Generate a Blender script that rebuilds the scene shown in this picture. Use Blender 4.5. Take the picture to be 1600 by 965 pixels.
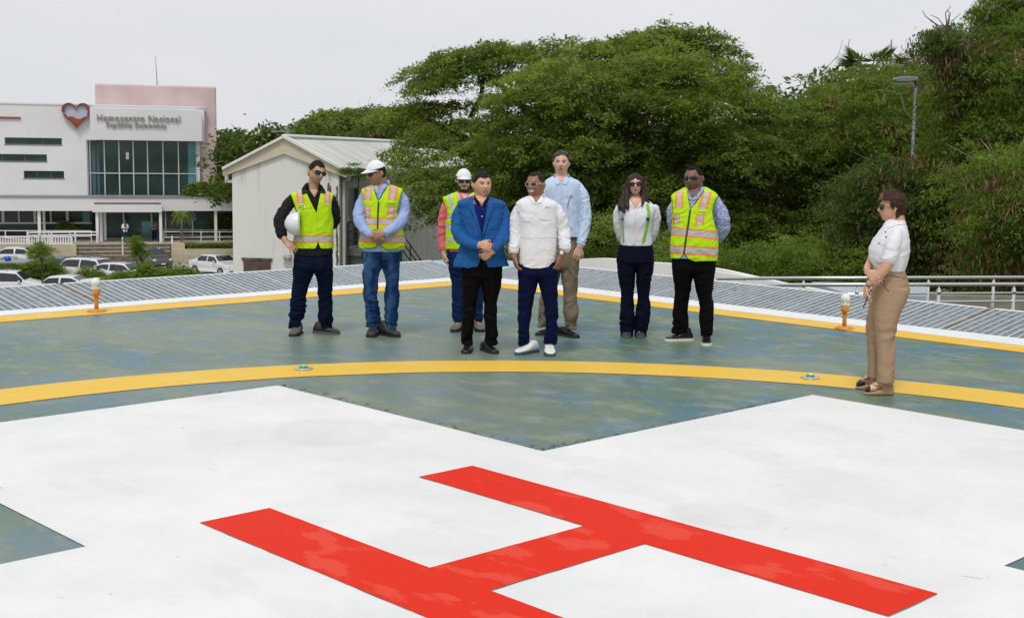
import bpy, math, random
import numpy as np
from math import sin, cos, pi, radians
from mathutils import Vector, Matrix, noise
from mathutils.bvhtree import BVHTree
from mathutils.geometry import delaunay_2d_cdt
for _o in list(bpy.data.objects): bpy.data.objects.remove(_o)
S = bpy.context.scene
COL = S.collection
random.seed(7)
RNG = np.random.default_rng(11)

# ------------------------------------------------------------ camera, sky, sun, exposure
F_, PT, RO, CH = 2025.1, .12, .013, 1.86          # focal length (photo px), pitch, roll, eye height (m)
cam = bpy.data.cameras.new('camera'); co = bpy.data.objects.new('camera', cam); COL.objects.link(co)
cam.sensor_width = 36; cam.lens = 36*F_/1600; cam.clip_start = .1; cam.clip_end = 3000
_R = Vector((cos(RO), sin(RO)*sin(PT), sin(RO)*cos(PT)))
_U = Vector((-sin(RO), cos(RO)*sin(PT), cos(RO)*cos(PT)))
_Fw = Vector((0, cos(PT), -sin(PT)))
_m = Matrix((_R, _U, -_Fw)).transposed().to_4x4(); _m.translation = (0, 0, CH)
co.matrix_world = _m
S.camera = co
S.view_settings.view_transform = 'Standard'; S.view_settings.look = 'None'
S.view_settings.exposure = 0.0; S.view_settings.gamma = 1; S.view_settings.use_curve_mapping = False

W = bpy.data.worlds.new('World'); S.world = W; W.use_nodes = True
nt = W.node_tree; nt.nodes.clear()
def _n(t, **k):
    n = nt.nodes.new(t)
    for a, v in k.items(): setattr(n, a, v)
    return n
out = _n('ShaderNodeOutputWorld'); bg = _n('ShaderNodeBackground')
sky = _n('ShaderNodeTexSky', sky_type='NISHITA', sun_disc=False)
sky.sun_elevation = radians(58); sky.sun_rotation = radians(200); sky.air_density = 1; sky.dust_density = 6; sky.ozone_density = 1
tc = _n('ShaderNodeTexCoord')
mp = _n('ShaderNodeMapping'); mp.inputs['Scale'].default_value = (1, 1, 3.2)
no = _n('ShaderNodeTexNoise'); no.inputs['Scale'].default_value = 1.6; no.inputs['Detail'].default_value = 6; no.inputs['Roughness'].default_value = .5
cr = _n('ShaderNodeValToRGB')
cr.color_ramp.elements[0].position = .30; cr.color_ramp.elements[0].color = (6.95, 7.3, 7.75, 1)
cr.color_ramp.elements[1].position = .70; cr.color_ramp.elements[1].color = (8.5, 8.6, 8.8, 1)
mx = _n('ShaderNodeMixRGB'); mx.inputs['Fac'].default_value = .93       # thin overcast veil over the blue sky
nt.links.new(tc.outputs['Generated'], mp.inputs['Vector']); nt.links.new(mp.outputs['Vector'], no.inputs['Vector'])
nt.links.new(no.outputs['Fac'], cr.inputs['Fac']); nt.links.new(sky.outputs['Color'], mx.inputs['Color1'])
nt.links.new(cr.outputs['Color'], mx.inputs['Color2']); nt.links.new(mx.outputs['Color'], bg.inputs['Color'])
bg.inputs['Strength'].default_value = .1
nt.links.new(bg.outputs['Background'], out.inputs['Surface'])
sl = bpy.data.lights.new('sun', 'SUN'); sl.energy = 1.5; sl.angle = radians(12); sl.color = (1, .97, .92)
so = bpy.data.objects.new('sun', sl); COL.objects.link(so)
so.rotation_euler = (radians(30), radians(-8), 0)

# ------------------------------------------------------------ helpers
def ray(px, py):
    x = (px-800)/F_; y = (482.5-py)/F_
    x, y = cos(RO)*x-sin(RO)*y, sin(RO)*x+cos(RO)*y
    return Vector((x, cos(PT)+y*sin(PT), -sin(PT)+y*cos(PT)))
CAM = Vector((0, 0, CH))
def gz(px, py, z=0.0):
    d = ray(px, py); return CAM + d*((z-CH)/d.z)
def at(px, py, Y):
    d = ray(px, py); return CAM + d*(Y/d.y)
def proj(p):
    v = Vector(p)-CAM; w = v.dot(_Fw); return 800+F_*v.dot(_R)/w, 482.5-F_*v.dot(_U)/w

def tag(o, label=None, cat=None, group=None, kind=None):
    if label: o['label'] = label
    if cat: o['category'] = cat
    if group: o['group'] = group
    if kind: o['kind'] = kind
    return o
def empty(name, loc=(0, 0, 0), rz=0, label=None, cat=None, group=None, parent=None):
    o = bpy.data.objects.new(name, None); COL.objects.link(o); o.location = loc; o.rotation_euler = (0, 0, rz)
    o.empty_display_size = .1
    if parent: o.parent = parent
    return tag(o, label, cat, group)
def copy_tree(o, parent=None):
    c = o.copy(); COL.objects.link(c)
    if parent: c.parent = parent
    for ch in [x for x in bpy.data.objects if x.parent == o]: copy_tree(ch, c)
    return c

class MB:
    def __init__(s): s.v = []; s.f = []; s.m = []
    def add(s, vs, fs, mi=0):
        b = len(s.v); s.v += [tuple(v) for v in vs]; s.f += [tuple(i+b for i in f) for f in fs]; s.m += [mi]*len(fs); return s
    def box(s, x0, x1, y0, y1, z0, z1, mi=0):
        if x0 > x1: x0, x1 = x1, x0
        if y0 > y1: y0, y1 = y1, y0
        if z0 > z1: z0, z1 = z1, z0
        return s.add([(x0,y0,z0),(x1,y0,z0),(x1,y1,z0),(x0,y1,z0),(x0,y0,z1),(x1,y0,z1),(x1,y1,z1),(x0,y1,z1)],
                     [(0,3,2,1),(4,5,6,7),(0,1,5,4),(1,2,6,5),(2,3,7,6),(3,0,4,7)], mi)
    def prism(s, poly, vec, mi=0):
        """poly: 3D points (planar), extruded by vec"""
        n = len(poly); vec = Vector(vec); a = [Vector(p) for p in poly]
        return s.add(a+[p+vec for p in a], [tuple(range(n))[::-1], tuple(range(n, 2*n))] + [(i, (i+1) % n, n+(i+1) % n, n+i) for i in range(n)], mi)
    def tube(s, pts, r, n=8, mi=0, cap=True, flat=1.0):
        pts = [Vector(p) for p in pts]; k = len(pts)
        rs = r if isinstance(r, (list, tuple)) else [r]*k
        ref = Vector((0, 0, 1)) if abs((pts[-1]-pts[0]).normalized().z) < .9 else Vector((1, 0, 0))
        vs = []
        for i, p in enumerate(pts):
            t = (pts[min(i+1, k-1)]-pts[max(i-1, 0)]).normalized()
            a = t.cross(ref); a = a.normalized() if a.length > 1e-6 else Vector((1, 0, 0)); b = a.cross(t)
            for j in range(n):
                an = 2*pi*j/n; vs.append(p + a*(cos(an)*rs[i]) + b*(sin(an)*rs[i]*flat))
        fs = [(i*n+j, i*n+(j+1) % n, (i+1)*n+(j+1) % n, (i+1)*n+j) for i in range(k-1) for j in range(n)]
        if cap: fs += [tuple(range(n))[::-1], tuple(range((k-1)*n, k*n))]
        return s.add(vs, fs, mi)
    def lathe(s, prof, c=(0, 0, 0), n=20, mi=0):
        vs = [(c[0]+r*cos(2*pi*j/n), c[1]+r*sin(2*pi*j/n), c[2]+z) for r, z in prof for j in range(n)]; k = len(prof)
        fs = [(i*n+j, i*n+(j+1) % n, (i+1)*n+(j+1) % n, (i+1)*n+j) for i in range(k-1) for j in range(n)]
        fs += [tuple(range(n))[::-1], tuple(range((k-1)*n, k*n))]
        return s.add(vs, fs, mi)
    def build(s, name, mats, parent=None, smooth=False, loc=None, bevel=0):
        me = bpy.data.meshes.new(name); me.from_pydata(s.v, [], s.f)
        for m in (mats if isinstance(mats, (list, tuple)) else [mats]): me.materials.append(m)
        me.polygons.foreach_set('material_index', s.m)
        if smooth: me.polygons.foreach_set('use_smooth', [True]*len(s.f))
        me.update()
        o = bpy.data.objects.new(name, me); COL.objects.link(o)
        if parent: o.parent = parent
        if loc is not None: o.location = loc
        if bevel:
            b = o.modifiers.new('bevel', 'BEVEL'); b.width = bevel; b.segments = 2; b.limit_method = 'ANGLE'
        return o

MATS = {}
def mat(name, col, rough=.6, var=0, vscale=4, bump=0, bscale=30, metal=0, spec=.5, col2=None, coat=0, trans=0, stretch=(1,1,1), detail=4, cpos=(.35,.65), emit=0):
    if name in MATS: return MATS[name]
    m = bpy.data.materials.new(name); m.use_nodes = True; t = m.node_tree; b = t.nodes['Principled BSDF']; MATS[name] = m
    b.inputs['Base Color'].default_value = (*col, 1); b.inputs['Roughness'].default_value = rough
    b.inputs['Metallic'].default_value = metal; b.inputs['Specular IOR Level'].default_value = spec
    if coat: b.inputs['Coat Weight'].default_value = coat; b.inputs['Coat Roughness'].default_value = .08
    if trans: b.inputs['Transmission Weight'].default_value = trans
    if var or col2 or bump:
        c = t.nodes.new('ShaderNodeTexCoord'); mpp = t.nodes.new('ShaderNodeMapping'); mpp.inputs['Scale'].default_value = stretch
        t.links.new(c.outputs['Object'], mpp.inputs['Vector'])
    if var or col2:
        n = t.nodes.new('ShaderNodeTexNoise'); n.inputs['Scale'].default_value = vscale; n.inputs['Detail'].default_value = detail
        t.links.new(mpp.outputs['Vector'], n.inputs['Vector'])
        r = t.nodes.new('ShaderNodeValToRGB')
        c2 = col2 or tuple(min(1, x*(1+var)) for x in col); c1 = col if col2 else tuple(x*(1-var) for x in col)
        r.color_ramp.elements[0].position = cpos[0]; r.color_ramp.elements[0].color = (*c1, 1)
        r.color_ramp.elements[1].position = cpos[1]; r.color_ramp.elements[1].color = (*c2, 1)
        t.links.new(n.outputs['Fac'], r.inputs['Fac']); t.links.new(r.outputs['Color'], b.inputs['Base Color'])
    if bump:
        n2 = t.nodes.new('ShaderNodeTexNoise'); n2.inputs['Scale'].default_value = bscale; n2.inputs['Detail'].default_value = 5
        t.links.new(mpp.outputs['Vector'], n2.inputs['Vector'])
        bu = t.nodes.new('ShaderNodeBump'); bu.inputs['Strength'].default_value = 1; bu.inputs['Distance'].default_value = bump
        t.links.new(n2.outputs['Fac'], bu.inputs['Height']); t.links.new(bu.outputs['Normal'], b.inputs['Normal'])
    return m
# ------------------------------------------------------------ setting: ground, helipad
GZ = -6.8
def sheet(name, poly, z, m, sub=1):
    mb = MB(); mb.add([(p[0], p[1], z) for p in poly], [tuple(range(len(poly)))]); o = mb.build(name, m); o['kind'] = 'structure'; return o
m_ground = mat('ground_concrete', (.33,.29,.24), .9, vscale=.35, col2=(.44,.39,.32), bump=.01, bscale=6, detail=8)
m_soil = mat('ground_soil', (.06,.075,.03), .95, vscale=.5, col2=(.13,.12,.06), bump=.05, bscale=3)
sheet('ground', [(-1200,-300),(1200,-300),(1200,2000),(-1200,2000)], GZ-.03, m_soil)
sheet('parking_lot', [(-70,18),(-2,18),(-8,40),(-12,112),(-90,112)], GZ, m_ground)

TH = .8113; DC = Vector((.1484, 5.8395, 0)); DR = -TH
deck = DR   # deck frame: local x = u, local y = v
def D(u, v, z=0): return DC + Vector((u*cos(TH)+v*sin(TH), -u*sin(TH)+v*cos(TH), z))
def dobj(o): o.location = (DC.x, DC.y, o.location.z); o.rotation_euler = (0, 0, DR); return o

def paint_nodes(m, fn):
    t = m.node_tree; return fn(t, t.nodes['Principled BSDF'])
# green coated deck: blotchy green / blue-grey, damp sheen
m_deck = bpy.data.materials.new('deck_coating'); m_deck.use_nodes = True
def _deck(t, b):
    L = t.links.new; N = t.nodes.new
    tc = N('ShaderNodeTexCoord')
    mp1 = N('ShaderNodeMapping'); mp1.inputs['Rotation'].default_value = (0,0,TH); mp1.inputs['Scale'].default_value = (.72,1.1,1); L(tc.outputs['Object'], mp1.inputs['Vector'])
    n1 = N('ShaderNodeTexNoise'); n1.inputs['Scale'].default_value = 1.5; n1.inputs['Detail'].default_value = 12; n1.inputs['Roughness'].default_value = .68; L(mp1.outputs['Vector'], n1.inputs['Vector'])
    r1 = N('ShaderNodeValToRGB'); e = r1.color_ramp.elements
    e[0].position = .42; e[0].color = (.050,.150,.205,1); e[1].position = .58; e[1].color = (.125,.190,.105,1)
    x = e.new(.475); x.color = (.072,.152,.145,1); x = e.new(.53); x.color = (.085,.158,.098,1)
    L(n1.outputs['Fac'], r1.inputs['Fac'])
    n2 = N('ShaderNodeTexNoise'); n2.inputs['Scale'].default_value = 3.6; n2.inputs['Detail'].default_value = 8; n2.inputs['Roughness'].default_value=.65; L(mp1.outputs['Vector'], n2.inputs['Vector'])
    r2 = N('ShaderNodeValToRGB'); r2.color_ramp.elements[0].position=.50; r2.color_ramp.elements[0].color=(0,0,0,1); r2.color_ramp.elements[1].position=.68; r2.color_ramp.elements[1].color=(.75,.75,.75,1)
    L(n2.outputs['Fac'], r2.inputs['Fac'])
    mixc = N('ShaderNodeMixRGB'); L(r2.outputs['Color'], mixc.inputs['Fac']); L(r1.outputs['Color'], mixc.inputs['Color1']); mixc.inputs['Color2'].default_value = (.27,.29,.28,1)
    # paler, dustier towards the far left corner of the pad
    n4 = N('ShaderNodeTexNoise'); n4.inputs['Scale'].default_value = .22; n4.inputs['Detail'].default_value = 2; L(tc.outputs['Object'], n4.inputs['Vector'])
    r4 = N('ShaderNodeValToRGB'); r4.color_ramp.elements[0].position=.42; r4.color_ramp.elements[0].color=(0,0,0,1); r4.color_ramp.elements[1].position=.6; r4.color_ramp.elements[1].color=(.45,.45,.45,1); L(n4.outputs['Fac'], r4.inputs['Fac'])
    mix2 = N('ShaderNodeMixRGB'); L(r4.outputs['Color'], mix2.inputs['Fac']); L(mixc.outputs['Color'], mix2.inputs['Color1']); mix2.inputs['Color2'].default_value = (.24,.26,.21,1)
    L(mix2.outputs['Color'], b.inputs['Base Color'])
    r3 = N('ShaderNodeMapRange'); r3.inputs['To Min'].default_value = .30; r3.inputs['To Max'].default_value = .60; L(n2.outputs['Fac'], r3.inputs['Value'])
    L(r3.outputs['Result'], b.inputs['Roughness'])
    n3 = N('ShaderNodeTexNoise'); n3.inputs['Scale'].default_value = 60; n3.inputs['Detail'].default_value = 3; L(tc.outputs['Object'], n3.inputs['Vector'])
    bu = N('ShaderNodeBump'); bu.inputs['Distance'].default_value = .0012; bu.inputs['Strength'].default_value = .7; L(n3.outputs['Fac'], bu.inputs['Height']); L(bu.outputs['Normal'], b.inputs['Normal'])
paint_nodes(m_deck, _deck)
def patchy_paint(name, base, patch_col, wpos, stain=None, rough=.45, scale=2.2, amt=.6):
    m = bpy.data.materials.new(name); m.use_nodes = True
    def fn(t, b):
        L = t.links.new; N = t.nodes.new
        tc = N('ShaderNodeTexCoord')
        mpp = N('ShaderNodeMapping'); mpp.inputs['Rotation'].default_value = (0,0,TH+.2); mpp.inputs['Scale'].default_value = (.7,1.5,1); L(tc.outputs['Object'], mpp.inputs['Vector'])
        n = N('ShaderNodeTexNoise'); n.inputs['Scale'].default_value = scale; n.inputs['Detail'].default_value = 7; n.inputs['Roughness'].default_value = .55; L(mpp.outputs['Vector'], n.inputs['Vector'])
        r = N('ShaderNodeValToRGB'); r.color_ramp.elements[0].position = wpos; r.color_ramp.elements[0].color = (0,0,0,1); r.color_ramp.elements[1].position = wpos+.03; r.color_ramp.elements[1].color = (amt,amt,amt,1)
        L(n.outputs['Fac'], r.inputs['Fac'])
        mi = N('ShaderNodeMixRGB'); L(r.outputs['Color'], mi.inputs['Fac']); mi.inputs['Color1'].default_value = (*base,1); mi.inputs['Color2'].default_value = (*patch_col,1)
        o = mi.outputs['Color']
        if stain:
            n2 = N('ShaderNodeTexNoise'); n2.inputs['Scale'].default_value = .8; n2.inputs['Detail'].default_value = 10; n2.inputs['Roughness'].default_value = .65; L(tc.outputs['Object'], n2.inputs['Vector'])
            r2 = N('ShaderNodeValToRGB'); r2.color_ramp.elements[0].position = .38; r2.color_ramp.elements[0].color = (0,0,0,1); r2.color_ramp.elements[1].position = .85; r2.color_ramp.elements[1].color = (1,1,1,1); L(n2.outputs['Fac'], r2.inputs['Fac'])
            m2 = N('ShaderNodeMixRGB'); L(r2.outputs['Color'], m2.inputs['Fac']); L(o, m2.inputs['Color1']); m2.inputs['Color2'].default_value = (*stain,1); o = m2.outputs['Color']
            # a few puddle-dried rings and small specks
            for (cx, cy, rx, ry, a) in STAINS:
                mpp3 = N('ShaderNodeMapping'); mpp3.vector_type='POINT'; mpp3.inputs['Location'].default_value = (-cx/rx,-cy/ry,0); mpp3.inputs['Scale'].default_value=(1/rx,1/ry,0); L(tc.outputs['Object'], mpp3.inputs['Vector'])
                ad = N('ShaderNodeVectorMath'); ad.operation='MULTIPLY_ADD'; L(n.outputs['Color'], ad.inputs[0]); ad.inputs[1].default_value=(.9,.9,0); L(mpp3.outputs['Vector'], ad.inputs[2])
                sb = N('ShaderNodeVectorMath'); sb.operation='SUBTRACT'; L(ad.outputs[0], sb.inputs[0]); sb.inputs[1].default_value=(.45,.45,0)
                ln = N('ShaderNodeVectorMath'); ln.operation='LENGTH'; L(sb.outputs[0], ln.inputs[0])
                rr = N('ShaderNodeValToRGB'); el=rr.color_ramp.elements; el[0].position=0; el[0].color=(a,)*3+(1,); el[1].position=1; el[1].color=(0,0,0,1); q=el.new(.55); q.color=(a*.8,)*3+(1,); q=el.new(.75); q.color=(a*1.3,)*3+(1,)
                L(ln.outputs['Value'], rr.inputs['Fac'])
                m3 = N('ShaderNodeMixRGB'); L(rr.outputs['Color'], m3.inputs['Fac']); L(o, m3.inputs['Color1']); m3.inputs['Color2'].default_value=(.42,.40,.28,1); o = m3.outputs['Color']
            v = N('ShaderNodeTexVoronoi'); v.inputs['Scale'].default_value = 1.7; L(tc.outputs['Object'], v.inputs['Vector'])
            r5 = N('ShaderNodeValToRGB'); r5.color_ramp.elements[0].position=.012; r5.color_ramp.elements[0].color=(.6,.6,.6,1); r5.color_ramp.elements[1].position=.022; r5.color_ramp.elements[1].color=(0,0,0,1); L(v.outputs['Distance'], r5.inputs['Fac'])
            m5 = N('ShaderNodeMixRGB'); L(r5.outputs['Color'], m5.inputs['Fac']); L(o, m5.inputs['Color1']); m5.inputs['Color2'].default_value=(.3,.28,.24,1); o = m5.outputs['Color']
        L(o, b.inputs['Base Color']); b.inputs['Roughness'].default_value = rough; b.inputs['Specular IOR Level'].default_value = (.03 if name == 'red_marking' else .12)
        n3 = N('ShaderNodeTexNoise'); n3.inputs['Scale'].default_value = 45; n3.inputs['Detail'].default_value=4; L(tc.outputs['Object'], n3.inputs['Vector'])
        bu = N('ShaderNodeBump'); bu.inputs['Distance'].default_value = .001; L(n3.outputs['Fac'], bu.inputs['Height']); L(bu.outputs['Normal'], b.inputs['Normal'])
    paint_nodes(m, fn); return m
def _uv(px, py):
    p = gz(px, py)-DC; return (p.x*cos(TH)-p.y*sin(TH), p.x*sin(TH)+p.y*cos(TH))
_s1 = _uv(515, 675); _s2 = _uv(1130, 806)
STAINS = [(_s1[0], _s1[1], .5, .42, .13), (_s2[0], _s2[1], .3, .28, .12)]
m_white = patchy_paint('white_marking', (.79,.79,.775), (.72,.725,.715), .56, stain=(.62,.63,.62), rough=.5, scale=.9, amt=.6)
m_yellow = patchy_paint('yellow_marking', (.78,.50,.065), (.80,.53,.12), .56, rough=.5, amt=.5)
m_edgeyellow = patchy_paint('edge_yellow_marking', (.80,.48,.045), (.82,.56,.14), .55, rough=.5, amt=.5)
m_red = patchy_paint('red_marking', (.71,.028,.010), (.74,.075,.045), .565, rough=.45, scale=2.6, amt=.75)  # red with slightly lighter, pinkish patches at random
m_kerbwhite = mat('kerb_white', (.78,.79,.79), .5, var=.04, vscale=3)
m_conc = mat('deck_concrete', (.45,.44,.42), .85, var=.12, vscale=1.2)

mb = MB(); mb.box(-10.0,10.0,-8.5,8.5,-.45,0); o = dobj(mb.build('helipad_deck', m_deck)); o['kind']='structure'
mb = MB(); mb.box(-9.2,9.2,-7.8,7.8,GZ,-.46); o = dobj(mb.build('hospital_wing', m_conc)); tag(o, 'pale concrete building block carrying the green helipad deck', 'building')
# white kerb around the rim, slightly raised
mb = MB()
for x0,x1,y0,y1 in [(-10.33,-9.98,-8.88,8.88),(9.98,10.33,-8.88,8.88),(-9.975,9.975,8.45,8.88),(-9.975,9.975,-8.88,-8.45)]: mb.box(x0,x1,y0,y1,-.45,.018)
o = dobj(mb.build('rim_kerb', m_kerbwhite, bevel=.008)); o['kind']='structure'
def ring_sheet(name, a, b, c, d, z, m):
    # rectangular frame between half sizes (a,b) inside and (c,d) outside
    mb = MB(); mb.add([(-c,-d,z),(c,-d,z),(c,d,z),(-c,d,z),(-a,-b,z),(a,-b,z),(a,b,z),(-a,b,z)], [(0,1,5,4),(1,2,6,5),(2,3,7,6),(3,0,4,7)])
    o = dobj(mb.build(name, m)); o['kind']='structure'; return o
ring_sheet('rim_yellow_line', 9.50, 8.02, 9.975, 8.445, .004, m_edgeyellow)
# touchdown circle
cc = Vector((.2873, 5.5105, 0)); R1, R0 = 6.02, 5.42; n = 256; mb = MB()
n = 720; vs = [((R+.010*noise.noise(Vector((i*.09,R,0))))*cos(2*pi*i/n), (R+.010*noise.noise(Vector((i*.09,R,0))))*sin(2*pi*i/n), 0) for R in (R0, R1) for i in range(n)]
mb.add(vs, [(i, (i+1) % n, n+(i+1) % n, n+i)[::-1] for i in range(n)]); o = mb.build('touchdown_circle', m_yellow, loc=(cc.x, cc.y, .004)); o['kind']='structure'
L_, w_ = 4.494, 1.508
P = [(-L_,-w_),(-w_,-w_),(-w_,-L_),(w_,-L_),(w_,-w_),(L_,-w_),(L_,w_),(w_,w_),(w_,L_),(-w_,L_),(-w_,w_),(-L_,w_)]
mb = MB(); mb.add([(x,y,0) for x,y in P], [tuple(range(12))]); o = mb.build('white_cross_marking', m_white, loc=(0,0,.004)); dobj(o); o['kind']='structure'
a_, b_, s_, t_ = 1.501, .912, .408, .200
P = [(-a_,-b_),(a_,-b_),(a_,-b_+s_),(t_,-b_+s_),(t_,b_-s_),(a_,b_-s_),(a_,b_),(-a_,b_),(-a_,b_-s_),(-t_,b_-s_),(-t_,-b_+s_),(-a_,-b_+s_)]
mb = MB(); mb.add([(x,y,0) for x,y in P], [tuple(range(12))]); o = mb.build('letter_h_marking', m_red, loc=(0,0,.008)); dobj(o); o['kind']='structure'
# uneven primer line showing along the red letter's edges
HP_ = P; mb = MB()
m_edge = mat('edge_primer', (.20,.20,.20), .8, var=.3, vscale=8)
for i in range(12):
    a, b = Vector(HP_[i]), Vector(HP_[(i+1)%12]); d = (b-a); L9 = d.length; d.normalize(); nrm = Vector((d.y,-d.x)); k = int(L9/.04); prev = None
    for j in range(k+1):
        q = a+d*(L9*j/k); w9 = max(0, .0005+.008*noise.noise(Vector((q.x*3,q.y*3,i)))+ .004*noise.noise(Vector((q.x*17,q.y*17,i)))); cur = (q, q+nrm*w9)
        if prev: mb.add([(prev[0].x,prev[0].y,0),(cur[0].x,cur[0].y,0),(cur[1].x,cur[1].y,0),(prev[1].x,prev[1].y,0)], [(0,3,2,1)])
        prev = cur
o = dobj(mb.build('letter_edge_primer', m_edge, loc=(0,0,.0065))); o['kind']='structure'
# thin dark chips and grey edge of old primer beside the cross
m_primer = mat('grey_primer', (.16,.20,.20), .7, var=.3, vscale=9)
mb = MB()
for i in range(260):
    e = random.choice(((-L_,None),(None,w_),(-w_,None)))
    t = random.random()**1.5
    if e == (-L_,None): u, v = -L_-.03-random.random()*.05, -3+random.random()*4.5
    elif e == (None,w_): u, v = -L_+t*3, w_+.02+random.random()*.09
    else: u, v = -w_-.02-random.random()*.05, w_+t*3
    r = random.uniform(.004,.016)
    mb.add([(u+r*cos(k*1.26+i)*random.uniform(.6,1.5), v+r*sin(k*1.26+i), .0055) for k in range(5)], [(0,1,2,3,4)])
o = dobj(mb.build('deck_grit', m_primer)); tag(o, kind='stuff'); o['label']='dark chips of old primer scattered along the white cross edge'

# scuffs, hairline marks and specks on the white paint
m_scuff = mat('scuff', (.60,.60,.58), .7, var=.12, vscale=4)
mb = MB(); rs9 = random.Random(77)
for i in range(190):
    u, v = rs9.uniform(-4.3,4.3), rs9.uniform(-1.4,1.4)
    if rs9.random() < .5: u, v = v, u
    if abs(u) < 1.6 and abs(v) < 1.0: continue
    a9 = rs9.uniform(0, pi); L9 = rs9.uniform(.01,.11)*rs9.random(); w9 = rs9.uniform(.0015,.005); c9 = rs9.uniform(-.5,.5); pt = []
    for k in range(5):
        t = k/4-.5; x = u+cos(a9+c9*t)*L9*t; y = v+sin(a9+c9*t)*L9*t; pt.append((x,y))
    nn = Vector((-sin(a9),cos(a9)))*w9*.5
    mb.add([(x+nn.x,y+nn.y,0) for x,y in pt]+[(x-nn.x,y-nn.y,0) for x,y in pt], [(k,5+k,6+k,k+1) for k in range(4)])
o = dobj(mb.build('scuff_marks', m_scuff, loc=(0,0,.0062))); tag(o, kind='stuff'); o['label'] = 'faint scuffs and hairline marks on the white cross'
# ---- safety nets: tilted panels of grey mesh with white bars
m_mesh = mat('net_mesh', (.13,.17,.195), .55, vscale=14, col2=(.26,.30,.32), stretch=(1,1,1), metal=.2, bump=.004, bscale=90)
m_bar = mat('net_bar', (.72,.74,.75), .5)
m_rust = mat('net_joint', (.10,.095,.085), .8, vscale=6, col2=(.25,.20,.15))
m_streak = mat('net_streak', (.16,.15,.13), .8, vscale=5, col2=(.30,.29,.27))
def net(edge, a, b, label):
    """edge 'u': along v at u=-10.33; edge 'v': along u at v=8.85"""
    root = empty('safety_net', DC, DR, label, 'safety net', 'safety net panels round the helipad')
    def P(s, w, dz=0):
        z = .01 + w*.135 + dz
        return (-10.34-w, s, z) if edge == 'u' else (s, 8.89+w, z)
    Wd = 1.08
    mb = MB(); k = 24
    vs = []; 
    for i in range(k+1):
        s = a+(b-a)*i/k
        sag = -.004*sin(i*2.1)
        for w in (0, Wd): vs += [P(s,w,sag), P(s,w,sag-.012)]
    fs = []
    for i in range(k):
        q = i*4; fs += [(q,q+2,q+6,q+4),(q+1,q+5,q+7,q+3),(q+2,q+3,q+7,q+6),(q,q+4,q+5,q+1)]
    fs += [(0,1,3,2),(k*4,k*4+2,k*4+3,k*4+1)]
    mb.add(vs, fs); mb.build('mesh_sheet', m_mesh, root)
    mb = MB(); n = int(abs(b-a)/.0965)
    for i in range(n+1):
        s = a+(b-a)*i/n; j = random.uniform(-.006,.006)
        mb.tube([P(s,0,.006),P(s+j,Wd,.006)], .0048 if i%7 else .007, 5)
    mb.build('cross_bars', m_bar, root)
    mb = MB(); mb.tube([P(a,Wd,.004),P(b,Wd,.004)], .014, 6); pass
    mb.build('edge_rail', m_bar, root)
    mb = MB()
    for s in np.arange(min(a,b)+.4, max(a,b), 1.5): mb.tube([P(s,-.05,-.1),P(s,Wd,-.02)], .02, 6)
    mb.build('support_arm', m_bar, root)
    # leaves, dirt and torn strips caught in the mesh
    mb = MB()
    for i in range(int(abs(b-a)*7)):
        s = random.uniform(a,b); w = random.uniform(.1,.95); l = random.uniform(.03,.12)
        p0 = P(s,w,.0075); p1 = P(s+l,w+random.uniform(-.02,.02),.0075); p2 = P(s+l*.8,w+.02,.0075)
        mb.add([p0,p1,p2],[(0,1,2)])
    mb.build('caught_debris', m_streak, root)['kind'] = 'stuff'
    return root
net('u', -8.88, 2.80, 'grey mesh safety net panel on the left rim, beside the left orange lamp')
net('u', 2.90, 8.88, 'grey mesh safety net panel behind the two men in yellow vests at left')
net('v', -10.33, -2.82, 'grey mesh safety net panel behind the women and men at right')
net('v', -2.72, 10.3, 'grey mesh safety net panel at the far right rim, beyond the woman in beige trousers')
mb = MB(); 
for s in (2.85,): mb.box(-11.42,-10.34,s-.03,s+.03,-.02,.0)
# dark joint covers between the panels
def joint(edge, s, label):
    root = empty('joint_cover', DC, DR, label, 'joint cover', 'joint covers between net panels')
    mb = MB()
    for w in range(11):
        w0, w1 = w*.1, w*.1+.098
        z0, z1 = .014+w0*.135, .014+w1*.135; h = .034
        if edge == 'u': vs = [(-10.34-w0,s-h,z0),(-10.34-w0,s+h,z0),(-10.34-w1,s+h,z1),(-10.34-w1,s-h,z1)]
        else: vs = [(s-h,8.89+w0,z0),(s+h,8.89+w0,z0),(s+h,8.89+w1,z1),(s-h,8.89+w1,z1)]
        mb.prism(vs, (0,0,.006))
    mb.build('cover_plate', m_rust, root)
joint('u', 2.85, 'dark rusty strip joining net panels beside the left orange lamp')
joint('v', -2.77, 'dark rusty strip joining net panels at the right rim')
# corner net: glassy blue mesh square with white seams
root = empty('corner_net', DC, DR, 'bluish mesh corner panel of the safety net behind the man in the blue blazer', 'safety net')
m_cmesh = mat('corner_mesh', (.30,.42,.46), .45, var=.15, vscale=5)
mb = MB(); mb.prism([(-10.36,8.92,.0),(-11.42,8.92,.145),(-11.42,9.95,.16),(-10.36,9.95,.145)], (0,0,-.012)); mb.build('mesh_sheet', m_cmesh, root)
mb = MB()
for i in range(5):
    f = i/4; mb.tube([(-10.36-1.06*f,8.92,.006+.145*f),(-10.36-1.06*f,9.95,.15+.015*f)], .01, 5)
    mb.tube([(-10.36,8.92+1.03*f,.006+.14*f),(-11.42,8.92+1.03*f,.15+.014*f)], .006, 5)
mb.build('cross_bars', m_bar, root)

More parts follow.
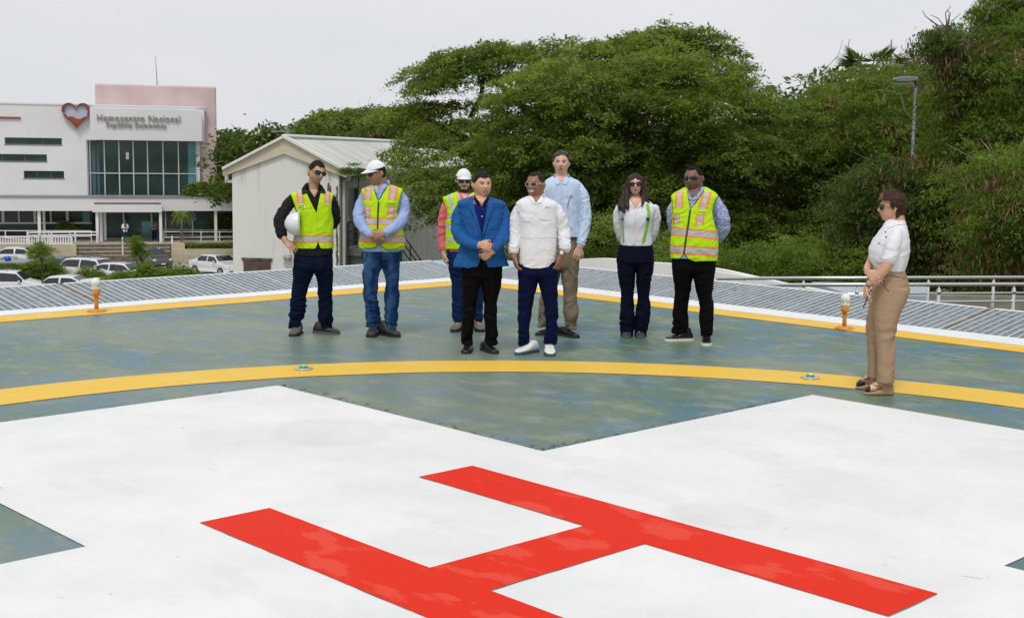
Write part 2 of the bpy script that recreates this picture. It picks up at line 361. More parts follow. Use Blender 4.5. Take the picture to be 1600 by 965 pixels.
# ---- perimeter lamps on orange stems, inset circle lights
m_orange = mat('orange_paint', (.66,.27,.035), .45, var=.08, vscale=9)
m_glob = mat('lamp_glass', (.80,.78,.70), .2, spec=.6, var=.06, vscale=14)
m_alu = mat('brushed_metal', (.62,.63,.64), .32, metal=.85, bump=.0005)
def rim_lamp(px, py, label, rz=0):
    p = gz(px, py); root = empty('rim_lamp', (p.x,p.y,.004), rz, label, 'lamp', 'orange rim lamps')
    h = .36
    mb = MB(); mb.lathe([(.105,0),(.105,.012),(.04,.018),(.03,.03)], n=24)
    for k in range(4): mb.lathe([(.009,.012),(.009,.022)], (.085*cos(k*pi/2+.4),.085*sin(k*pi/2+.4),0), 8)
    mb.build('base_plate', m_orange, root, True)
    mb = MB(); mb.lathe([(.024,.02),(.022,.10),(.026,.13),(.024,.16),(.028,.17),(.024,.18),(.046,.19),(.048,.215),(.050,.245),(.044,.25)], n=20); mb.build('stem', m_orange, root, True)
    mb = MB(); mb.lathe([(.047,.25),(.056,.258),(.056,.285),(.050,.29),(.050,.296),(.054,.300),(.053,.335),(.046,.362),(.030,.380),(.008,.387)], n=24); mb.build('lamp_globe', m_glob, root, True)
    mb = MB()
    for k in range(8):
        a = k*pi/4; mb.tube([(.056*cos(a),.056*sin(a),.262),(.055*cos(a),.055*sin(a),.33),(.03*cos(a),.03*sin(a),.385)], .0022, 5)
    mb.lathe([(.058,.288),(.058,.294)], n=24)
    mb.build('lamp_guard', m_alu, root, True)
    return root
rim_lamp(151, 487, 'orange stemmed rim lamp with white globe standing on the left yellow edge line')
rim_lamp(1319, 514, 'orange stemmed rim lamp with white globe on the right yellow edge line near the woman')
m_lime = mat('green_lens', (.02,.30,.12), .15, spec=.8)
m_cap = mat('clear_lens', (.75,.85,.80), .1, spec=.8)
def inset(px, py, label):
    p = gz(px, py); root = empty('inset_light', (p.x,p.y,.008), .3, label, 'inset light', 'inset lights in the yellow circle')
    root.scale = (.56,.56,.56); mb = MB(); mb.lathe([(.145,0),(.14,.008),(.10,.016),(.07,.02)], n=28); mb.build('rim', m_alu, root, True)
    mb = MB(); mb.lathe([(.07,.02),(.066,.034),(.045,.048),(.0,.052)], n=20); mb.build('lens_dome', m_lime, root, True)
    mb = MB(); mb.prism([(-.02,-.055,.035),(.02,-.055,.035),(.0,-.03,.056)], (0,.02,.004)); mb.prism([(-.035,-.03,.049),(.035,-.03,.049),(.02,.03,.055),(-.02,.03,.055)], (0,0,.006)); mb.build('prism_window', m_cap, root)
inset(474, 577, 'green and silver light set into the yellow circle, left of the group')
inset(1266, 591, 'green and silver light set into the yellow circle, left of the woman in beige trousers')
# ------------------------------------------------------------ buildings
class Frame:
    """a vertical facade plane: local x runs right along it, local -y points to the camera, z up"""
    def __init__(s, A, B):
        s.o = Vector((A.x, A.y, 0)); d = Vector((B.x-A.x, B.y-A.y, 0)).normalized(); s.d = d; s.n = Vector((d.y, -d.x, 0)); s.rz = math.atan2(d.y, d.x)
    def px(s, px, py, off=0):
        r = ray(px, py); o = s.o + s.n*off
        t = (o-CAM).dot(s.n)/r.dot(s.n); p = CAM+r*t; return (p-s.o).dot(s.d), p.z
    def w(s, x, y, z): return s.o + s.d*x - s.n*y + Vector((0,0,z))
H = Frame(at(0, 300, 101), at(340, 300, 105.5))
m_hw = mat('painted_wall', (.76,.76,.78), .8, var=.04, vscale=.4, bump=.004, bscale=4)
m_hw2 = mat('fascia_paint', (.74,.73,.74), .8, var=.03, vscale=.5)
m_pink = mat('pink_plaster', (.62,.45,.45), .85, vscale=.55, col2=(.70,.56,.56), bump=.004, bscale=4, detail=6)
m_dkglass = mat('dark_glass', (.018,.035,.035), .08, spec=.45, vscale=.25, col2=(.04,.085,.07))
m_teal = mat('teal_glass', (.10,.27,.30), .12, spec=.6, var=.15, vscale=1)
m_mull = mat('mullion', (.62,.64,.66), .4, metal=.3)
m_navy = mat('navy_dado', (.02,.03,.06), .4)
m_whitep = mat('white_paint', (.78,.78,.78), .5)
m_rail_w = mat('white_rail', (.76,.76,.76), .45)
m_heart = mat('heart_red', (.20,.050,.030), .5)
m_heart2 = mat('heart_orange', (.30,.085,.030), .5)
m_heartw = mat('heart_pale', (.50,.50,.62), .4)
m_sign = mat('steel_letters', (.34,.33,.30), .5, metal=.1)
m_cream = mat('cream_wall', (.52,.46,.33), .85, var=.08, vscale=.8)
m_step = mat('step_stone', (.42,.38,.30), .9, var=.15, vscale=1.5)
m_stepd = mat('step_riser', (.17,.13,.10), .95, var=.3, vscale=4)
m_dark = mat('dark_gap', (.03,.03,.03), .8)
HB = empty('clinic_building', H.o, H.rz, 'white two storey clinic with pink tower block, glazed front and red heart sign', 'building')
def hx(px, off=0, py=300): return H.px(px, py, off)[0]
def hz(py, px=150, off=0): return H.px(px, py, off)[1]
ztop = hz(165.5); zb = hz(308); X1 = hx(321)
# main wall with slit windows as real openings: build wall from strips
slits = [(hx(10),hx(99),hz(227.5),hz(216.5)),(hx(-30),hx(75),hz(253.5),hz(242)),(hx(38),hx(101),hz(279.5),hz(267.5))]
gx0, gx1, gz0, gz1 = hx(137), hx(308), zb, hz(218.8)
xL = hx(-330)
mb = MB()
ys = sorted({zb, ztop, *[q for s in slits for q in s[2:]]})
for i in range(len(ys)-1):
    z0, z1 = ys[i], ys[i+1]; xs = [(xL, gx0)]
    for s in slits:
        if s[2] < z0+.01 and s[3] > z1-.01: xs = [(xL, s[0]), (s[1], gx0)]
    for a, b in xs: mb.box(a, b, 0, .35, z0, z1)
mb.box(gx0, X1, 0, .35, gz1, ztop)            # wall above the glass
mb.box(xL, X1, .35, .5, ztop-.6, ztop); mb.box(xL, xL+.3, .5, 9, zb, ztop); mb.box(xL, hx(150), 8.7, 9, zb, ztop-.003)
mb.box(gx0-.02, gx0+.1, .351, 1.0, zb, gz1)
mb.build('wall', m_hw, HB)
# projecting fascia band over the glass, rounded top corner
fx0, fx1, fz0, fz1 = hx(143.5,.5), hx(317,.5), hz(219.5,230,.5), hz(170.5,230,.5)
pts = [(fx0,fz0),(fx1,fz0)] + [(fx1-.5+.5*sin(a),fz1-.5+.5*cos(a)) for a in [pi/2-k*pi/12 for k in range(7)]] + [(fx0,fz1)]
mb = MB(); mb.prism([(x,-.55,z) for x,z in pts], (0,.545,0)); mb.build('sign_band', m_hw2, HB)
mb = MB(); mb.box(xL,X1+.1,-.06,.42,ztop+.002,ztop+.12); mb.build('parapet_cap', m_hw2, HB)
for s in slits:
    mb = MB(); mb.box(s[0]+.02,s[1]-.02,.2,.24,s[2]+.02,s[3]-.02); w = mb.build('window', m_dkglass, HB)
    mb = MB(); nn = 3
    for k in range(1,nn): x = s[0]+(s[1]-s[0])*k/nn; mb.box(x-.03,x+.03,.15,.19,s[2]+.03,s[3]-.03)
    mb.box(s[0]-.05,s[1]+.05,-.03,.14,s[2]-.05,s[2]+.001); mb.build('frame', mat('slit_frame',(.12,.13,.13),.5), w)
mb = MB(); mb.box(xL+2,hx(36),-.12,-.002,hz(185.5,10),hz(182.5,10)); mb.build('red_trim', mat('red_trim',(.30,.07,.06),.6), HB)
# tall pink block
px0, px1 = hx(152,-3), hx(337,-3); pz = hz(131.5,150,-3)
mb = MB(); mb.box(hx(152,-6)+.2, hx(340,-.6), .6, 12, zb+.01, hz(132.8,250,-.6)); o = mb.build('pink_block', m_pink, HB, bevel=.15)
mb = MB(); mb.box(hx(309), hx(313), .15, .59, zb, gz1); mb.build('pier', m_hw2, HB)
# curtain wall glass
cw = MB(); cw.box(gx0+.1, gx1, .5, .54, zb+.02, gz1-.02); cwo = cw.build('curtain_wall', m_dkglass, HB)
mb = MB()
for p in (141,163.4,186.3,208.6,230.8,255,279,306.7): x = hx(p,-.45,260); mb.box(x-.045,x+.045,.40,.495,zb,gz1-.01)
zz = hz(271,220,-.45); mb.box(gx0+.1,gx1,.41,.49,zz-.04,zz+.04); mb.box(gx0+.1,gx1,.4,.49,zb,zb+.12)
mb.build('mullions', m_mull, cwo)
mb = MB(); mb.box(hx(294,-.45,260),hx(305,-.45,260),.46,.492,zb+.05,gz1-.02); mb.build('blue_panel', m_teal, cwo)
mb = MB(); mb.box(hx(144,-.45,260),hx(149,-.45,260),.47,.492,zb+.05,gz1-.02); mb.box(hx(152,-.45,260),hx(155,-.45,260),.47,.492,zb+.05,gz1-.02); mb.build('curtain', mat('curtain',(.06,.13,.14),.6), cwo)
mb = MB(); mb.box(hx(198,-.4),hx(202.5,-.4),.47,.492,hz(249,200,-.4),hz(238,200,-.4)); mb.build('notice', m_whitep, cwo)
mb = MB(); mb.tube([(hx(250),4,hz(131)),(hx(248.5),4,hz(98)),(hx(247.8),4,hz(78))],[.05,.03,.015],6); mb.build('antenna', mat('antenna_metal',(.2,.2,.22),.5), HB)
mb = MB(); mb.tube([(hx(312),.55,hz(246)),(hx(340),.55,hz(246.5))],.03,5); mb.build('conduit', m_mull, HB)
# heart emblem
def heart(cx, cz, w, h, n=48):
    r = []
    for i in range(n):
        t = 2*pi*i/n; x = 16*sin(t)**3; z = 13*cos(t)-5*cos(2*t)-2*cos(3*t)-cos(4*t)
        r.append((cx+x/16*w/2, cz+(z+2.5)/29*h))
    return r
hc = H.px(119.0, 181.5, .3); hw = hx(141.5,.3)-hx(96.5,.3); hh = hz(161.5,120,.3)-hz(203,120,.3)
HE = empty('heart_emblem', (0,-.1,0), 0, parent=HB)
O = heart(hc[0],hc[1],hw,hh); I = heart(hc[0],hc[1]+.02*hh,hw*.82,hh*.80)
mb = MB(); n = len(O)
mb.add([(x,-.30,z) for x,z in O]+[(x,-.30,z) for x,z in I]+[(x,.1,z) for x,z in O]+[(x,.1,z) for x,z in I],
  [q for i in range(n) if not (-.02*hh < (O[i][1]-hc[1]) < .11*hh) for q in ((i,(i+1)%n,n+(i+1)%n,n+i),(2*n+i,2*n+(i+1)%n,(i+1)%n,i),(n+i,n+(i+1)%n,3*n+(i+1)%n,3*n+i))])
mb.build('heart_ring', m_heart, HE)
mb = MB(); mb.prism([(x,-.12,z) for x,z in heart(hc[0],hc[1],hw*.96,hh*.96)], (0,.2,0)); mb.build('heart_plate', m_heartw, HE)
z0 = hc[1]-.07*hh; low = [(x,z) for x,z in heart(hc[0],hc[1],hw*.80,hh*.80,96) if z < z0-.02]
low.sort(key=lambda p: math.atan2(p[0]-hc[0], -(p[1]-z0-1.0)))
xa, xb = low[0][0], low[-1][0]
wave = [(xb+(xa-xb)*k/16, z0+.045*hh*sin(k/16*2*pi*1.0+2.6)+.01*hh) for k in range(17)]
mb = MB(); mb.prism([(x,-.22,z) for x,z in low+wave], (0,.12,0)); mb.build('heart_wave', m_heart2, HE)
# lettering
def text(name, s, px0, px1, pyb, size_px, m, parent, off=.64, depth=.05):
    c = bpy.data.curves.new(name, 'FONT'); c.body = s; c.extrude = depth; c.space_character = 1.08; c.offset = .012
    o = bpy.data.objects.new(name, c); COL.objects.link(o)
    dg = bpy.context.evaluated_depsgraph_get(); me = bpy.data.meshes.new_from_object(o.evaluated_get(dg)); bpy.data.objects.remove(o)
    xs = [v.co.x for v in me.vertices]; ysx = [v.co.y for v in me.vertices]
    x0, z = H.px(px0, pyb, off); x1, z1 = H.px(px1, pyb+ (px1-px0)*.011, off); capw = max(xs)-min(xs)
    sx = (x1-x0)/capw; sz = size_px/19.6/.73
    for v in me.vertices:
        X, Y, Z = v.co; v.co = (x0+(X-min(xs))*sx, -off-Z*1.0, z+Y*sz)
    me.materials.clear(); me.materials.append(m)
    t = bpy.data.objects.new(name, me); COL.objects.link(t); t.parent = parent; return t
text('sign_letters', 'Hemocentro Nacional', 151.5, 281.5, 188.2, 10.2, m_sign, HB)
text('sign_letters', 'República Dominicana', 166.5, 260, 198, 7.6, m_sign, HB)
# canopy
cz1, cz0 = hz(308.5,150,3), hz(329.5,150,3)
mb = MB(); mb.box(hx(-330,3), hx(372,3), -3, .0, cz0, cz1); mb.build('canopy', m_hw2, HB)
mb = MB(); mb.box(hx(-330,3), hx(372,3), -3.08, -.02, cz1+.003, cz1+.08); mb.build('canopy_edge', mat('canopy_flashing',(.25,.25,.26),.7), HB)
ez1, ez0 = hz(319.5,200,4.2), hz(331.5,200,4.2)
mb = MB(); mb.box(hx(143.5,4.2), hx(252.5,4.2), -4.2, -3.003, ez0, ez1); mb.build('entrance_canopy', m_hw2, HB)
mb = MB(); mb.box(hx(146,4.2), hx(251,4.2), -4.1, -3.1, ez1+.002, ez1+.1); mb.build('canopy_stain', mat('canopy_grime',(.16,.09,.08),.9,var=.4,vscale=3), HB)
PF = hz(379,200,4)            # platform floor height
# ground floor set back under the canopy
gb = -.6
mb = MB(); mb.box(xL, hx(143), 1.2, 1.6, PF, hz(359,60,-1)); mb.build('dado', m_navy, HB)
mb = MB(); mb.box(xL, hx(143,-1), 1.3, 1.34, hz(359,60,-1), cz0+.3); lw = mb.build('window', m_dkglass, HB)
mb = MB()
for p in (-60,-25,3,28,53,78,104): x = hx(p,-1); mb.box(x-(.10 if p in (3,53,104,-60) else .05),x+(.10 if p in (3,53,104,-60) else .05),1.1,1.29,hz(348,60,-1),cz0+.3)
mb.box(xL,hx(142,-1),1.05,1.29,hz(348.6,60,-1)-.06,hz(348.6,60,-1)+.06); mb.build('frame', m_whitep, lw)
mb = MB(); mb.box(hx(128,-1),hx(139,-1),1.2,1.28,hz(347.5,60,-1),cz0+.2); mb.build('blind', mat('green_blind',(.16,.30,.24),.6), lw)
mb = MB(); mb.box(hx(150,-1.2), hx(372,-1.2), 1.5, 1.54, PF, cz0+.3); gw = mb.build('entrance_glass', m_dkglass, HB)
mb = MB()
for p in (192,236,258,300): x = hx(p,-1.2); mb.box(x-.05,x+.05,1.4,1.49,PF,cz0+.3)
mb.build('frame', m_mull, gw)
for (a,b,c,d,nm) in ((220,236,346,373,'teal_door'),(296,306,332,345,'teal_panel')):
    mb = MB(); mb.box(hx(a,-1.2),hx(b,-1.2),1.38,1.46,max(PF,hz(d,200,-1.2)),hz(c,200,-1.2)); mb.build(nm, m_teal, gw)
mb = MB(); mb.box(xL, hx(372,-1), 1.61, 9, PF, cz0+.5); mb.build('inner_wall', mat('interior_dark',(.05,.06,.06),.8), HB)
for p, off in ((61.5,2.7),(152,3.9),(158,2.4),(164,1.2),(251,3.9),(337,2.7),(-60,2.7),(69,1.0)):
    x = hx(p,off,350); r = .11 if p != 69 else .09
    mb = MB(); mb.box(x-r,x+r,-off-r,-off+r,PF-.01,(ez0 if off>3 else cz0)+.01); mb.build('column', m_whitep, HB)
# platform, steps, ramp wall
mb = MB(); mb.box(xL, hx(372,4.6), -4.6, 1.2, GZ, PF); mb.build('platform', m_step, HB)
sx0, sx1 = hx(116,5.5,395), hx(266,5.5,395)
for k in range(4):
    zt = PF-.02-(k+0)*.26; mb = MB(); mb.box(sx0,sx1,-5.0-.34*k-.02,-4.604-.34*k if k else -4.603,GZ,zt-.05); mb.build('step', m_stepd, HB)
    mb = MB(); mb.box(sx0-.02,sx1+.02,-5.0-.34*k-.05,-4.61-.34*k,zt-.048,zt); mb.build('tread', m_step, HB)
mb = MB(); mb.box(hx(-200,5.2),hx(112,5.2,395),-5.3,-4.605,GZ,hz(383,90,5.2)); mb.box(hx(109,5.6),hx(117,5.6),-5.9,-5.305,GZ,hz(381.5,90,5.6)); mb.build('ramp_wall', m_cream, HB)
mb = MB(); x0,x1 = hx(266,5.8),hx(376,5.8); mb.box(x0,x1,-6.2,-5.9,GZ,hz(388.5,300,5.8)); mb.box(x0,x0+1.0,-5.9,-4.62,GZ,hz(380,300,5.8)); mb.box(x0+1.0,x1,-5.895,-4.62,GZ,hz(390,300,5.8)); mb.build('planter', m_cream, HB)
mb = MB(); mb.box(x0+.9,x1+.02,-7.9,-6.21,GZ,hz(397,300,7.5)); mb.build('lower_kerb', m_step, HB)
# ---- railings (each its own thing)
def railing(pts, h, label, posts=6, rails=(1,.5), r=.035, mats=None, n_bal=0, group=None):
    root = empty('white_railing', (0,0,0), 0, label, 'railing', group)
    mb = MB()
    for f in rails: mb.tube([Vector(p)+Vector((0,0,h*f)) for p in pts], r, 6)
    mb.build('rail', m_rail_w, root)
    for k in range(posts):
        t = k/(posts-1)*(len(pts)-1); i = min(int(t), len(pts)-2); p = Vector(pts[i]).lerp(Vector(pts[i+1]), t-i)
        mb = MB(); mb.tube([p, p+Vector((0,0,h))], r*1.15, 6); mb.build('post', m_rail_w, root)
    if n_bal:
        mb = MB()
        for k in range(n_bal):
            t = (k+.5)/n_bal*(len(pts)-1); i = min(int(t), len(pts)-2); p = Vector(pts[i]).lerp(Vector(pts[i+1]), t-i); d = (H.d*.05)
            v = [p+Vector((0,0,.05))-d, p+Vector((0,0,.05))+d, p+Vector((0,0,h*.98))+d, p+Vector((0,0,h*.98))-d]; mb.prism(v, H.n*-.06)
        mb.build('balusters', m_rail_w, root)
    return root
def hp(px, py, off): x, z = H.px(px, py, off); return H.w(x, -off, z)
railing([hp(-60,378,3.6),hp(143,378,3.6)], .85, 'white handrail on the terrace left of the clinic entrance', 7)
railing([hp(44,380,4.2),hp(118,379,4.2)], .80, 'short white railing of thick tubes left of the clinic steps', 3, rails=(1,.72), r=.06)
railing([hp(118,379,4.3),hp(152,379,4.3)], .80, 'short white railing beside the left canopy post of the clinic steps', 2, rails=(1,.72), r=.06)
railing([hp(-60,382,4.9),hp(113,382,4.9)], .55, 'low white picket balustrade on top of the cream ramp wall', 2, rails=(1,.08), n_bal=42)
railing([hp(-20,370,5.4),hp(52,379,5.4)], .12, 'sloping white handrail descending in front of the picket balustrade', 2, rails=(1,))
railing([hp(256,379,3.7),hp(372,379,3.7)], .85, 'white two bar railing on the terrace right of the clinic entrance', 5, rails=(1,.5,))
railing([hp(256,376,1.5),hp(372,377,1.5)], .9, 'thin rear white railing against the glass right of the clinic entrance', 5, rails=(1,.5,), r=.022)
mb = MB(); a = hp(192,398,6); mb.tube([a, a+Vector((0,0,1.35))], .05, 8); mb.lathe([(.09,0),(.09,.05)], a, 8); o = mb.build('white_post', m_rail_w); tag(o,'slim white post standing in the middle of the clinic steps','post')
mb = MB(); a = hp(269,380,5); mb.tube([a, a+Vector((0,0,.6))], [.11,.03], 8); o = mb.build('marker_cone', m_rail_w); tag(o,'small white cone at the right end of the clinic steps','cone')

# ------------------------------------------------------------ gabled shed
m_shed = bpy.data.materials.new('shed_wall'); m_shed.use_nodes = True
def _shed(t, b):
    L = t.links.new; N = t.nodes.new; tc = N('ShaderNodeTexCoord')
    mp = N('ShaderNodeMapping'); mp.inputs['Scale'].default_value = (5,5,.35); L(tc.outputs['Object'], mp.inputs['Vector'])
    n = N('ShaderNodeTexNoise'); n.inputs['Scale'].default_value = 1.6; n.inputs['Detail'].default_value = 8; L(mp.outputs['Vector'], n.inputs['Vector'])
    n2 = N('ShaderNodeTexNoise'); n2.inputs['Scale'].default_value = .45; n2.inputs['Detail'].default_value = 5; L(tc.outputs['Object'], n2.inputs['Vector'])
    mu = N('ShaderNodeMath'); mu.operation='MULTIPLY'; L(n.outputs['Fac'], mu.inputs[0]); L(n2.outputs['Fac'], mu.inputs[1])
    # rain streaks hang below the verge: stronger where the wall meets the roof line (a stain with its own shape)
    sx = N('ShaderNodeSeparateXYZ'); L(tc.outputs['Object'], sx.inputs['Vector'])
    ax = N('ShaderNodeMath'); ax.operation='ADD'; L(sx.outputs['X'], ax.inputs[0]); ax.inputs[1].default_value = SHW/2
    ab = N('ShaderNodeMath'); ab.operation='ABSOLUTE'; L(ax.outputs[0], ab.inputs[0])
    ml = N('ShaderNodeMath'); ml.operation='MULTIPLY_ADD'; L(ab.outputs[0], ml.inputs[0]); ml.inputs[1].default_value = .5; L(sx.outputs['Z'], ml.inputs[2])
    mr = N('ShaderNodeMapRange'); mr.inputs['From Min'].default_value = SHP-1.35; mr.inputs['From Max'].default_value = SHP-.25; mr.inputs['To Min'].default_value=0; mr.inputs['To Max'].default_value=.16; L(ml.outputs[0], mr.inputs['Value'])
    ad = N('ShaderNodeMath'); ad.operation='ADD'; L(mu.outputs[0], ad.inputs[0]); L(mr.outputs['Result'], ad.inputs[1])
    r = N('ShaderNodeValToRGB'); e = r.color_ramp.elements; e[0].position=.30; e[0].color=(.72,.73,.70,1); e[1].position=.54; e[1].color=(.22,.22,.19,1); x=e.new(.39); x.color=(.62,.63,.57,1)
    L(ad.outputs[0], r.inputs['Fac']); L(r.outputs['Color'], b.inputs['Base Color']); b.inputs['Roughness'].default_value=.9
P0 = Vector((-5.9, 44, 0)); ang = .13; gd = Vector((-cos(ang), sin(ang), 0)); ldv = Vector((sin(ang), cos(ang), 0))
SH = Frame(P0-Vector((cos(ang),-sin(ang),0)), P0)   # local x to the right along the gable, -n back
SH.o = P0.copy()
def sh(px, py, off=0): return SH.px(px, py, off)
SHW = -sh(363,300)[0]; SHP = sh(443,216)[1]; SHE = sh(548,268)[1]
paint_nodes(m_shed, _shed)
SR = empty('gabled_shed', P0, SH.rz, 'stained white gabled outbuilding with a ribbed metal roof and side door', 'building')
Ls = 26; hwid = SHW/2
zc = lambda x: SHP-.28 - abs(x+hwid)*(SHP-SHE)/(hwid+.25)
mb = MB(); mb.prism([(-SHW,0,GZ),(0,0,GZ),(0,0,zc(0)),(-hwid,0,zc(-hwid)),(-SHW,0,zc(-SHW))], (0,.25,0)); mb.build('gable_wall', m_shed, SR)
dx0, dx1, dz0, dz1 = 1.25, 2.75, -1.52, .56        # door in the side wall (along local y)
mb = MB()
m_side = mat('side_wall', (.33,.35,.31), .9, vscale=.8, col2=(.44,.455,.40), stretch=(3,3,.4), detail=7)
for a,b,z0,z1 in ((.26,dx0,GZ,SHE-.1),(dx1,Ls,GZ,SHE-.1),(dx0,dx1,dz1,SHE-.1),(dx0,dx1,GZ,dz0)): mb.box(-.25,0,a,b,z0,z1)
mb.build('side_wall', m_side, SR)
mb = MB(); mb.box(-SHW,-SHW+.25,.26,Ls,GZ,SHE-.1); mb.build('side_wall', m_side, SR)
mb = MB(); mb.box(-.2,-.12,dx0+.04,dx1-.04,dz0,dz1-.04); dr = mb.build('door', mat('door_dark',(.035,.042,.05),.4), SR)
mb = MB(); mb.box(-.14,-.06,dx0,dx0+.06,dz0,dz1); mb.box(-.14,-.06,dx1-.06,dx1,dz0,dz1); mb.box(-.14,-.06,dx0,dx1,dz1-.06,dz1-.002); mb.build('frame', mat('door_frame',(.10,.11,.12),.5), dr)
mb = MB(); mb.box(-.11,-.03,dx0+.12,dx0+.2,-.6,-.45); mb.build('handle', m_alu, dr)
# verge (barge) boards: cream band under white capping
m_barge = mat('barge_cream', (.60,.54,.42), .8, var=.05, vscale=1); m_capw = mat('verge_cap', (.74,.74,.71), .55, var=.05, vscale=2)
def slope(x): return SHP - abs(x+hwid)*(SHP-SHE)/(hwid+.25)
for sgn in (-1, 1):
    xe = -hwid+sgn*(hwid+.28)
    a, b = (-hwid, slope(-hwid)), (xe, slope(xe))
    mb = MB(); mb.prism([(a[0],-.10,a[1]),(b[0],-.10,b[1]),(b[0],-.10,b[1]-.20),(a[0],-.10,a[1]-.52)], (0,.099,0)); mb.build('barge_board', m_barge, SR)
    mb = MB(); mb.prism([(a[0],-.22,a[1]+.005),(b[0],-.22,b[1]+.005),(b[0],-.22,b[1]+.10),(a[0],-.22,a[1]+.10)], (0,.35 if sgn>0 else .2,0)); mb.build('verge_cap', m_capw, SR)
# ribbed sheet roof
m_roof = mat('ribbed_roof', (.42,.44,.41), .5, vscale=.7, col2=(.54,.56,.53), metal=.15, stretch=(.25,2,1))
for sgn in (-1, 1):
    xe = -hwid+sgn*(hwid+.32); mb = MB(); vs = []; fs = []; y = .1; k = 0; prof = []
    while y < Ls+.2:
        for dy, h in ((0,0),(.16,0),(.175,.035),(.205,.035),(.22,0)): prof.append((y+dy, h))
        y += .27
    for yy, h in prof: vs += [(-hwid,yy,SHP+h+.02),(xe,yy,slope(xe)+h+.02)]
    for i in range(len(prof)-1): q = 2*i; fs.append((q,q+1,q+3,q+2))
    mb.add(vs, fs); mb.build('roof_sheet', m_roof, SR)
mb = MB(); mb.tube([(-hwid,-.1,SHP+.07),(-hwid,Ls,SHP+.07)], .10, 8, flat=.7); mb.build('ridge_cap', m_capw, SR)
mb = MB(); mb.box(.16,.30,.1,Ls,SHE-.16,SHE-.04); mb.build('gutter', m_capw, SR)
mb = MB(); mb.box(-SHW-.36,-SHW-.22,.1,Ls,SHE-.18,SHE-.05); mb.box(-SHW-.28,-SHW,.12,.24,SHE-.45,SHE-.35); mb.box(-SHW-.30,-SHW-.2,.12,.24,SHE-.45,SHE-.18); mb.build('gutter', m_capw, SR)
mb = MB(); mb.tube([(.23,.45,SHE-.15),(.23,.45,SHE-.28),(.07,.35,SHE-.34),(.07,.35,GZ+2)], .055, 8); mb.build('drain_pipe', m_capw, SR)
# stained strips of mortar on the right corner
m_stain = mat('corner_grime', (.10,.095,.085), .95, var=.5, vscale=5, stretch=(1,1,.3))
random.seed(3); mb = MB()
for (xa, wd) in ((-.36,.035),(-.30,.02),(-.06,.03),(-.10,.015)):
    z = SHE-.35-random.random()*.2; L = []; R = []
    while z > -3.9:
        w_2 = wd*random.uniform(.25,1.6); x = xa+random.uniform(-.015,.015); L.append((x-w_2,-.003,z)); R.append((x+w_2,-.003,z)); z -= random.uniform(.05,.22)
    mb.add(L+R, [(i,i+1,len(L)+i+1,len(L)+i) for i in range(len(L)-1)])
mb.build('stain_streaks', m_stain, SR)
wd_ = [sh(381,406),sh(423,406)]
mb = MB(); mb.box(wd_[0][0],wd_[1][0],-.05,-.002,-5.0,wd_[0][1]); w = mb.build('hatch', mat('brown_hatch',(.10,.06,.05),.7,var=.2,vscale=3), SR)
mb = MB(); mb.box(wd_[0][0]-.06,wd_[1][0]+.06,-.07,-.003,wd_[0][1]+.002,wd_[0][1]+.08); mb.build('frame', m_stain, w)
lx, lz = sh(451, 401); mb = MB(); 
mb.tube([(lx-.16,-.12,lz+.03),(lx-.08,-.15,lz),(lx+.05,-.15,lz-.04),(lx+.13,-.1,lz-.02)], [.04,.11,.11,.05], 10); mb.box(lx+.02,lx+.12,-.1,-.002,lz-.08,lz+.08); mb.build('wall_lamp', mat('lamp_grey',(.38,.38,.34),.4,var=.2,vscale=8), SR)
# landing + stairs outside the side door
m_steel = mat('dark_steel', (.035,.04,.038), .5)
ST = empty('door_landing', P0, SH.rz, 'concrete landing with dark railings outside the shed side door', 'landing')
mb = MB(); mb.box(.005,1.2,1.05,3.0,-1.78,-1.54); mb.build('slab', mat('landing_conc',(.22,.21,.19),.9,var=.2,vscale=2), ST)
mb = MB(); mb.box(.1,1.1,1.2,1.4,GZ,-1.785); mb.build('support', mat('landing_conc2',(.25,.25,.22),.9,var=.15,vscale=1), ST)
mb = MB()
for z in (-.62,-.95,-1.25): mb.tube([(.02,1.1,z),(1.15,1.1,z),(1.15,2.95,z)], .022, 6)
mb.build('rail', m_steel, ST)
for (x,y) in ((.02,1.1),(1.15,1.1),(1.15,2.95)):
    mb = MB(); mb.tube([(x,y,-1.54),(x,y,-.62)], .025, 6); mb.build('post', m_steel, ST)
FS = empty('outdoor_stairs', P0, SH.rz, 'dark steel stairs descending along the shed side wall behind the vest wearers', 'stairs')
def stz(y): return -1.54 - (y-3.0)*.36
for k in range(16):
    y = 3.0+k*.5; mb = MB(); mb.box(.1,1.15,y,y+.42,stz(y)-.2,stz(y)-.15); mb.build('step', m_steel, FS)
mb = MB(); mb.prism([(1.16,3.0,-1.75),(1.16,11,stz(11)-.2),(1.16,11,stz(11)-.35),(1.16,3.0,-1.9)], (.04,0,0)); mb.build('stringer', m_steel, FS)
mb = MB()
for dz in (.95,.65,.35): mb.tube([(1.15,3.0,-1.54+dz),(1.15,11,stz(11)+dz)], .026, 6)
mb.build('handrail', m_steel, FS)
for y in (4.6,6.2,8.0,9.8):
    mb = MB(); mb.tube([(1.15,y,stz(y)-.2),(1.15,y,stz(y)+.95)], .026, 6); mb.build('post', m_steel, FS)

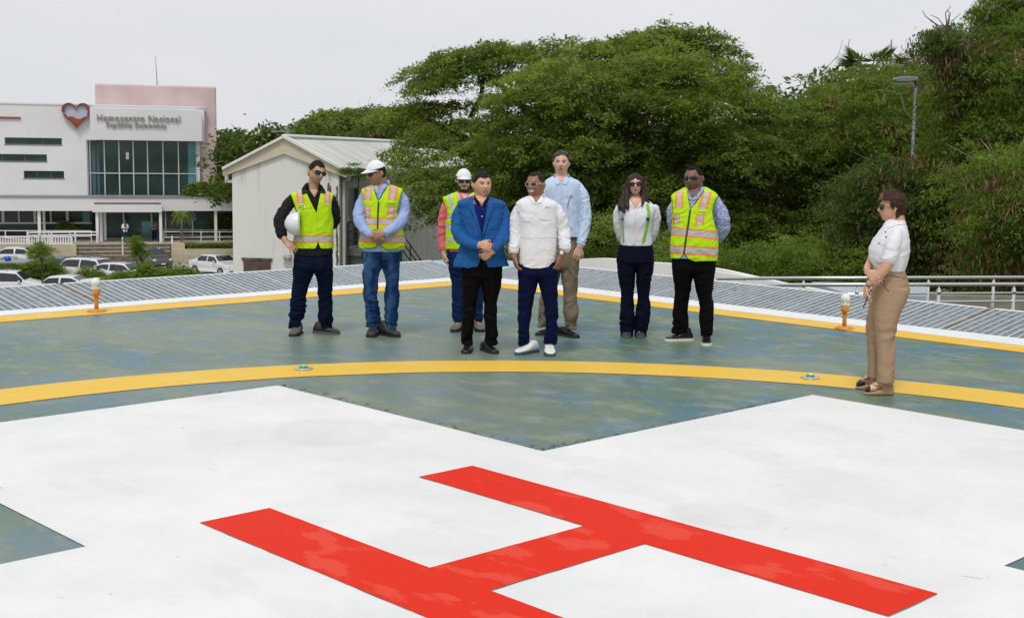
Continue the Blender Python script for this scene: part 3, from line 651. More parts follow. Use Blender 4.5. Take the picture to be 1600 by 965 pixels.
# ------------------------------------------------------------ stainless ramp railings, white curved parapet
m_inox = mat('stainless_tube', (.66,.66,.65), .25, metal=.9)
def inox(label, A, B, zt, zm, posts, zb_):
    root = empty('steel_railing', (0,0,0), 0, label, 'railing', 'stainless ramp railings'); A = Vector(A); B = Vector(B)
    def Q(t, z): p = A.lerp(B, t); return Vector((p.x,p.y,z))
    for nm, z, r in (('top_rail', zt, .026), ('lower_rail', zm, .018)):
        mb = MB(); mb.tube([Q(0,z), Q(1,z)], r, 12); mb.build(nm, m_inox, root, True)
    for t in posts:
        mb = MB(); mb.tube([Q(t,zb_), Q(t,zt-.06), Q(t,zt-.045), Q(t,zt)], [.024,.024,.010,.010], 12); mb.lathe([(.03,0),(.03,.05),(.024,.055)], Q(t,zt-.14), 12); mb.build('post', m_inox, root, True)
    return root
pA, pB = at(1120, 436, 19.6), at(1800, 431, 20.9)
inox('rear stainless handrail along the ramp, against the trees at right', pA, pB, (pA.z+pB.z)/2, at(1500,458,20.3).z, [.06,.19,.335,.471,.622,.77,.92], -1.6)
pA, pB = at(1150, 447.5, 17.6), at(1800, 441, 18.6)
inox('front stainless handrail along the ramp, nearer the safety net at right', pA, pB, (pA.z+pB.z)/2, at(1500,470,18.2).z, [.085,.28,.475,.657,.83,.98], -1.5)
def wall_line(name, label, pts, zb_, th, m, cat='wall'):
    mb = MB(); n = len(pts); vs = []
    for i, p in enumerate(pts):
        d = Vector(pts[min(i+1,n-1)])-Vector(pts[max(i-1,0)]); d.z = 0; d.normalize(); nn = Vector((-d.y, d.x, 0))*th
        p = Vector(p); q = p+nn; vs += [p, q, Vector((p.x,p.y,zb_)), Vector((q.x,q.y,zb_))]
    fs = []
    for i in range(n-1):
        a = 4*i; b = a+4; fs += [(a,b,b+1,a+1),(a+2,b+2,b,a),(a+1,b+1,b+3,a+3)]
    fs += [(0,1,3,2),((n-1)*4,(n-1)*4+2,(n-1)*4+3,(n-1)*4+1)]
    mb.add(vs, fs); o = mb.build(name, m); return tag(o, label, cat)
m_par = mat('parapet_white', (.78,.77,.76), .8, var=.05, vscale=1, stretch=(1,1,.4))
def spl(ctrl, n=8):
    out = []; c = [Vector(p) for p in ctrl]; c = [c[0]*2-c[1]]+c+[c[-1]*2-c[-2]]
    for i in range(1, len(c)-2):
        for k in range(n):
            t = k/n; out.append(.5*((2*c[i])+(-c[i-1]+c[i+1])*t+(2*c[i-1]-5*c[i]+4*c[i+1]-c[i+2])*t*t+(-c[i-1]+3*c[i]-3*c[i+1]+c[i+2])*t**3))
    out.append(c[-2]); return out
wall_line('white_parapet', 'white curved parapet wall behind the group, sloping down to the right', spl([at(760,412,24.6),at(860,408,24.5),at(905,405,24.3),at(945,404,24),at(1000,409,23.7),at(1060,413,23.4),at(1118,420,23),at(1170,431,22.6),at(1215,441,22.2),at(1260,449,21.9)]), -3.5, .18, m_par)
wall_line('white_parapet', 'lower white parapet seen below the handrails, left of the right orange lamp', spl([at(1110,423,21.3),at(1160,431,21.2),at(1200,438,21.1),at(1255,448,20.9),at(1300,457,20.7),at(1345,463,20.5)]), -2.6, .15, m_par)
m_lroof = mat('lower_roof', (.42,.47,.52), .6, var=.08, vscale=.8)
mb = MB(); q = [at(1268,441,23), at(1450,440,23), at(1450,462,20.9), at(1330,463,20.9)]; zq = sum(p.z for p in q)/4
mb.prism([(p.x,p.y,zq) for p in q], (0,0,-.25)); o = mb.build('lower_roof', m_lroof); tag(o, 'flat pale grey blue roof slab seen through the handrails', 'roof')
mb = MB(); a, b = at(1360,459,22.6), at(1600,456,22.8); mb.box(a.x,b.x+3,22.5,22.7,-3,a.z-.0); o = mb.build('garden_wall', mat('garden_wall',(.26,.24,.20),.9,var=.2,vscale=2)); tag(o,'low brown grey wall behind the ramp railings at right','wall')

# street lamp
LY = 32.0; p = at(1416, 440, LY); root = empty('street_lamp', (p.x, p.y, GZ), 0, 'grey steel street lamp with one flat head among the right hand trees', 'street lamp')
zt = at(1421,120,LY).z-GZ; mb = MB(); mb.tube([(0,0,0),(0,0,zt*.5),(.0,0,zt)], [.06,.052,.040], 12); mb.build('pole', mat('galvanised',(.17,.20,.23),.5,metal=.3), root, True)
xl = at(1384,126,LY).x-at(1420,126,LY).x
prof = [(xl,-.02),(xl+.02,.03),(xl*.6,.06),(xl*.2,.06),(.02,.04),(.02,-.03),(xl*.3,-.075),(xl*.9,-.07)]
mb = MB(); mb.prism([(x,-.12,zt-.06+z) for x,z in prof], (0,.24,0)); mb.build('lamp_head', mat('lamp_head_grey',(.24,.26,.29),.45), root, bevel=.02)
mb = MB(); mb.box(xl*.95,xl*.3,-.09,.09,zt-.19,zt-.162); mb.build('lamp_lens', mat('lens_grey',(.3,.3,.3),.2), root)
# wires
m_wire = mat('wire', (.05,.05,.055), .6)
for (a, b, lab) in (((1150,148,60),(1680,150,60),'upper overhead wire crossing the trees at right'),((1150,154,60),(1680,157,60),'second overhead wire just below the upper one at right'),
                    ((1290,271,37),(1700,288,37),'thin grey wire crossing the wood left of the short haired woman'),((1290,295,37),(1700,310,37),'lower grey wire crossing the wood left of the short haired woman')):
    A, B = at(*a), at(*b); pts = [A.lerp(B, t/12)-Vector((0,0,.35*sin(pi*t/12))) for t in range(13)]
    mb = MB(); mb.tube(pts, .018 if a[2] > 50 else .012, 5); o = mb.build('wire', m_wire if a[2] > 50 else mat('wire_grey',(.3,.31,.32),.5)); tag(o, lab, 'wire')
# utility pole behind the shed
p = at(450, 215, 90); root = empty('utility_pole', (p.x,p.y,GZ), 0, 'grey utility pole with crossarm poking above the shed ridge', 'utility pole')
z = at(450,201,90).z-GZ; m_pole = mat('pole_grey', (.22,.22,.22), .7)
mb = MB(); mb.tube([(0,0,0),(0,0,z)], .14, 8); mb.build('pole', m_pole, root)
mb = MB(); mb.box(-1.15,.1,-.06,.06,z-.25,z-.15); 
for x in (-1.0,-.35): mb.tube([(x,0,z-.15),(x,0,z+.0)], .05, 6)
mb.build('crossarm', m_pole, root)
mb = MB(); a = at(1393, 62, 70); mb.tube([(a.x,a.y,GZ),(a.x,a.y,a.z-2),(a.x,a.y,a.z)], [.12,.05,.03], 6); o = mb.build('mast', m_pole); tag(o, 'thin distant mast rising above the treetops near the street lamp', 'mast')
# ------------------------------------------------------------ vehicles
m_cglass = mat('car_glass', (.012,.016,.02), .06, spec=.7)
m_tyre = mat('tyre', (.02,.02,.02), .8); m_rim = mat('rim', (.4,.4,.42), .35, metal=.7)
m_head = mat('headlight', (.75,.75,.70), .12, spec=.8); m_tail = mat('taillight', (.55,.06,.02), .2, spec=.7)
m_black = mat('black_plastic', (.02,.02,.022), .5)
CARP = {
 'sedan': dict(L=4.4, W=1.70, H=1.45, prof=[(0,.62,.62,.62),(.04,.78,.80,.80),(.16,.90,.93,.93),(.24,.93,1.0,1.0),(.36,.93,1.38,1.40),(.50,.93,1.43,1.45),(.66,.93,1.40,1.42),(.80,.95,1.10,1.12),(.90,.95,.99,1.0),(.97,.92,.95,.95),(1,.70,.70,.70)], win=(.24,.80)),
 'suv': dict(L=4.5, W=1.82, H=1.70, prof=[(0,.70,.70,.70),(.03,.90,.92,.92),(.14,1.02,1.06,1.06),(.22,1.05,1.14,1.14),(.34,1.05,1.62,1.64),(.50,1.05,1.68,1.70),(.75,1.06,1.66,1.68),(.86,1.08,1.60,1.62),(.96,1.06,1.18,1.20),(1,.80,.80,.80)], win=(.22,.96)),
 'hatch': dict(L=3.9, W=1.66, H=1.50, prof=[(0,.62,.62,.62),(.04,.80,.83,.83),(.17,.92,.95,.95),(.25,.95,1.03,1.03),(.39,.95,1.43,1.45),(.55,.95,1.48,1.50),(.78,.96,1.44,1.46),(.90,.97,1.28,1.30),(.975,.95,1.02,1.02),(1,.70,.70,.70)], win=(.25,.975)),
}
def car(kind, col, loc, heading, label, extra=None, rough=.25):
    """front of the car at local -y... length along local x: x=0 front bumper; heading turns it about its middle"""
    c = CARP[kind]; L, Wd = c['L'], c['W']/2
    root = empty('parked_car', (loc[0], loc[1], GZ), heading, label, 'car', 'cars in the parking lot')
    mpaint = mat('paint_%.2f_%.2f_%.2f' % col, col, rough, coat=.8, spec=.5)
    def lerp_prof(f):
        p = c['prof']
        for i in range(len(p)-1):
            if p[i][0] <= f <= p[i+1][0]:
                t = (f-p[i][0])/(p[i+1][0]-p[i][0]); t = t
                return [p[i][k]+(p[i+1][k]-p[i][k])*t for k in (1,2,3)]
        return p[-1][1:]
    st = sorted({*[p[0] for p in c['prof']], *[k/30 for k in range(31)]})
    mb = MB(); ring = []
    def section(f):
        zb_, zr, zm = lerp_prof(f); e = min(f, 1-f); wb = Wd*(1-.16*max(0, 1-e/.10)**2); zlow = .30 if .06 < f < .94 else .34+.1*(1-e/.06)
        arch = any(abs(f-a) < .075 for a in (.185,.80)); 
        if arch: a = min((.185,.80), key=lambda q: abs(f-q)); zl = .30+.36*math.sqrt(max(0, 1-((f-a)/.078)**2))
        else: zl = zlow
        zl = min(zl, zb_-.05); wr = wb-(zr-zb_)*.42 if zr-zb_ > .1 else wb-.04
        return [(0,zlow),(wb*.96,zlow),(wb*.96,zl),(wb,(zl+zb_)/2),(wb*.985,zb_-.03),(wb*.97,zb_),((wb*.97+wr)/2,(zb_+zr)/2),(wr,zr-.01),(wr-.10,zm-.004 if zm>zr else zm),(0,zm+.0)]
    secs = [section(f) for f in st]; n = len(secs[0]); vs = []
    for f, s in zip(st, secs):
        for y, z in s: vs.append((-(f-.5)*L, y, z))
        for y, z in s[1:-1][::-1]: vs.append((-(f-.5)*L, -y, z))
    m = 2*n-2
    fs = [(i*m+j, (i+1)*m+j, (i+1)*m+(j+1) % m, i*m+(j+1) % m) for i in range(len(st)-1) for j in range(m)]
    fs += [tuple(range(m)), tuple(range((len(st)-1)*m, len(st)*m))[::-1]]
    mb.add(vs, fs); b = mb.build('body', mpaint, root, True)
    # glazing: side windows slightly proud of the body, windscreen, rear screen
    w0, w1 = c['win']
    def side_pt(f, k, sgn):  # k 0 belt .. 1 roof edge
        s = section(f); y0, z0 = s[5]; y1, z1 = s[7]; return Vector((-(f-.5)*L, sgn*(y0+(y1-y0)*k+.006), z0+(z1-z0)*k+.003))
    pf = [p for p in c['prof'] if p[2]-p[1] > .3]; fa, fb = pf[0][0], pf[-1][0]
    for sgn in (-1, 1):
        groups = [(w0+.035, (fa+fb)/2-.012), ((fa+fb)/2+.012, fb+(w1-fb)*.55)]
        for ga, gb_ in groups:
            mb = MB(); k = 8; A = []; B = []
            for i in range(k+1):
                f = ga+(gb_-ga)*i/k; zb_, zr, _ = lerp_prof(f); A.append(side_pt(f,.10,sgn)); B.append(side_pt(f,.86,sgn))
            base = A+B; q = [(i,i+1,k+2+i,k+1+i) for i in range(k)]
            mb.add(base, q if sgn > 0 else [x[::-1] for x in q]); mb.build('side_window', m_cglass, root)
    for nm, f0, f1 in (('windscreen', w0+.012, fa-.008), ('rear_window', fb+.012, w1-.02)):
        mb = MB(); A = []; k = 4
        for i in range(k+1):
            f = f0+(f1-f0)*i/k; s = section(f); zz = s[9][1]+.012; yw = s[7][0]-.07
            A += [(-(f-.5)*L, -yw, zz-.008), (-(f-.5)*L, 0, zz), (-(f-.5)*L, yw, zz-.008)]
        mb.add(A, [q for i in range(k) for q in ((3*i,3*i+1,3*i+4,3*i+3),(3*i+1,3*i+2,3*i+5,3*i+4))]); mb.build(nm, m_cglass, root, True)
    for f in (.185,.80):
        for sgn in (-1,1):
            x = -(f-.5)*L; wr_ = .32
            wmb = MB(); wmb.tube([(x,sgn*(Wd-.20),wr_),(x,sgn*(Wd-.01),wr_)], wr_, 20); w = wmb.build('wheel', m_tyre, root)
            wmb = MB(); wmb.tube([(x,sgn*(Wd-.1),wr_),(x,sgn*(Wd+.003),wr_)], wr_*.62, 14); wmb.build('rim', m_rim, w)
    for sgn in (-1,1):
        zb_ = lerp_prof(.04)[0]
        hb = MB(); x = L/2-.10; hb.lathe([(.0,-.02),(.11,-.02),(.13,0),(.11,.06),(.0,.07)], (0,0,0), 12)
        hb.v = [(x+vz*.9-.02, sgn*Wd*.72+vy*1.15, zb_-.07+vx*.75) for vx,vy,vz in hb.v]; hb.build('headlight', m_head, root, True)
        tb = MB(); tz = c['prof'][-2][1]; tb.box(-L/2+.02,-L/2+.14,sgn*Wd*.70,sgn*(Wd*.93),tz-.22,tz-.02); tb.build('taillight', m_tail, root, bevel=.02)
        mm = MB(); x = -(w0+.07-.5)*L; mm.box(x-.06,x+.06,sgn*(Wd-.02),sgn*(Wd+.17),lerp_prof(w0+.05)[0]+.0,lerp_prof(w0+.05)[0]+.13); mm.build('mirror', mpaint, root, bevel=.03)
    gb2 = MB(); gb2.box(L/2-.11,L/2-.005,-Wd*.45,Wd*.45,.46,.60); gb2.box(L/2-.13,L/2-.01,-Wd*.7,Wd*.7,.30,.40); gb2.build('grille', m_black, root, bevel=.01)
    pb = MB(); pb.box(L/2-.02,L/2+.01,-.17,.17,.44,.53); pb.build('number_plate', m_whitep, root)
    if kind == 'suv':
        for sgn in (-1,1):
            rb = MB(); rb.tube([(.3,sgn*.62,1.70),(.2,sgn*.62,1.76),(-1.3,sgn*.62,1.76),(-1.4,sgn*.62,1.69)], .02, 6); rb.build('roof_rail', m_black, root)
    return root
def cpos(px, pyroof, h):
    Y = 5
    d = ray(px, pyroof); t = (GZ+h-CH)/d.z; p = CAM+d*t; return p
p = cpos(238, 387.5, 1.48); car('hatch', (.05,.055,.06), p, radians(-52), 'dark grey hatchback with round pale headlights parked before the clinic steps')
p = cpos(338, 397, 1.43); car('sedan', (.62,.64,.66), p, radians(-38), 'silver white sedan with clear windscreen beside the shed wall')
p = cpos(8, 422.5, 1.66); car('suv', (.70,.70,.71), p, radians(8), 'white estate car with black roof rails cropped by the left picture edge')
p = cpos(100, 429.5, 1.44); car('sedan', (.70,.70,.71), p, radians(176), 'white sedan between the left estate car and the white car behind the orange lamp')
p = cpos(150, 434.5, 1.44); car('sedan', (.68,.69,.71), p, radians(174), 'white car whose roof shows just behind the left orange lamp')
p = cpos(146, 402.5, 1.68); car('suv', (.66,.67,.69), p, radians(-22), 'white sport utility car showing an orange red tail light among bushes')
p = cpos(192, 411, 1.43); car('hatch', (.66,.67,.70), p, radians(-14), 'silver white hatchback half hidden by bushes in front of the dark hatchback')
p = cpos(88, 400.5, 1.44); car('sedan', (.03,.10,.12), p, radians(-12), 'dark teal car behind the bushes with only roof and glass showing')
p = cpos(28, 385.5, 1.44); car('sedan', (.66,.68,.70), p, radians(5), 'pale car behind the light green bush below the picket balustrade')
p = cpos(14, 428, 1.9)
# patrol pick-up bar with blue beacon at the far left
q = at(10, 408, 66); root = empty('patrol_van', (q.x-1.4, q.y, GZ), radians(4), 'white van with a blue beacon on its roof board, cropped by the left edge', 'van')
hz_ = q.z-GZ
mb = MB(); mb.prism([(-3.2,-.9,.4),(1.0,-.9,.4),(1.25,-.9,1.0),(.7,-.9,1.25),(.1,-.9,hz_-.42),(-3.2,-.9,hz_-.35)], (0,1.8,0)); mb.build('body', mat('van_white',(.70,.71,.72),.35), root, bevel=.08)
mb = MB(); mb.prism([(-1.8,-.905,1.3),(.4,-.905,1.3),(.0,-.905,hz_-.6),(-1.8,-.905,hz_-.6)], (0,.004,0)); mb.build('side_window', m_cglass, root)
mb = MB(); mb.prism([(-3.2,-1.0,hz_-.15),(2.6,-.9,hz_-.02),(2.6,.9,hz_-.02),(-3.2,1.0,hz_-.15)], (0,0,.06)); mb.build('roof_board', mat('board_grey',(.22,.25,.28),.5), root)
mb = MB(); mb.prism([(-3.0,-.5,hz_-.34),(.5,-.5,hz_-.3),(.5,.5,hz_-.3),(-3.0,.5,hz_-.34)], (0,0,.14)); mb.build('roof_box', m_whitep, root, bevel=.03)
mb = MB(); mb.lathe([(.16,0),(.16,.14),(.11,.22),(.0,.24)], (1.45,0,hz_+.03), 14); mb.build('beacon', mat('beacon_blue',(.01,.05,.55),.15,spec=.7), root, True)
for x in (-2.4,.45):
    for y in (-.8,.8): mb = MB(); mb.tube([(x,y-.1,.34),(x,y+.1,.34)], .34, 16); mb.build('wheel', m_tyre, root)
# motorcycle-like dark fairing pieces beside the silver car
p = at(350, 424, 80)
# ------------------------------------------------------------ vegetation
def leaf_mat(name, dark, mid, light, trans=.35):
    m = bpy.data.materials.new(name); m.use_nodes = True; t = m.node_tree; t.nodes.clear(); N = t.nodes.new; L = t.links.new
    o = N('ShaderNodeOutputMaterial'); a = N('ShaderNodeAttribute'); a.attribute_name = 'tone'
    r = N('ShaderNodeValToRGB'); e = r.color_ramp.elements; e[0].position = 0; e[0].color = (*dark,1); e[1].position = 1; e[1].color = (*light,1); x = e.new(.5); x.color = (*mid,1)
    L(a.outputs['Fac'], r.inputs['Fac'])
    d = N('ShaderNodeBsdfPrincipled'); d.inputs['Roughness'].default_value = .55; d.inputs['Specular IOR Level'].default_value = .25; L(r.outputs['Color'], d.inputs['Base Color'])
    tr = N('ShaderNodeBsdfTranslucent'); hs = N('ShaderNodeMixRGB'); hs.blend_type='MULTIPLY'; hs.inputs['Fac'].default_value=1; L(r.outputs['Color'], hs.inputs['Color1']); hs.inputs['Color2'].default_value=(1.5,1.4,.5,1); L(hs.outputs['Color'], tr.inputs['Color'])
    mx = N('ShaderNodeMixShader'); mx.inputs['Fac'].default_value = trans; L(d.outputs[0], mx.inputs[1]); L(tr.outputs[0], mx.inputs[2]); L(mx.outputs[0], o.inputs['Surface']); return m
LEAF_N = 3.2
DOME = .78
SPR = 1.0
ML = dict(
 rain = leaf_mat('rain_tree_leaf', (.060,.105,.022), (.165,.245,.050), (.33,.41,.10), .45),
 bright = leaf_mat('bright_leaf', (.055,.100,.018), (.145,.225,.040), (.29,.36,.075), .5),
 dull = leaf_mat('dull_leaf', (.035,.070,.016), (.090,.145,.032), (.18,.24,.055), .45),
 grassy = leaf_mat('shrub_leaf', (.06,.115,.018), (.160,.250,.040), (.30,.39,.08), .5),
 pod = leaf_mat('brown_pod', (.085,.030,.020), (.20,.085,.060), (.34,.19,.14), .15),
 dry = leaf_mat('dry_leaf', (.08,.05,.04), (.16,.11,.09), (.25,.19,.15), .2))
m_bark = mat('bark', (.045,.032,.024), .95, vscale=3, col2=(.10,.075,.058), bump=.02, bscale=12, stretch=(1,1,.3))
m_bark2 = mat('pale_bark', (.12,.09,.07), .95, vscale=3, col2=(.22,.18,.15), bump=.01, bscale=14)
def leaves_mesh(name, P, A, B, tone, m, parent):
    """P centres (n,3); A half length vectors; B half width vectors: diamond-ish quads"""
    n = len(P); v = np.empty((n,4,3)); v[:,0] = P-A; v[:,1] = P+B-A*.1; v[:,2] = P+A; v[:,3] = P-B-A*.1
    me = bpy.data.meshes.new(name); me.vertices.add(4*n); me.vertices.foreach_set('co', v.reshape(-1).astype(np.float32))
    me.loops.add(4*n); me.loops.foreach_set('vertex_index', np.arange(4*n, dtype=np.int32))
    me.polygons.add(n); me.polygons.foreach_set('loop_start', np.arange(0,4*n,4,dtype=np.int32)); me.polygons.foreach_set('loop_total', np.full(n,4,dtype=np.int32))
    me.update(calc_edges=True)
    at_ = me.attributes.new('tone','FLOAT','POINT'); at_.data.foreach_set('value', np.repeat(tone,4).astype(np.float32))
    me.materials.append(m); o = bpy.data.objects.new(name, me); COL.objects.link(o); o.parent = parent; return o
def pads_to_leaves(pads, per, ll, lw, droop=.25, surf=.6, flat=1.0, seed=0):
    per = per*LEAF_N; ll = ll*.46; lw = lw*.50
    r = np.random.default_rng(seed); Ps=[]; As=[]; Bs=[]; T=[]
    for pad in pads:
        c, rad, dens = pad[:3]; tlt = pad[3] if len(pad) > 3 else (0,0)
        n = int(per*dens)
        d = r.normal(size=(n,3)); d /= np.linalg.norm(d,axis=1)[:,None]
        d[:,2] = np.where(d[:,2] < -.15, np.abs(d[:,2])*.6 - .15, d[:,2])
        rr = surf+(1-surf)*r.random(n); rr *= 1+.16*r.normal(size=n)
        # ragged sprays: several sub clumps pushed out from the pad
        k = max(6, n//60); sc = r.normal(size=(k,3)); sc /= np.linalg.norm(sc,axis=1)[:,None]; sc[:,2] = np.abs(sc[:,2])*.7-.12
        idx = r.integers(0,k,n); mixw = r.random(n)[:,None]
        base = d*rr[:,None]*.55 + sc[idx]*.72
        base = np.where(mixw < .25, d*rr[:,None], base)
        kk = max(6, n//34); rho = np.sqrt(r.random(kk))*1.08; an = r.random(kk)*2*np.pi; lob = 1+.20*np.sin(an*3+r.random()*6)+.10*np.sin(an*7+r.random()*6); rho2 = rho*lob
        dm = np.stack([rho2*np.cos(an), rho2*np.sin(an), np.sqrt(np.clip(1-np.minimum(rho,1)**2,0,1))*(.55+.45*r.random(kk))-.40*rho**3+.12*r.normal(size=kk)],1)
        di = r.integers(0,kk,n); RR = np.array(rad); fan = r.normal(size=(n,3))*np.array([.15,.15,.045]); fan[:,2] -= .9*(fan[:,0]**2+fan[:,1]**2)
        dome = dm[di]+fan*SPR/RR
        ctone = (r.random(kk)[di]-.5)*.5
        base = np.where((r.random(n) < DOME)[:,None], dome, base)
        p = np.array(c)+base*np.array(rad); p[:,2] += (p[:,0]-c[0])*tlt[0]+(p[:,1]-c[1])*tlt[1]
        out = d*.6+sc[idx]; out[:,2] = out[:,2]*.35 - droop*r.random(n)*1.6; out += r.normal(size=(n,3))*.45; out /= np.linalg.norm(out,axis=1)[:,None]
        up = np.stack([r.normal(size=n)*.5, r.normal(size=n)*.5, np.full(n,1.0)],1)
        side = np.cross(out, up); side /= np.linalg.norm(side,axis=1)[:,None]+1e-6
        s = (.65+.7*r.random(n))[:,None]
        Ps.append(p); As.append(out*ll*.5*s); Bs.append(side*lw*.5*s)
        T.append(np.clip(.42+.12*r.normal(size=n)+ ctone + (r.random()-.5)*.25, 0, 1))
    return [np.concatenate(x) for x in (Ps,As,Bs,T)]
def in_poly(x, y, poly):
    c = False; n = len(poly)
    for i in range(n):
        x0,y0 = poly[i]; x1,y1 = poly[(i+1)%n]
        if (y0 > y) != (y1 > y) and x < (x1-x0)*(y-y0)/(y1-y0)+x0: c = not c
    return c
def limb(mb, a, b, r0, r1, seed, n=5, wob=.06):
    rr = random.Random(seed); a = Vector(a); b = Vector(b); L = (b-a).length; pts = [a]
    for i in range(1,n): t = i/n; pts.append(a.lerp(b,t)+Vector((rr.uniform(-1,1),rr.uniform(-1,1),rr.uniform(-.3,1)))*L*wob)
    pts.append(b); mb.tube(pts, [r0+(r1-r0)*(i/n) for i in range(n+1)], 7)
def tree(label, poly, Y, depth, npads, rad, flat, per, ll, lw, m, trunk_px, trunk_r, seed, name='tree', cat='tree', group=None, pods=0, twigs=0, droop=.25, base_z=None, kind_twigs=None, bark=None, extra=None, limbs=26, surf=.6, tilt=.0, dome=None):
    global DOME
    DOME = .85 if dome is None else dome
    global SPR
    SPR = max(.5, ll/.30)
    rr = random.Random(seed); xs = [p[0] for p in poly]; ys = [p[1] for p in poly]; pads = []; cx = (min(xs)+max(xs))/2; hw = (max(xs)-min(xs))/2
    tries = 0
    while len(pads) < npads and tries < npads*60:
        tries += 1; x = rr.uniform(min(xs),max(xs)); y = rr.uniform(min(ys),max(ys))
        if not in_poly(x,y,poly): continue
        sc = F_/Y; R = rad*rr.uniform(.65,1.25)
        if not in_poly(x,y-R*flat*sc*.7,poly): 
            if rr.random() < .8: continue
        f = max(0, 1-((x-cx)/hw)**2)**.5
        dy = rr.uniform(-1,1); dy = math.copysign(abs(dy)**.6, dy)*depth*max(f,.3)
        if dy > 0 and rr.random() < .45: dy = -dy
        p = at(x,y,Y+dy); pads.append((tuple(p),(R,R,R*flat),rr.uniform(.8,1.2)*(R/rad)**1.5))
    if extra: pads += extra
    if tilt:
        mx_ = at(cx, (min(ys)+max(ys))/2, Y).x; hwm = hw*Y/F_
        pads = [(c_,r_,d_,(-tilt*max(-1,min(1,(c_[0]-mx_)/hwm))*1.1, tilt*max(-.3,min(1,(Y-c_[1])/max(depth,.1)))*.9)) for c_,r_,d_ in pads]
    tp = at(trunk_px[0], trunk_px[1], Y); bz = GZ if base_z is None else base_z
    root = empty(name, (tp.x,tp.y,bz), 0, label, cat, group)
    off = np.array([tp.x,tp.y,bz])
    P,A,B,T = pads_to_leaves(pads, per, ll, lw, droop, surf, flat, seed)
    leaves_mesh('crown', P-off, A, B, T, ML[m], root)
    mb = MB(); k = max(3,len(pads)//limbs)
    fork = Vector((0,0,max(.3,(tp.z-bz))))
    mb.tube([(0,0,0),fork*.5+Vector((rr.uniform(-.1,.1),0,0)),fork],[trunk_r*1.35,trunk_r,trunk_r*.85],10)
    sel = rr.sample(pads, min(len(pads), 18))
    for i,(c,*_) in enumerate(sel): limb(mb, fork, Vector(c)-Vector(off), trunk_r*.42, trunk_r*.08, seed*31+i)
    mb.build('trunk', bark or m_bark, root, True)
    if twigs:
        mb = MB()
        for i in range(twigs):
            c = rr.choice(pads); q = Vector(c[0])-Vector(off); e = q+Vector((rr.uniform(-1,1),rr.uniform(-1,1),rr.uniform(.1,1.2)))*c[1][0]*1.5; limb(mb,q,e,.022,.006,seed*7+i,4,.12)
        mb.build('bare_twigs', m_bark2, root)['kind']='stuff'
    if pods:
        r = np.random.default_rng(seed+5); Ps=[];As=[];Bs=[];T=[]
        for i in range(pods):
            c = pads[rr.randrange(len(pads))]; d = r.normal(size=3); d/=np.linalg.norm(d); d[1]=-abs(d[1]); q = np.array(c[0])+d*np.array(c[1])*np.array([.9,1.05,.9]); n = int(rr.uniform(14,30))
            p = q+r.normal(size=(n,3))*np.array([.16,.16,.11]); dr = np.stack([r.normal(size=n)*.28,r.normal(size=n)*.28,-np.ones(n)],1); dr/=np.linalg.norm(dr,axis=1)[:,None]
            sd = np.stack([r.normal(size=n),r.normal(size=n)*.4,np.zeros(n)],1); sd/=np.linalg.norm(sd,axis=1)[:,None]
            Ps.append(p); As.append(dr*.085*(.7+.6*r.random(n))[:,None]); Bs.append(sd*.013); T.append(np.clip(.5+.28*r.normal(size=n)+(r.random()-.5)*.4,0,1))
        leaves_mesh('seed_pods', np.concatenate(Ps)-off, np.concatenate(As), np.concatenate(Bs), np.concatenate(T), ML['pod'], root)
    return root
def apad(px, py, Y, R, f=.35, d=1.0):
    f = f*1.15; R = R*.95
    p = at(px,py,Y); return (tuple(p),(R,R,R*f),d)

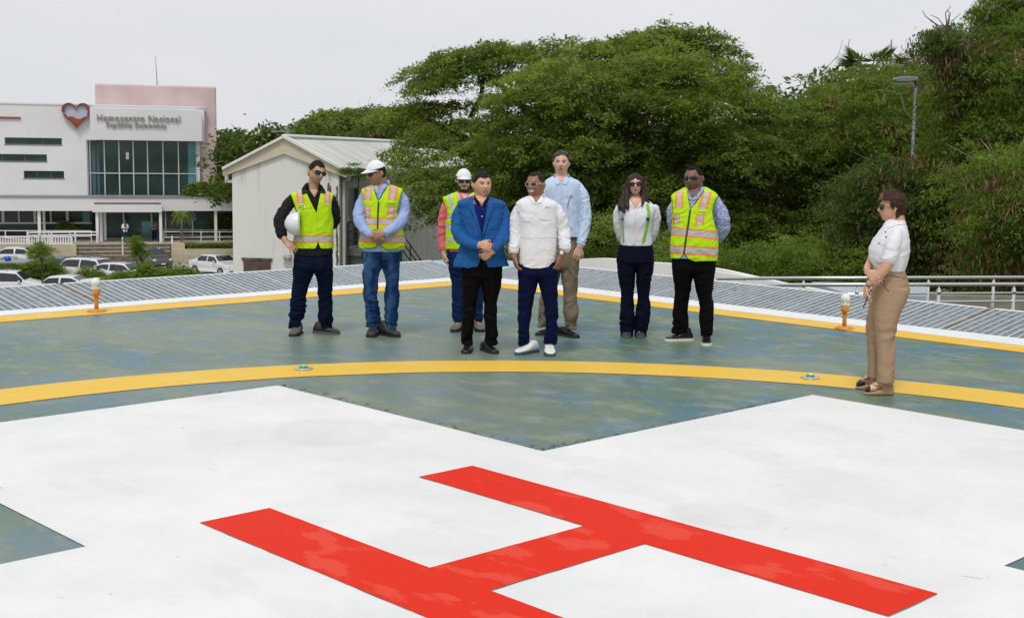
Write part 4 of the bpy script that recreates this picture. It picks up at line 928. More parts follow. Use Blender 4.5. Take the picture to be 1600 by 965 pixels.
# the great rain tree: layered umbrella crown, drawn as shelves of foliage
RY = 42
up_poly = [(720,280),(690,250),(735,225),(750,190),(730,178),(790,170),(740,150),(765,122),(800,100),(870,88),(960,92),(1000,72),(1060,62),(1118,72),(1136,115),(1160,160),(1215,195),(1262,222),(1300,262),(1318,320),(1325,400),(1310,432),(1110,430),(1060,410),(1010,400),(960,330),(900,300),(860,330),(800,345),(740,325),(700,320),(680,300)]
shelf = []
rs = random.Random(5)
for (x,y,Yo,R,f,d) in [(640,112,0,1.5,.22,1),(670,104,-.5,1.3,.25,1),(705,100,0,1.4,.3,1),(742,92,.5,1.5,.32,1.1),(775,88,0,1.1,.35,1),(640,140,-1,1.0,.25,.8),(665,132,-1,1.1,.3,1),(700,128,1,1.6,.3,1),(745,120,0,1.6,.35,1),(790,108,0,1.6,.35,1),
      (828,92,1,1.4,.3,1),(868,84,1,1.5,.3,1),(905,95,0,1.4,.3,1),(940,84,1,1.3,.3,1),(968,80,1,1.2,.3,1),(1000,68,0,1.2,.3,.9),(1030,62,0,1.3,.3,1),(1062,58,0,1.4,.3,1),(1095,68,0,1.3,.3,1),(1118,86,0,1.2,.35,1),(1126,108,0,1.1,.35,1),(1008,88,0,1.0,.3,.7),(1045,90,1,1.3,.4,1),(1080,98,1,1.3,.45,1),(1040,118,1,1.3,.45,1),(1090,128,1,1.4,.45,1),(1020,140,1,1.2,.45,1),(1110,150,1,1.3,.45,1),(1000,115,1,1.1,.4,1),(960,112,1,1.3,.4,1),(1060,150,1.5,1.3,.45,1),
      (585,178,1,1.0,.22,.8),(612,172,0,1.2,.25,1),(645,178,0,1.3,.28,1),(680,172,1,1.2,.25,.8),(600,190,0,.9,.25,.7),(655,212,-1,1.6,.28,1),(640,236,-2,1.5,.28,1),(625,262,-3,1.6,.3,1),(700,212,-1,1.6,.3,1),
      (1150,135,0,1.2,.35,1),(1165,158,0,1.3,.35,1),(1195,180,0,1.3,.35,1),(1235,205,0,1.2,.35,1),(1265,225,0,1.2,.35,1),(1290,250,0,1.2,.4,1),
      (640,290,-4,1.4,.35,1),(665,310,-4,1.3,.4,1),(690,330,-4.5,1.0,.5,1),(650,335,-4.5,.8,.6,.9),(615,290,-3.5,1.0,.3,.9),(720,300,-4,1.4,.4,1),(760,320,-4,1.3,.4,1),(745,345,-4.5,.9,.5,.9),(800,335,-3,1.1,.45,1),(830,350,-3,1.0,.4,.9),(1000,350,-2,1.2,.4,.9),(960,385,-2,1.1,.5,1),(1000,400,-2,1.2,.5,1),(940,340,-1,.9,.4,.8)]:
    if x < 700 and y < 200: x += 26; R *= .8
    elif x < 700: x += 20; R *= .85
    shelf.append(apad(x,y,RY+Yo,R,f,d*1.35*(R/1.5)**1.2))
tree('huge rain tree with layered umbrella crown standing behind the group', up_poly, RY, 5.5, 185, 1.45, .30, 500, .30, .10, 'rain', (915,400), .55, 21, name='rain_tree', extra=shelf, droop=.35, tilt=.20, dome=.92)
# visible trunks / limbs of the rain tree beneath the canopy
root = [o for o in bpy.data.objects if o.name == 'rain_tree'][0]; ro = Vector(root.location); mb = MB()
for i,(a,b,c,r0,r1) in enumerate([((915,405),(930,330),(955,225),.5,.3),((955,235),(985,180),(1040,110),.28,.1),((940,290),(900,230),(850,150),.26,.08),((990,420),(1000,350),(1060,250),.24,.12),((1060,400),(1085,300),(1130,200),.2,.08),((900,250),(800,215),(720,200),.2,.08),((850,200),(800,150),(755,110),.16,.06),((735,185),(752,150),(758,100),.10,.05),((1010,330),(1040,260),(1090,200),.18,.08),((700,290),(650,262),(610,255),.12,.05),((760,250),(700,232),(650,225),.14,.05)]):
    mb.tube([at(*p,RY-1.5+.3*i)-ro for p in (a,b,c)],[r0,(r0+r1)/2,r1],8)
mb.build('limb', m_bark, root, True)
p = at(905,402,38.5); root = empty('tree_stump', (p.x,p.y,GZ), 0, 'thick dark brown trunk stump rising behind the tall man in light blue', 'stump')
mb = MB(); z = at(905,352,38.5).z-GZ; mb.tube([(.1,0,0),(0,0,z*.5),(.02,0,z*.85),(.05,0,z)],[.95,.62,.50,.30],14); mb.tube([(-.3,0,z*.86),(-.28,0,z+.0),(-.1,0,z+.12),(.15,0,z+.05)],[.22,.2,.18,.1],8); mb.build('stump', m_bark, root, True)
G1 = 'trees in the wood at right'
tree('tall tree full of brown seed pods at the right picture edge', [(1512,62),(1535,25),(1570,8),(1640,0),(1800,40),(1800,430),(1460,440),(1450,300),(1470,200),(1480,120)], 30, 3, 110, .95, .55, 400, .26, .07, 'bright', (1600,300), .22, 31, dome=.75, tilt=.2, name='pod_tree', group=G1, pods=190, twigs=22, droop=.9, extra=[apad(x,y,30+q,.75,.5,1.0) for x,y,q in ((1556,28,0),(1590,14,0),(1572,55,.5),(1604,38,0),(1540,62,0),(1550,90,-.5),(1585,82,-1),(1522,98,0),(1620,8,0),(1530,130,-.5),(1500,150,0),(1575,5,.5),(1545,45,.5))])
tree('scraggy top of a tree with bare twigs and hanging brown pods', [(1465,40),(1500,40),(1520,70),(1530,120),(1500,140),(1478,120),(1455,90)], 29, 1.5, 22, .45, .6, 150, .20, .06, 'dull', (1500,300), .07, 32, name='pod_tree', group=G1, pods=16, twigs=26, droop=1.0)
tree('leafy tree with pods behind the grey street lamp', [(1330,150),(1345,110),(1380,95),(1440,100),(1480,120),(1490,250),(1480,430),(1330,430),(1320,300)], 37.5, 3, 80, 1.15, .45, 430, .28, .08, 'bright', (1400,330), .2, 33, dome=.8, tilt=.2, name='pod_tree', group=G1, pods=120, twigs=24, droop=.8)
tree('mid green tree left of the grey street lamp', [(1245,170),(1260,140),(1300,130),(1340,105),(1360,200),(1360,430),(1260,430),(1250,300)], 41, 3, 64, 1.3, .38, 430, .30, .09, 'rain', (1300,330), .2, 34, dome=.85, tilt=.2, name='leafy_tree', group=G1, pods=10, twigs=8, droop=.7)
tree('low dark tree directly behind the short haired woman', [(1330,280),(1370,260),(1480,270),(1500,440),(1320,440)], 30, 1.8, 60, .9, .6, 420, .24, .07, 'dull', (1400,400), .12, 35, dome=.7, name='pod_tree', group=G1, pods=110, twigs=30, droop=.9)
tree('bright feathery bush hanging over the right end of the railings', [(1500,250),(1640,220),(1750,300),(1700,440),(1520,440)], 25, 1.5, 46, .75, .6, 420, .22, .055, 'bright', (1600,420), .1, 36, dome=.7, name='pod_tree', group=G1, pods=90, twigs=30, droop=1.0)
# fan palm tops
def fan_palm(px, py, Y, label, group):
    p = at(px,py,Y); root = empty('fan_palm', (p.x,p.y,GZ), 0, label, 'palm', group); h = p.z-GZ; P=[];A=[];B=[];T=[]; r = np.random.default_rng(int(px))
    mb = MB(); mb.tube([(0,0,0),(.1,0,h)],[.2,.14],8)
    for k in range(16):
        a = 2*pi*k/16+r.random()*.3; el = r.uniform(-.2,1.0); d = np.array([cos(a)*cos(el),sin(a)*cos(el),sin(el)]); c = np.array([.1,0,h])+d*.75
        mb.tube([(.1,0,h),tuple(c)],.015,4)
        up = np.array([0,0,1.0]); s = np.cross(d,up); s/=np.linalg.norm(s)
        for j in range(13):
            t = (j-6)/6*1.25; q = d*cos(t)+s*sin(t); q = q-np.array([0,0,.18]); P.append(c+q*.42); A.append(q*.42); B.append(np.cross(q,d+up*.3)*.05+s*.018); T.append(r.random()*.5)
    mb.build('trunk', m_bark, root, True); leaves_mesh('crown', np.array(P), np.array(A), np.array(B), np.array(T), ML['dull'], root)
fan_palm(1352,118,48,'left one of two fan palm tops above the wood near the street lamp','fan palms in the wood')
fan_palm(1434,120,48,'right one of two fan palm tops above the wood near the street lamp','fan palms in the wood')
# backing wood: reads as one mass behind the trees
def mass(name, label, poly, Y, depth, n, R, f, per, ll, lw, m, seed, pods=0):
    global DOME, SPR
    DOME = .8; SPR = ll/.30
    rr = random.Random(seed); xs=[p[0] for p in poly]; ys=[p[1] for p in poly]; pads=[]
    while len(pads) < n:
        x=rr.uniform(min(xs),max(xs)); y=rr.uniform(min(ys),max(ys))
        if in_poly(x,y,poly): p = at(x,y,Y+rr.uniform(-1,1)*depth); q = R*rr.uniform(.7,1.3); pads.append((tuple(p),(q,q,q*f),1))
    P,A,B,T = pads_to_leaves(pads, per, ll, lw, .5, .5, f, seed)
    o = leaves_mesh(name, P, A, B, T, ML[m], None); o['label']=label; o['kind']='stuff'; return o
mass('wood', 'dark green wood filling in behind the rain tree and right hand trees', [(1000,250),(1180,190),(1260,180),(1330,150),(1460,130),(1560,100),(1900,90),(1900,440),(1000,440)], 52, 3, 210, 2.1, .7, 260, .55, .22, 'dull', 41)
mass('far_wood', 'distant green wood along the horizon behind the shed', [(380,235),(560,222),(700,228),(1000,250),(1000,330),(380,300)], 100, 4, 120, 3.2, .6, 170, 1.0, .45, 'dull', 42)
mass('far_wood', 'distant green wood closing the horizon beyond the clinic', [(-1500,225),(-900,200),(-300,215),(380,225),(380,330),(-1500,330)], 150, 5, 150, 4.2, .5, 170, 1.4, .6, 'dull', 46)
mass('undergrowth', 'bright green undergrowth behind the white parapet', [(1020,405),(1110,395),(1200,385),(1330,392),(1370,400),(1370,450),(1020,445)], 29, 2, 70, .7, .6, 260, .17, .05, 'grassy', 43)
mass('undergrowth', 'green scrub between the tree trunks behind the group', [(930,350),(1010,360),(1060,380),(1060,430),(930,430),(800,410),(800,380)], 36, 3, 50, .9, .6, 260, .25, .08, 'rain', 44)
# other single trees
tree('broad distant rain tree crown showing above the shed ridge', [(465,215),(490,195),(530,182),(580,178),(640,182),(660,215),(640,235),(470,232)], 110, 5, 60, 3.2, .28, 520, .9, .34, 'rain', (560,260), .8, 51, name='rain_tree')
tree('sparse tree with sky gaps between the clinic and the shed', [(356,225),(362,212),(374,208),(385,220),(397,240),(408,216),(412,235),(418,300),(358,300)], 108, 2, 60, 1.15, .6, 260, .75, .32, 'dull', (370,290), .3, 52, name='leafy_tree')
tree('light green tree spilling over the clinic canopy at its right end', [(292,305),(300,292),(335,291),(372,289),(375,307),(305,307)], 103.7, .5, 30, .75, .5, 260, .5, .22, 'grassy', (345,305), .06, 53, name='leafy_tree', base_z=cz1)
tree('dark shrubbery under the right end of the clinic canopy', [(340,335),(372,333),(372,378),(342,378)], 107, 1.5, 14, 1.0, .7, 260, .5, .2, 'rain', (355,378), .1, 54, name='shrub', cat='shrub')
tree('brown dried tree crown above the shed roof, left of the rain tree', [(570,212),(590,195),(640,200),(670,215),(640,222),(580,222)], 72, 2, 16, 1.2, .45, 260, .5, .14, 'dull', (620,230), .2, 55, name='dry_tree', pods=70, twigs=40)
tree('leafy vine sprig drooping from the shed gutter corner', [(530,262),(545,258),(575,262),(590,272),(560,276),(540,270)], 43.3, .3, 16, .22, .5, 60, .14, .06, 'rain', (560,268), .02, 56, name='vine', cat='vine', base_z=.6)
# car park bushes
GB = 'bushes in the car park'
for i,(poly,Y,n,R,m,lab,tw) in enumerate([
  ([(-20,408),(30,404),(58,407),(70,420),(66,440),(-20,440)],79,60,.55,'grassy','light green bush at the far left in front of the picket balustrade',8),
  ([(58,414),(72,406),(88,411),(100,422),(116,446),(58,446)],79,50,.5,'rain','dark bush with reddish stems right of the blue beacon',22),
  ([(118,430),(140,421),(158,425),(172,446),(114,446)],77,34,.48,'grassy','small bush in front of the car with the red tail light',6),
  ([(165,434),(190,429),(215,430),(228,446),(160,446)],54,30,.38,'grassy','low bush in front of the silver white hatchback',6),
  ([(215,432),(226,414),(245,422),(275,426),(302,430),(304,442),(212,446)],52,54,.42,'grassy','wide leafy bush below the dark hatchback and behind the safety net',8)]):
    tree(lab, poly, Y, 1.2, n, R, .85, 200, .26, .075, m, (sum(p[0] for p in poly)/len(poly), max(p[1] for p in poly)), .05, 60+i, name='bush', cat='bush', group=GB, twigs=tw, droop=.4)
tree('tall feathery sprig rising in front of the clinic steps', [(198,380),(206,368),(216,370),(232,388),(228,402),(222,410),(214,400),(208,388)], 53, .3, 15, .20, .35, 70, .22, .06, 'grassy', (222,412), .03, 71, name='bush', cat='bush', group=GB, droop=.5)
tree('flowering bush with pale blossoms on reddish stems by the ramp wall', [(48,395),(60,380),(78,386),(80,404),(55,408)], 61, .6, 14, .4, .5, 120, .2, .06, 'grassy', (66,410), .03, 72, name='bush', cat='bush', group=GB, droop=.4, twigs=14)
# slim palm by the clinic
p = hp(284.5, 379, 4.9); root = empty('small_palm', (p.x,p.y,p.z), 0, 'slim young palm with arching fronds before the clinic glass', 'palm')
mb = MB(); mb.tube([(0,0,0),(.03,0,1.2),(.0,0,2.3)],[.06,.045,.04],7); mb.tube([(-.1,0,0),(-.12,0,1.2),(-.06,0,2.0)],[.03,.03,.02],7); mb.build('trunk', m_bark2, root)
P=[];A=[];B=[];T=[]; r=np.random.default_rng(3)
for k in range(11):
    a=2*pi*k/11+.2; 
    for j in range(14):
        t=j/13; up_=(.9 if k%2 else .5); q=np.array([cos(a)*t*.75,sin(a)*t*.75,2.15+up_*t*1.3-1.15*t*t]); tg=np.array([cos(a),sin(a),up_*1.3-2.3*t]); sd=np.array([-sin(a),cos(a),-.5])
        for s in (-1,1): dd = sd*np.array([s,s,1])*.16+tg*.08; P.append(q+dd*.8); A.append(dd); B.append(tg*.022); T.append(.5+.3*r.random())
leaves_mesh('crown', np.array(P), np.array(A), np.array(B), np.array(T), ML['grassy'], root)
# clipped hedge
x0,x1 = hx(276,5.3),hx(376,5.3); zt = hz(381,300,5.3); z0 = hz(389,300,5.3); r=np.random.default_rng(8); n=5000
loc = np.stack([r.uniform(x0,x1,n), -r.uniform(4.7,5.85,n), z0+(zt-z0)*r.beta(2,1,n)],1)
Wp = np.array([tuple(H.w(*q)) for q in loc]); A_ = r.normal(size=(n,3)); A_/=np.linalg.norm(A_,axis=1)[:,None]; B_=np.cross(A_,r.normal(size=(n,3))); B_/=np.linalg.norm(B_,axis=1)[:,None]
o = leaves_mesh('hedge', Wp, A_*.11, B_*.05, np.clip(.5+.2*r.normal(size=n),0,1), ML['rain'], None); tag(o,'clipped low hedge in the planter right of the clinic steps','hedge')
# potted plant behind railing, left of steps
q = hp(104,358,1.0); tree('dark round shrub on the terrace against the clinic windows', [(95,348),(104,343),(112,350),(111,362),(97,362)], q.y, .4, 9, .45, .8, 160, .3, .1, 'rain', (104,366), .04, 73, name='shrub', cat='shrub', base_z=PF)
# ------------------------------------------------------------ people
def cr_interp(rows, n=5):
    rows = [np.array(r, float) for r in rows]; c = [rows[0]*2-rows[1]]+rows+[rows[-1]*2-rows[-2]]; out = []
    for i in range(1, len(c)-2):
        for k in range(n):
            t = k/n; out.append(.5*((2*c[i])+(-c[i-1]+c[i+1])*t+(2*c[i-1]-5*c[i]+4*c[i+1]-c[i+2])*t*t+(-c[i-1]+3*c[i]-3*c[i+1]+c[i+2])*t**3))
    out.append(c[-2]); return out
def rings(mb, R, n=28, e=2.0, mi=0):
    """R: list of (centre, ax, ay) Vectors; superellipse exponent e; closed caps"""
    vs = []
    for c, ax, ay in R:
        for j in range(n):
            a = 2*pi*j/n; ca, sa = cos(a), sin(a)
            vs.append(c + ax*(math.copysign(abs(ca)**(2/e), ca)) + ay*(math.copysign(abs(sa)**(2/e), sa)))
    k = len(R); fs = [(i*n+j, i*n+(j+1) % n, (i+1)*n+(j+1) % n, (i+1)*n+j) for i in range(k-1) for j in range(n)]
    fs += [tuple(range(n))[::-1], tuple(range((k-1)*n, k*n))]
    mb.add(vs, fs, mi)
def tube_rings(mb, pts, rad, n=16, flat=1.0, ref=None):
    R = []; k = len(pts)
    for i, p in enumerate(pts):
        t = (pts[min(i+1,k-1)]-pts[max(i-1,0)]).normalized(); rf = ref or (Vector((0,1,0)) if abs(t.y) < .85 else Vector((1,0,0)))
        a = t.cross(rf).normalized(); b = a.cross(t).normalized(); R.append((p, a*rad[i], b*rad[i]*flat))
    # rounded ends
    t0 = (pts[0]-pts[1]).normalized(); t1 = (pts[-1]-pts[-2]).normalized()
    R = [(R[0][0]+t0*rad[0]*.75, R[0][1]*.55, R[0][2]*.55)]+R+[(R[-1][0]+t1*rad[-1]*.75, R[-1][1]*.55, R[-1][2]*.55)]
    rings(mb, R, n)
def head_point(th, ph, inf=0.0, fat=1.0):
    """unit direction -> point on a head of 0.236 m; face towards -y. inf inflates"""
    x = cos(ph)*cos(th); y = cos(ph)*sin(th); z = sin(ph)
    hx_, hy_, hz_ = .0745*fat, .096, .118
    px = x*hx_; py = y*hy_; pz = z*hz_
    if z < 0:
        k = min(1.35, max(.2, cos(ph))**-.30); px *= k
        if y < 0: py *= min(k, 1.16)
    if z < 0:
        t = -z
        px *= 1-.30*t**1.6
        if y > 0: py *= 1-.45*t
        else: py *= 1-.06*t**2
        if y < 0 and t > .55: px *= 1+.12*(t-.55)
    else:
        px *= 1+.02*z; 
        if y > 0: py *= 1+.06*z*(1-z)*4*.4
    # flatter face plane
    if y < 0: py = -abs(py)**1.0; py *= 1+.04*(1-abs(x))
    fr = max(0, -y); g = lambda u, c, s: math.exp(-((u-c)/s)**2)
    w = fr**2
    d = 0
    d += -.0205*g(px,0,.0115)*(1 if pz < .0 else 1)*w*max(0, min(1, (.022-pz)/.045))*g(min(pz,-.022)if pz<-.022 else -.022,-.022,.011)
    d += -.006*g(px,0,.017)*g(pz,-.020,.010)*w
    d += .0135*(g(px,.031,.014)+g(px,-.031,.014))*g(pz,.006,.012)*w
    d += -.0065*g(abs(px),.026,.022)*g(pz,.026,.009)*w
    d += -.0055*g(px,0,.020)*g(pz,-.051,.006)*w - .006*g(px,0,.017)*g(pz,-.063,.006)*w + .004*g(px,0,.024)*g(pz,-.057,.0028)*w
    d += .004*g(px,0,.02)*g(pz,-.075,.007)*w - .008*g(px,0,.020)*g(pz,-.096,.014)*w
    d += -.004*(g(px,.042,.014)+g(px,-.042,.014))*g(pz,-.016,.016)*w
    p = Vector((px, py+d, pz))
    if inf: 
        nrm = Vector((x/hx_, y/hy_, z/hz_)).normalized(); p += nrm*inf
    return p
def head_grid(mb, M, s=1.0, inf=0, fat=1.0, nt=72, np_=56, noisef=None):
    vs = []; 
    for i in range(1, np_):
        ph = -pi/2+pi*i/np_
        for j in range(nt):
            p = head_point(2*pi*j/nt, ph, inf, fat)
            if noisef: p = noisef(p)
            vs.append(M @ (p*s))
    fs = [(i*nt+j, i*nt+(j+1) % nt, (i+1)*nt+(j+1) % nt, (i+1)*nt+j) for i in range(np_-2) for j in range(nt)]
    b = len(vs); pb = head_point(0,-pi/2,inf,fat); pt_ = head_point(0,pi/2,inf,fat)
    if noisef: pb, pt_ = noisef(pb), noisef(pt_)
    vs += [M @ (pb*s), M @ (pt_*s)]
    fs += [(b,(j+1)%nt,j) for j in range(nt)] + [(b+1,(np_-2)*nt+j,(np_-2)*nt+(j+1)%nt) for j in range(nt)]
    mb.add(vs, fs)
def evaluated(o):
    dg = bpy.context.evaluated_depsgraph_get(); me = bpy.data.meshes.new_from_object(o.evaluated_get(dg)); return me
def remesh(mb, voxel, smooth=3, sf=.5):
    me = bpy.data.meshes.new('t'); me.from_pydata([tuple(v) for v in mb.v], [], mb.f); o = bpy.data.objects.new('t', me); COL.objects.link(o)
    r = o.modifiers.new('r','REMESH'); r.mode = 'VOXEL'; r.voxel_size = voxel; r.adaptivity = 0
    if smooth: s = o.modifiers.new('s','SMOOTH'); s.factor = sf; s.iterations = smooth
    out = evaluated(o); bpy.data.objects.remove(o); bpy.data.meshes.remove(me); return out
def mesh_np(me):
    v = np.empty(len(me.vertices)*3, np.float32); me.vertices.foreach_get('co', v); return v.reshape(-1,3)
def wrinkle(me, amp, sc, seed=0, mask=None, ridged=True):
    v = mesh_np(me).astype(float); n = np.empty(len(v)*3, np.float32); me.vertex_normals.foreach_get('vector', n); n = n.reshape(-1,3)
    d = np.empty(len(v))
    for i, p in enumerate(v):
        a = 1.0 if mask is None else mask(p)
        if a <= 0: d[i] = 0; continue
        q = Vector((p[0]*sc[0]+seed, p[1]*sc[1], p[2]*sc[2])); w = noise.noise(q*.5)*1.3
        q2 = q+Vector((w, w*.5, w*1.5))
        f = noise.noise(q2)
        if ridged: f = (1-abs(f)*2.6)*.7-.25 + .35*noise.noise(q2*2.1)
        d[i] = a*f
    v += n*(d*amp)[:,None]; me.vertices.foreach_set('co', v.reshape(-1).astype(np.float32)); me.update()
import bmesh
def cut(me, pred):
    bm = bmesh.new(); bm.from_mesh(me); bm.faces.ensure_lookup_table()
    kill = [f for f in bm.faces if pred(f.calc_center_median(), f.normal)]
    bmesh.ops.delete(bm, geom=kill, context='FACES')
    # relax the cut border
    for _ in range(4):
        mv = {}
        for v in bm.verts:
            if v.is_boundary:
                nb = [e.other_vert(v).co for e in v.link_edges if e.is_boundary]
                if len(nb) == 2: mv[v] = v.co*.5+(nb[0]+nb[1])*.25
        for v, c in mv.items(): v.co = c
    bm.to_mesh(me); bm.free(); return me
def bvh_of(*mes):
    vs = []; fs = []
    for me in mes:
        b = len(vs); vs += [v.co.copy() for v in me.vertices]; fs += [[i+b for i in p.vertices] for p in me.polygons]
    return BVHTree.FromPolygons(vs, fs)

class Person:
    def __init__(s, base, label, skin, voxel=.0045):
        p = gz(*base); s.o = Vector((p.x, p.y, 0)); s.phi = math.atan2(p.x, p.y)
        s.root = empty('person', s.o, -s.phi, label, 'person'); s.Ri = Matrix.Rotation(s.phi, 4, 'Z'); s.cam = s.Ri @ (CAM-s.o)
        s.skin = skin; s.body = MB(); s.sc = F_/math.hypot(p.x, p.y); s.voxel = voxel
    def d(s, px, py): return s.Ri.to_3x3() @ ray(px, py)
    def P(s, px, py, y=0.0): d = s.d(px, py); return s.cam + d*((y-s.cam.y)/d.y)
    def G(s, px, py, z=0.0): d = s.d(px, py); return s.cam + d*((z-s.cam.z)/d.z)
    def pj(s, p): return proj(s.o + Matrix.Rotation(-s.phi,3,'Z') @ Vector(p))
    def sil(s, mb, rows, dep=.11, y=0.0, e=2.4, n=30, infl=0.0, k=4, scale=1.0):
        """rows: (py, xl, xr[, depth, y]) silhouette rows traced from the picture"""
        rr = [tuple(r)+((dep,) if len(r) < 4 else ())+((y,) if len(r) < 5 else ()) for r in rows]
        rr = cr_interp(rr, k); R = []
        for py, xl, xr, dp, yy in rr:
            a, b = s.P(xl, py, yy), s.P(xr, py, yy); c = (a+b)/2; hw = (b-a).length/2*scale+infl
            R.append((c, Vector((hw,0,0)), Vector((0,dp*scale+infl,0))))
        rings(mb, R, n, e)
    def limb(s, mb, J, infl=0, flat=1.0, k=5, n=16):
        """J: (px, py, y, r_px)"""
        rr = cr_interp(J, k); pts = [s.P(j[0], j[1], j[2]) for j in rr]; rad = [max(.004, j[3]/s.sc+infl) for j in rr]; tube_rings(mb, pts, rad, n, flat)
    def add(s, name, me, mats, parent=None, solid=0, smooth=True, off=1):
        me.name = name; me.materials.clear()
        for m in (mats if isinstance(mats,(list,tuple)) else [mats]): me.materials.append(m)
        if smooth: me.polygons.foreach_set('use_smooth', [True]*len(me.polygons))
        o = bpy.data.objects.new(name, me); COL.objects.link(o); o.parent = parent or s.root
        if solid: q = o.modifiers.new('thickness','SOLIDIFY'); q.thickness = solid; q.offset = off
        return o
    def garment(s, name, mb, mats, voxel=.006, wr=None, predicate=None, solid=0, matfn=None, smooth=3, parent=None):
        me = remesh(mb, voxel, smooth)
        if wr:
            for w in (wr if isinstance(wr, list) else [wr]): wrinkle(me, *w)
        if predicate: cut(me, predicate)
        o = s.add(name, me, mats, parent, solid)
        if matfn:
            idx = [matfn(p.center, p.normal, *s.pj(p.center)) for p in me.polygons]; me.polygons.foreach_set('material_index', idx)
        return o
    def patch(s, name, poly, target, m, off=.004, parent=None, step=1.0, lift=None, maxd=.08):
        """a piece of cloth cut to the picture outline `poly` and laid on the target surface, with real thickness"""
        pts = [Vector(p) for p in poly]; n = len(pts); V = []; E = []
        for i in range(n):
            a, b = pts[i], pts[(i+1)%n]; k = max(1, int((b-a).length/step))
            for t in range(k): V.append(a.lerp(b, t/k))
        nb = len(V); E = [(i,(i+1)%nb) for i in range(nb)]
        x0, x1 = min(v.x for v in V), max(v.x for v in V); y0, y1 = min(v.y for v in V), max(v.y for v in V)
        y = y0+step*.5
        while y < y1:
            x = x0+step*.5
            while x < x1:
                if in_poly(x, y, [(v.x,v.y) for v in pts]) and min((V[i]-Vector((x,y))).length for i in range(nb)) > step*.45: V.append(Vector((x,y)))
                x += step
            y += step
        r = delaunay_2d_cdt(V, E, [], 1, 1e-5); vo, fo = r[0], r[2]
        hits = []; last = None
        for v in vo:
            d = s.d(v.x, v.y).normalized(); h = target.ray_cast(s.cam, d)
            hits.append((h[0], d) if h[0] else (None, d))
        good = [h[0].y for h in hits if h[0]]
        if not good: return None
        my = sorted(good)[len(good)//2]; P = []
        for (h, d), v in zip(hits, vo):
            if h is None or abs(h.y-my) > maxd*2:
                q = s.cam+d*((my-s.cam.y)/d.y); nn = target.find_nearest(q); h = q if nn[0] is None else Vector((q.x, nn[0].y if abs(nn[0].y-my) < maxd else my, q.z))
            o_ = off*(lift(v.x,v.y) if lift else 1); P.append((h-d*o_, h+d*.003))
        mb = MB(); k = len(P); fr = [p[0] for p in P]; bk = [p[1] for p in P]
        tri = []
        for f in fo:
            a, b, c = [fr[i] for i in f[:3]]; nrm = (b-a).cross(c-a); f = tuple(f); tri.append(f if nrm.y < 0 else f[::-1])
        fs = list(tri)+[tuple(i+k for i in f[::-1]) for f in tri]; cnt = {}
        for f in tri:
            for i in range(len(f)):
                e = (f[i], f[(i+1)%len(f)]); cnt[e] = 1
        for (a,b) in list(cnt):
            if (b,a) not in cnt: fs.append((b,a,a+k,b+k))
        mb.add(fr+bk, fs); o = mb.build(name, m, parent or s.root); return o
    def line(s, name, pts, target, m, r=.0022, parent=None, off=.003, step=2.0):
        """cord / seam / piping laid along a picture polyline on the target"""
        V = []
        for a, b in zip(pts[:-1], pts[1:]):
            a, b = Vector(a), Vector(b); k = max(1, int((b-a).length/step)); V += [a.lerp(b, t/k) for t in range(k)]
        V.append(Vector(pts[-1])); P = []; ly = None
        for v in V:
            d = s.d(v.x, v.y).normalized(); h = target.ray_cast(s.cam, d)[0]
            if h is None or (ly is not None and abs(h.y-ly) > .07):
                if ly is None: continue
                h = s.cam+d*((ly-s.cam.y)/d.y)
            ly = h.y; P.append(h-d*off)
        if len(P) < 2: return None
        mb = MB(); mb.tube(P, r, 6); return mb.build(name, m, parent or s.root, True)
    # ---- head
    def head(s, cx, cy, yaw, pitch=0, roll=0, y=0.0, size=1.0, fat=1.0):
        s.hs = size; s.fat = fat; c = s.P(cx, cy, y); s.hc = c
        R = Matrix.Rotation(radians(roll), 4, 'Y') @ Matrix.Rotation(radians(yaw), 4, 'Z') @ Matrix.Rotation(radians(pitch), 4, 'X')
        s.hm = Matrix.Translation(c) @ R; s.hi = s.hm.inverted()
        head_grid(s.body, s.hm, size, 0, fat)
        for sg in (-1, 1):
            R_ = []
            for t in range(7):
                a = pi*t/6; rr = sin(a)
                zz = -.032+.060*t/6
                R_.append((s.hm @ (Vector((sg*(.0735*fat+.001+.006*rr), .014+.010*rr*(.5), zz))*size), (s.hm.to_3x3() @ Vector((.0045+.003*rr,0,0)))*size, (s.hm.to_3x3() @ Vector((0,.006+.012*rr,0)))*size))
            rings(s.body, R_, 12)
    def hp(s, *p): return s.hm @ (Vector(p)*s.hs)
    def neck(s, J): s.limb(s.body, J)
    def hair(s, m, inf=.010, region=None, nz=.004, freq=60, name='hair', res=(96,72), solid=.006):
        mb = MB(); fat = s.fat
        def nf(p):
            q = noise.noise(p*freq)*nz+noise.noise(p*freq*2.3)*nz*.5; u = p.normalized(); return p+u*q
        head_grid(mb, Matrix.Identity(4), 1, inf, fat, res[0], res[1], nf)
        me = bpy.data.meshes.new(name); me.from_pydata([tuple(v) for v in mb.v], [], mb.f)
        cut(me, lambda c, n: not region(c.x, c.y, c.z))
        for v in me.vertices: v.co = s.hm @ (v.co*s.hs)
        return s.add(name, me, m, None, solid, True, -1)
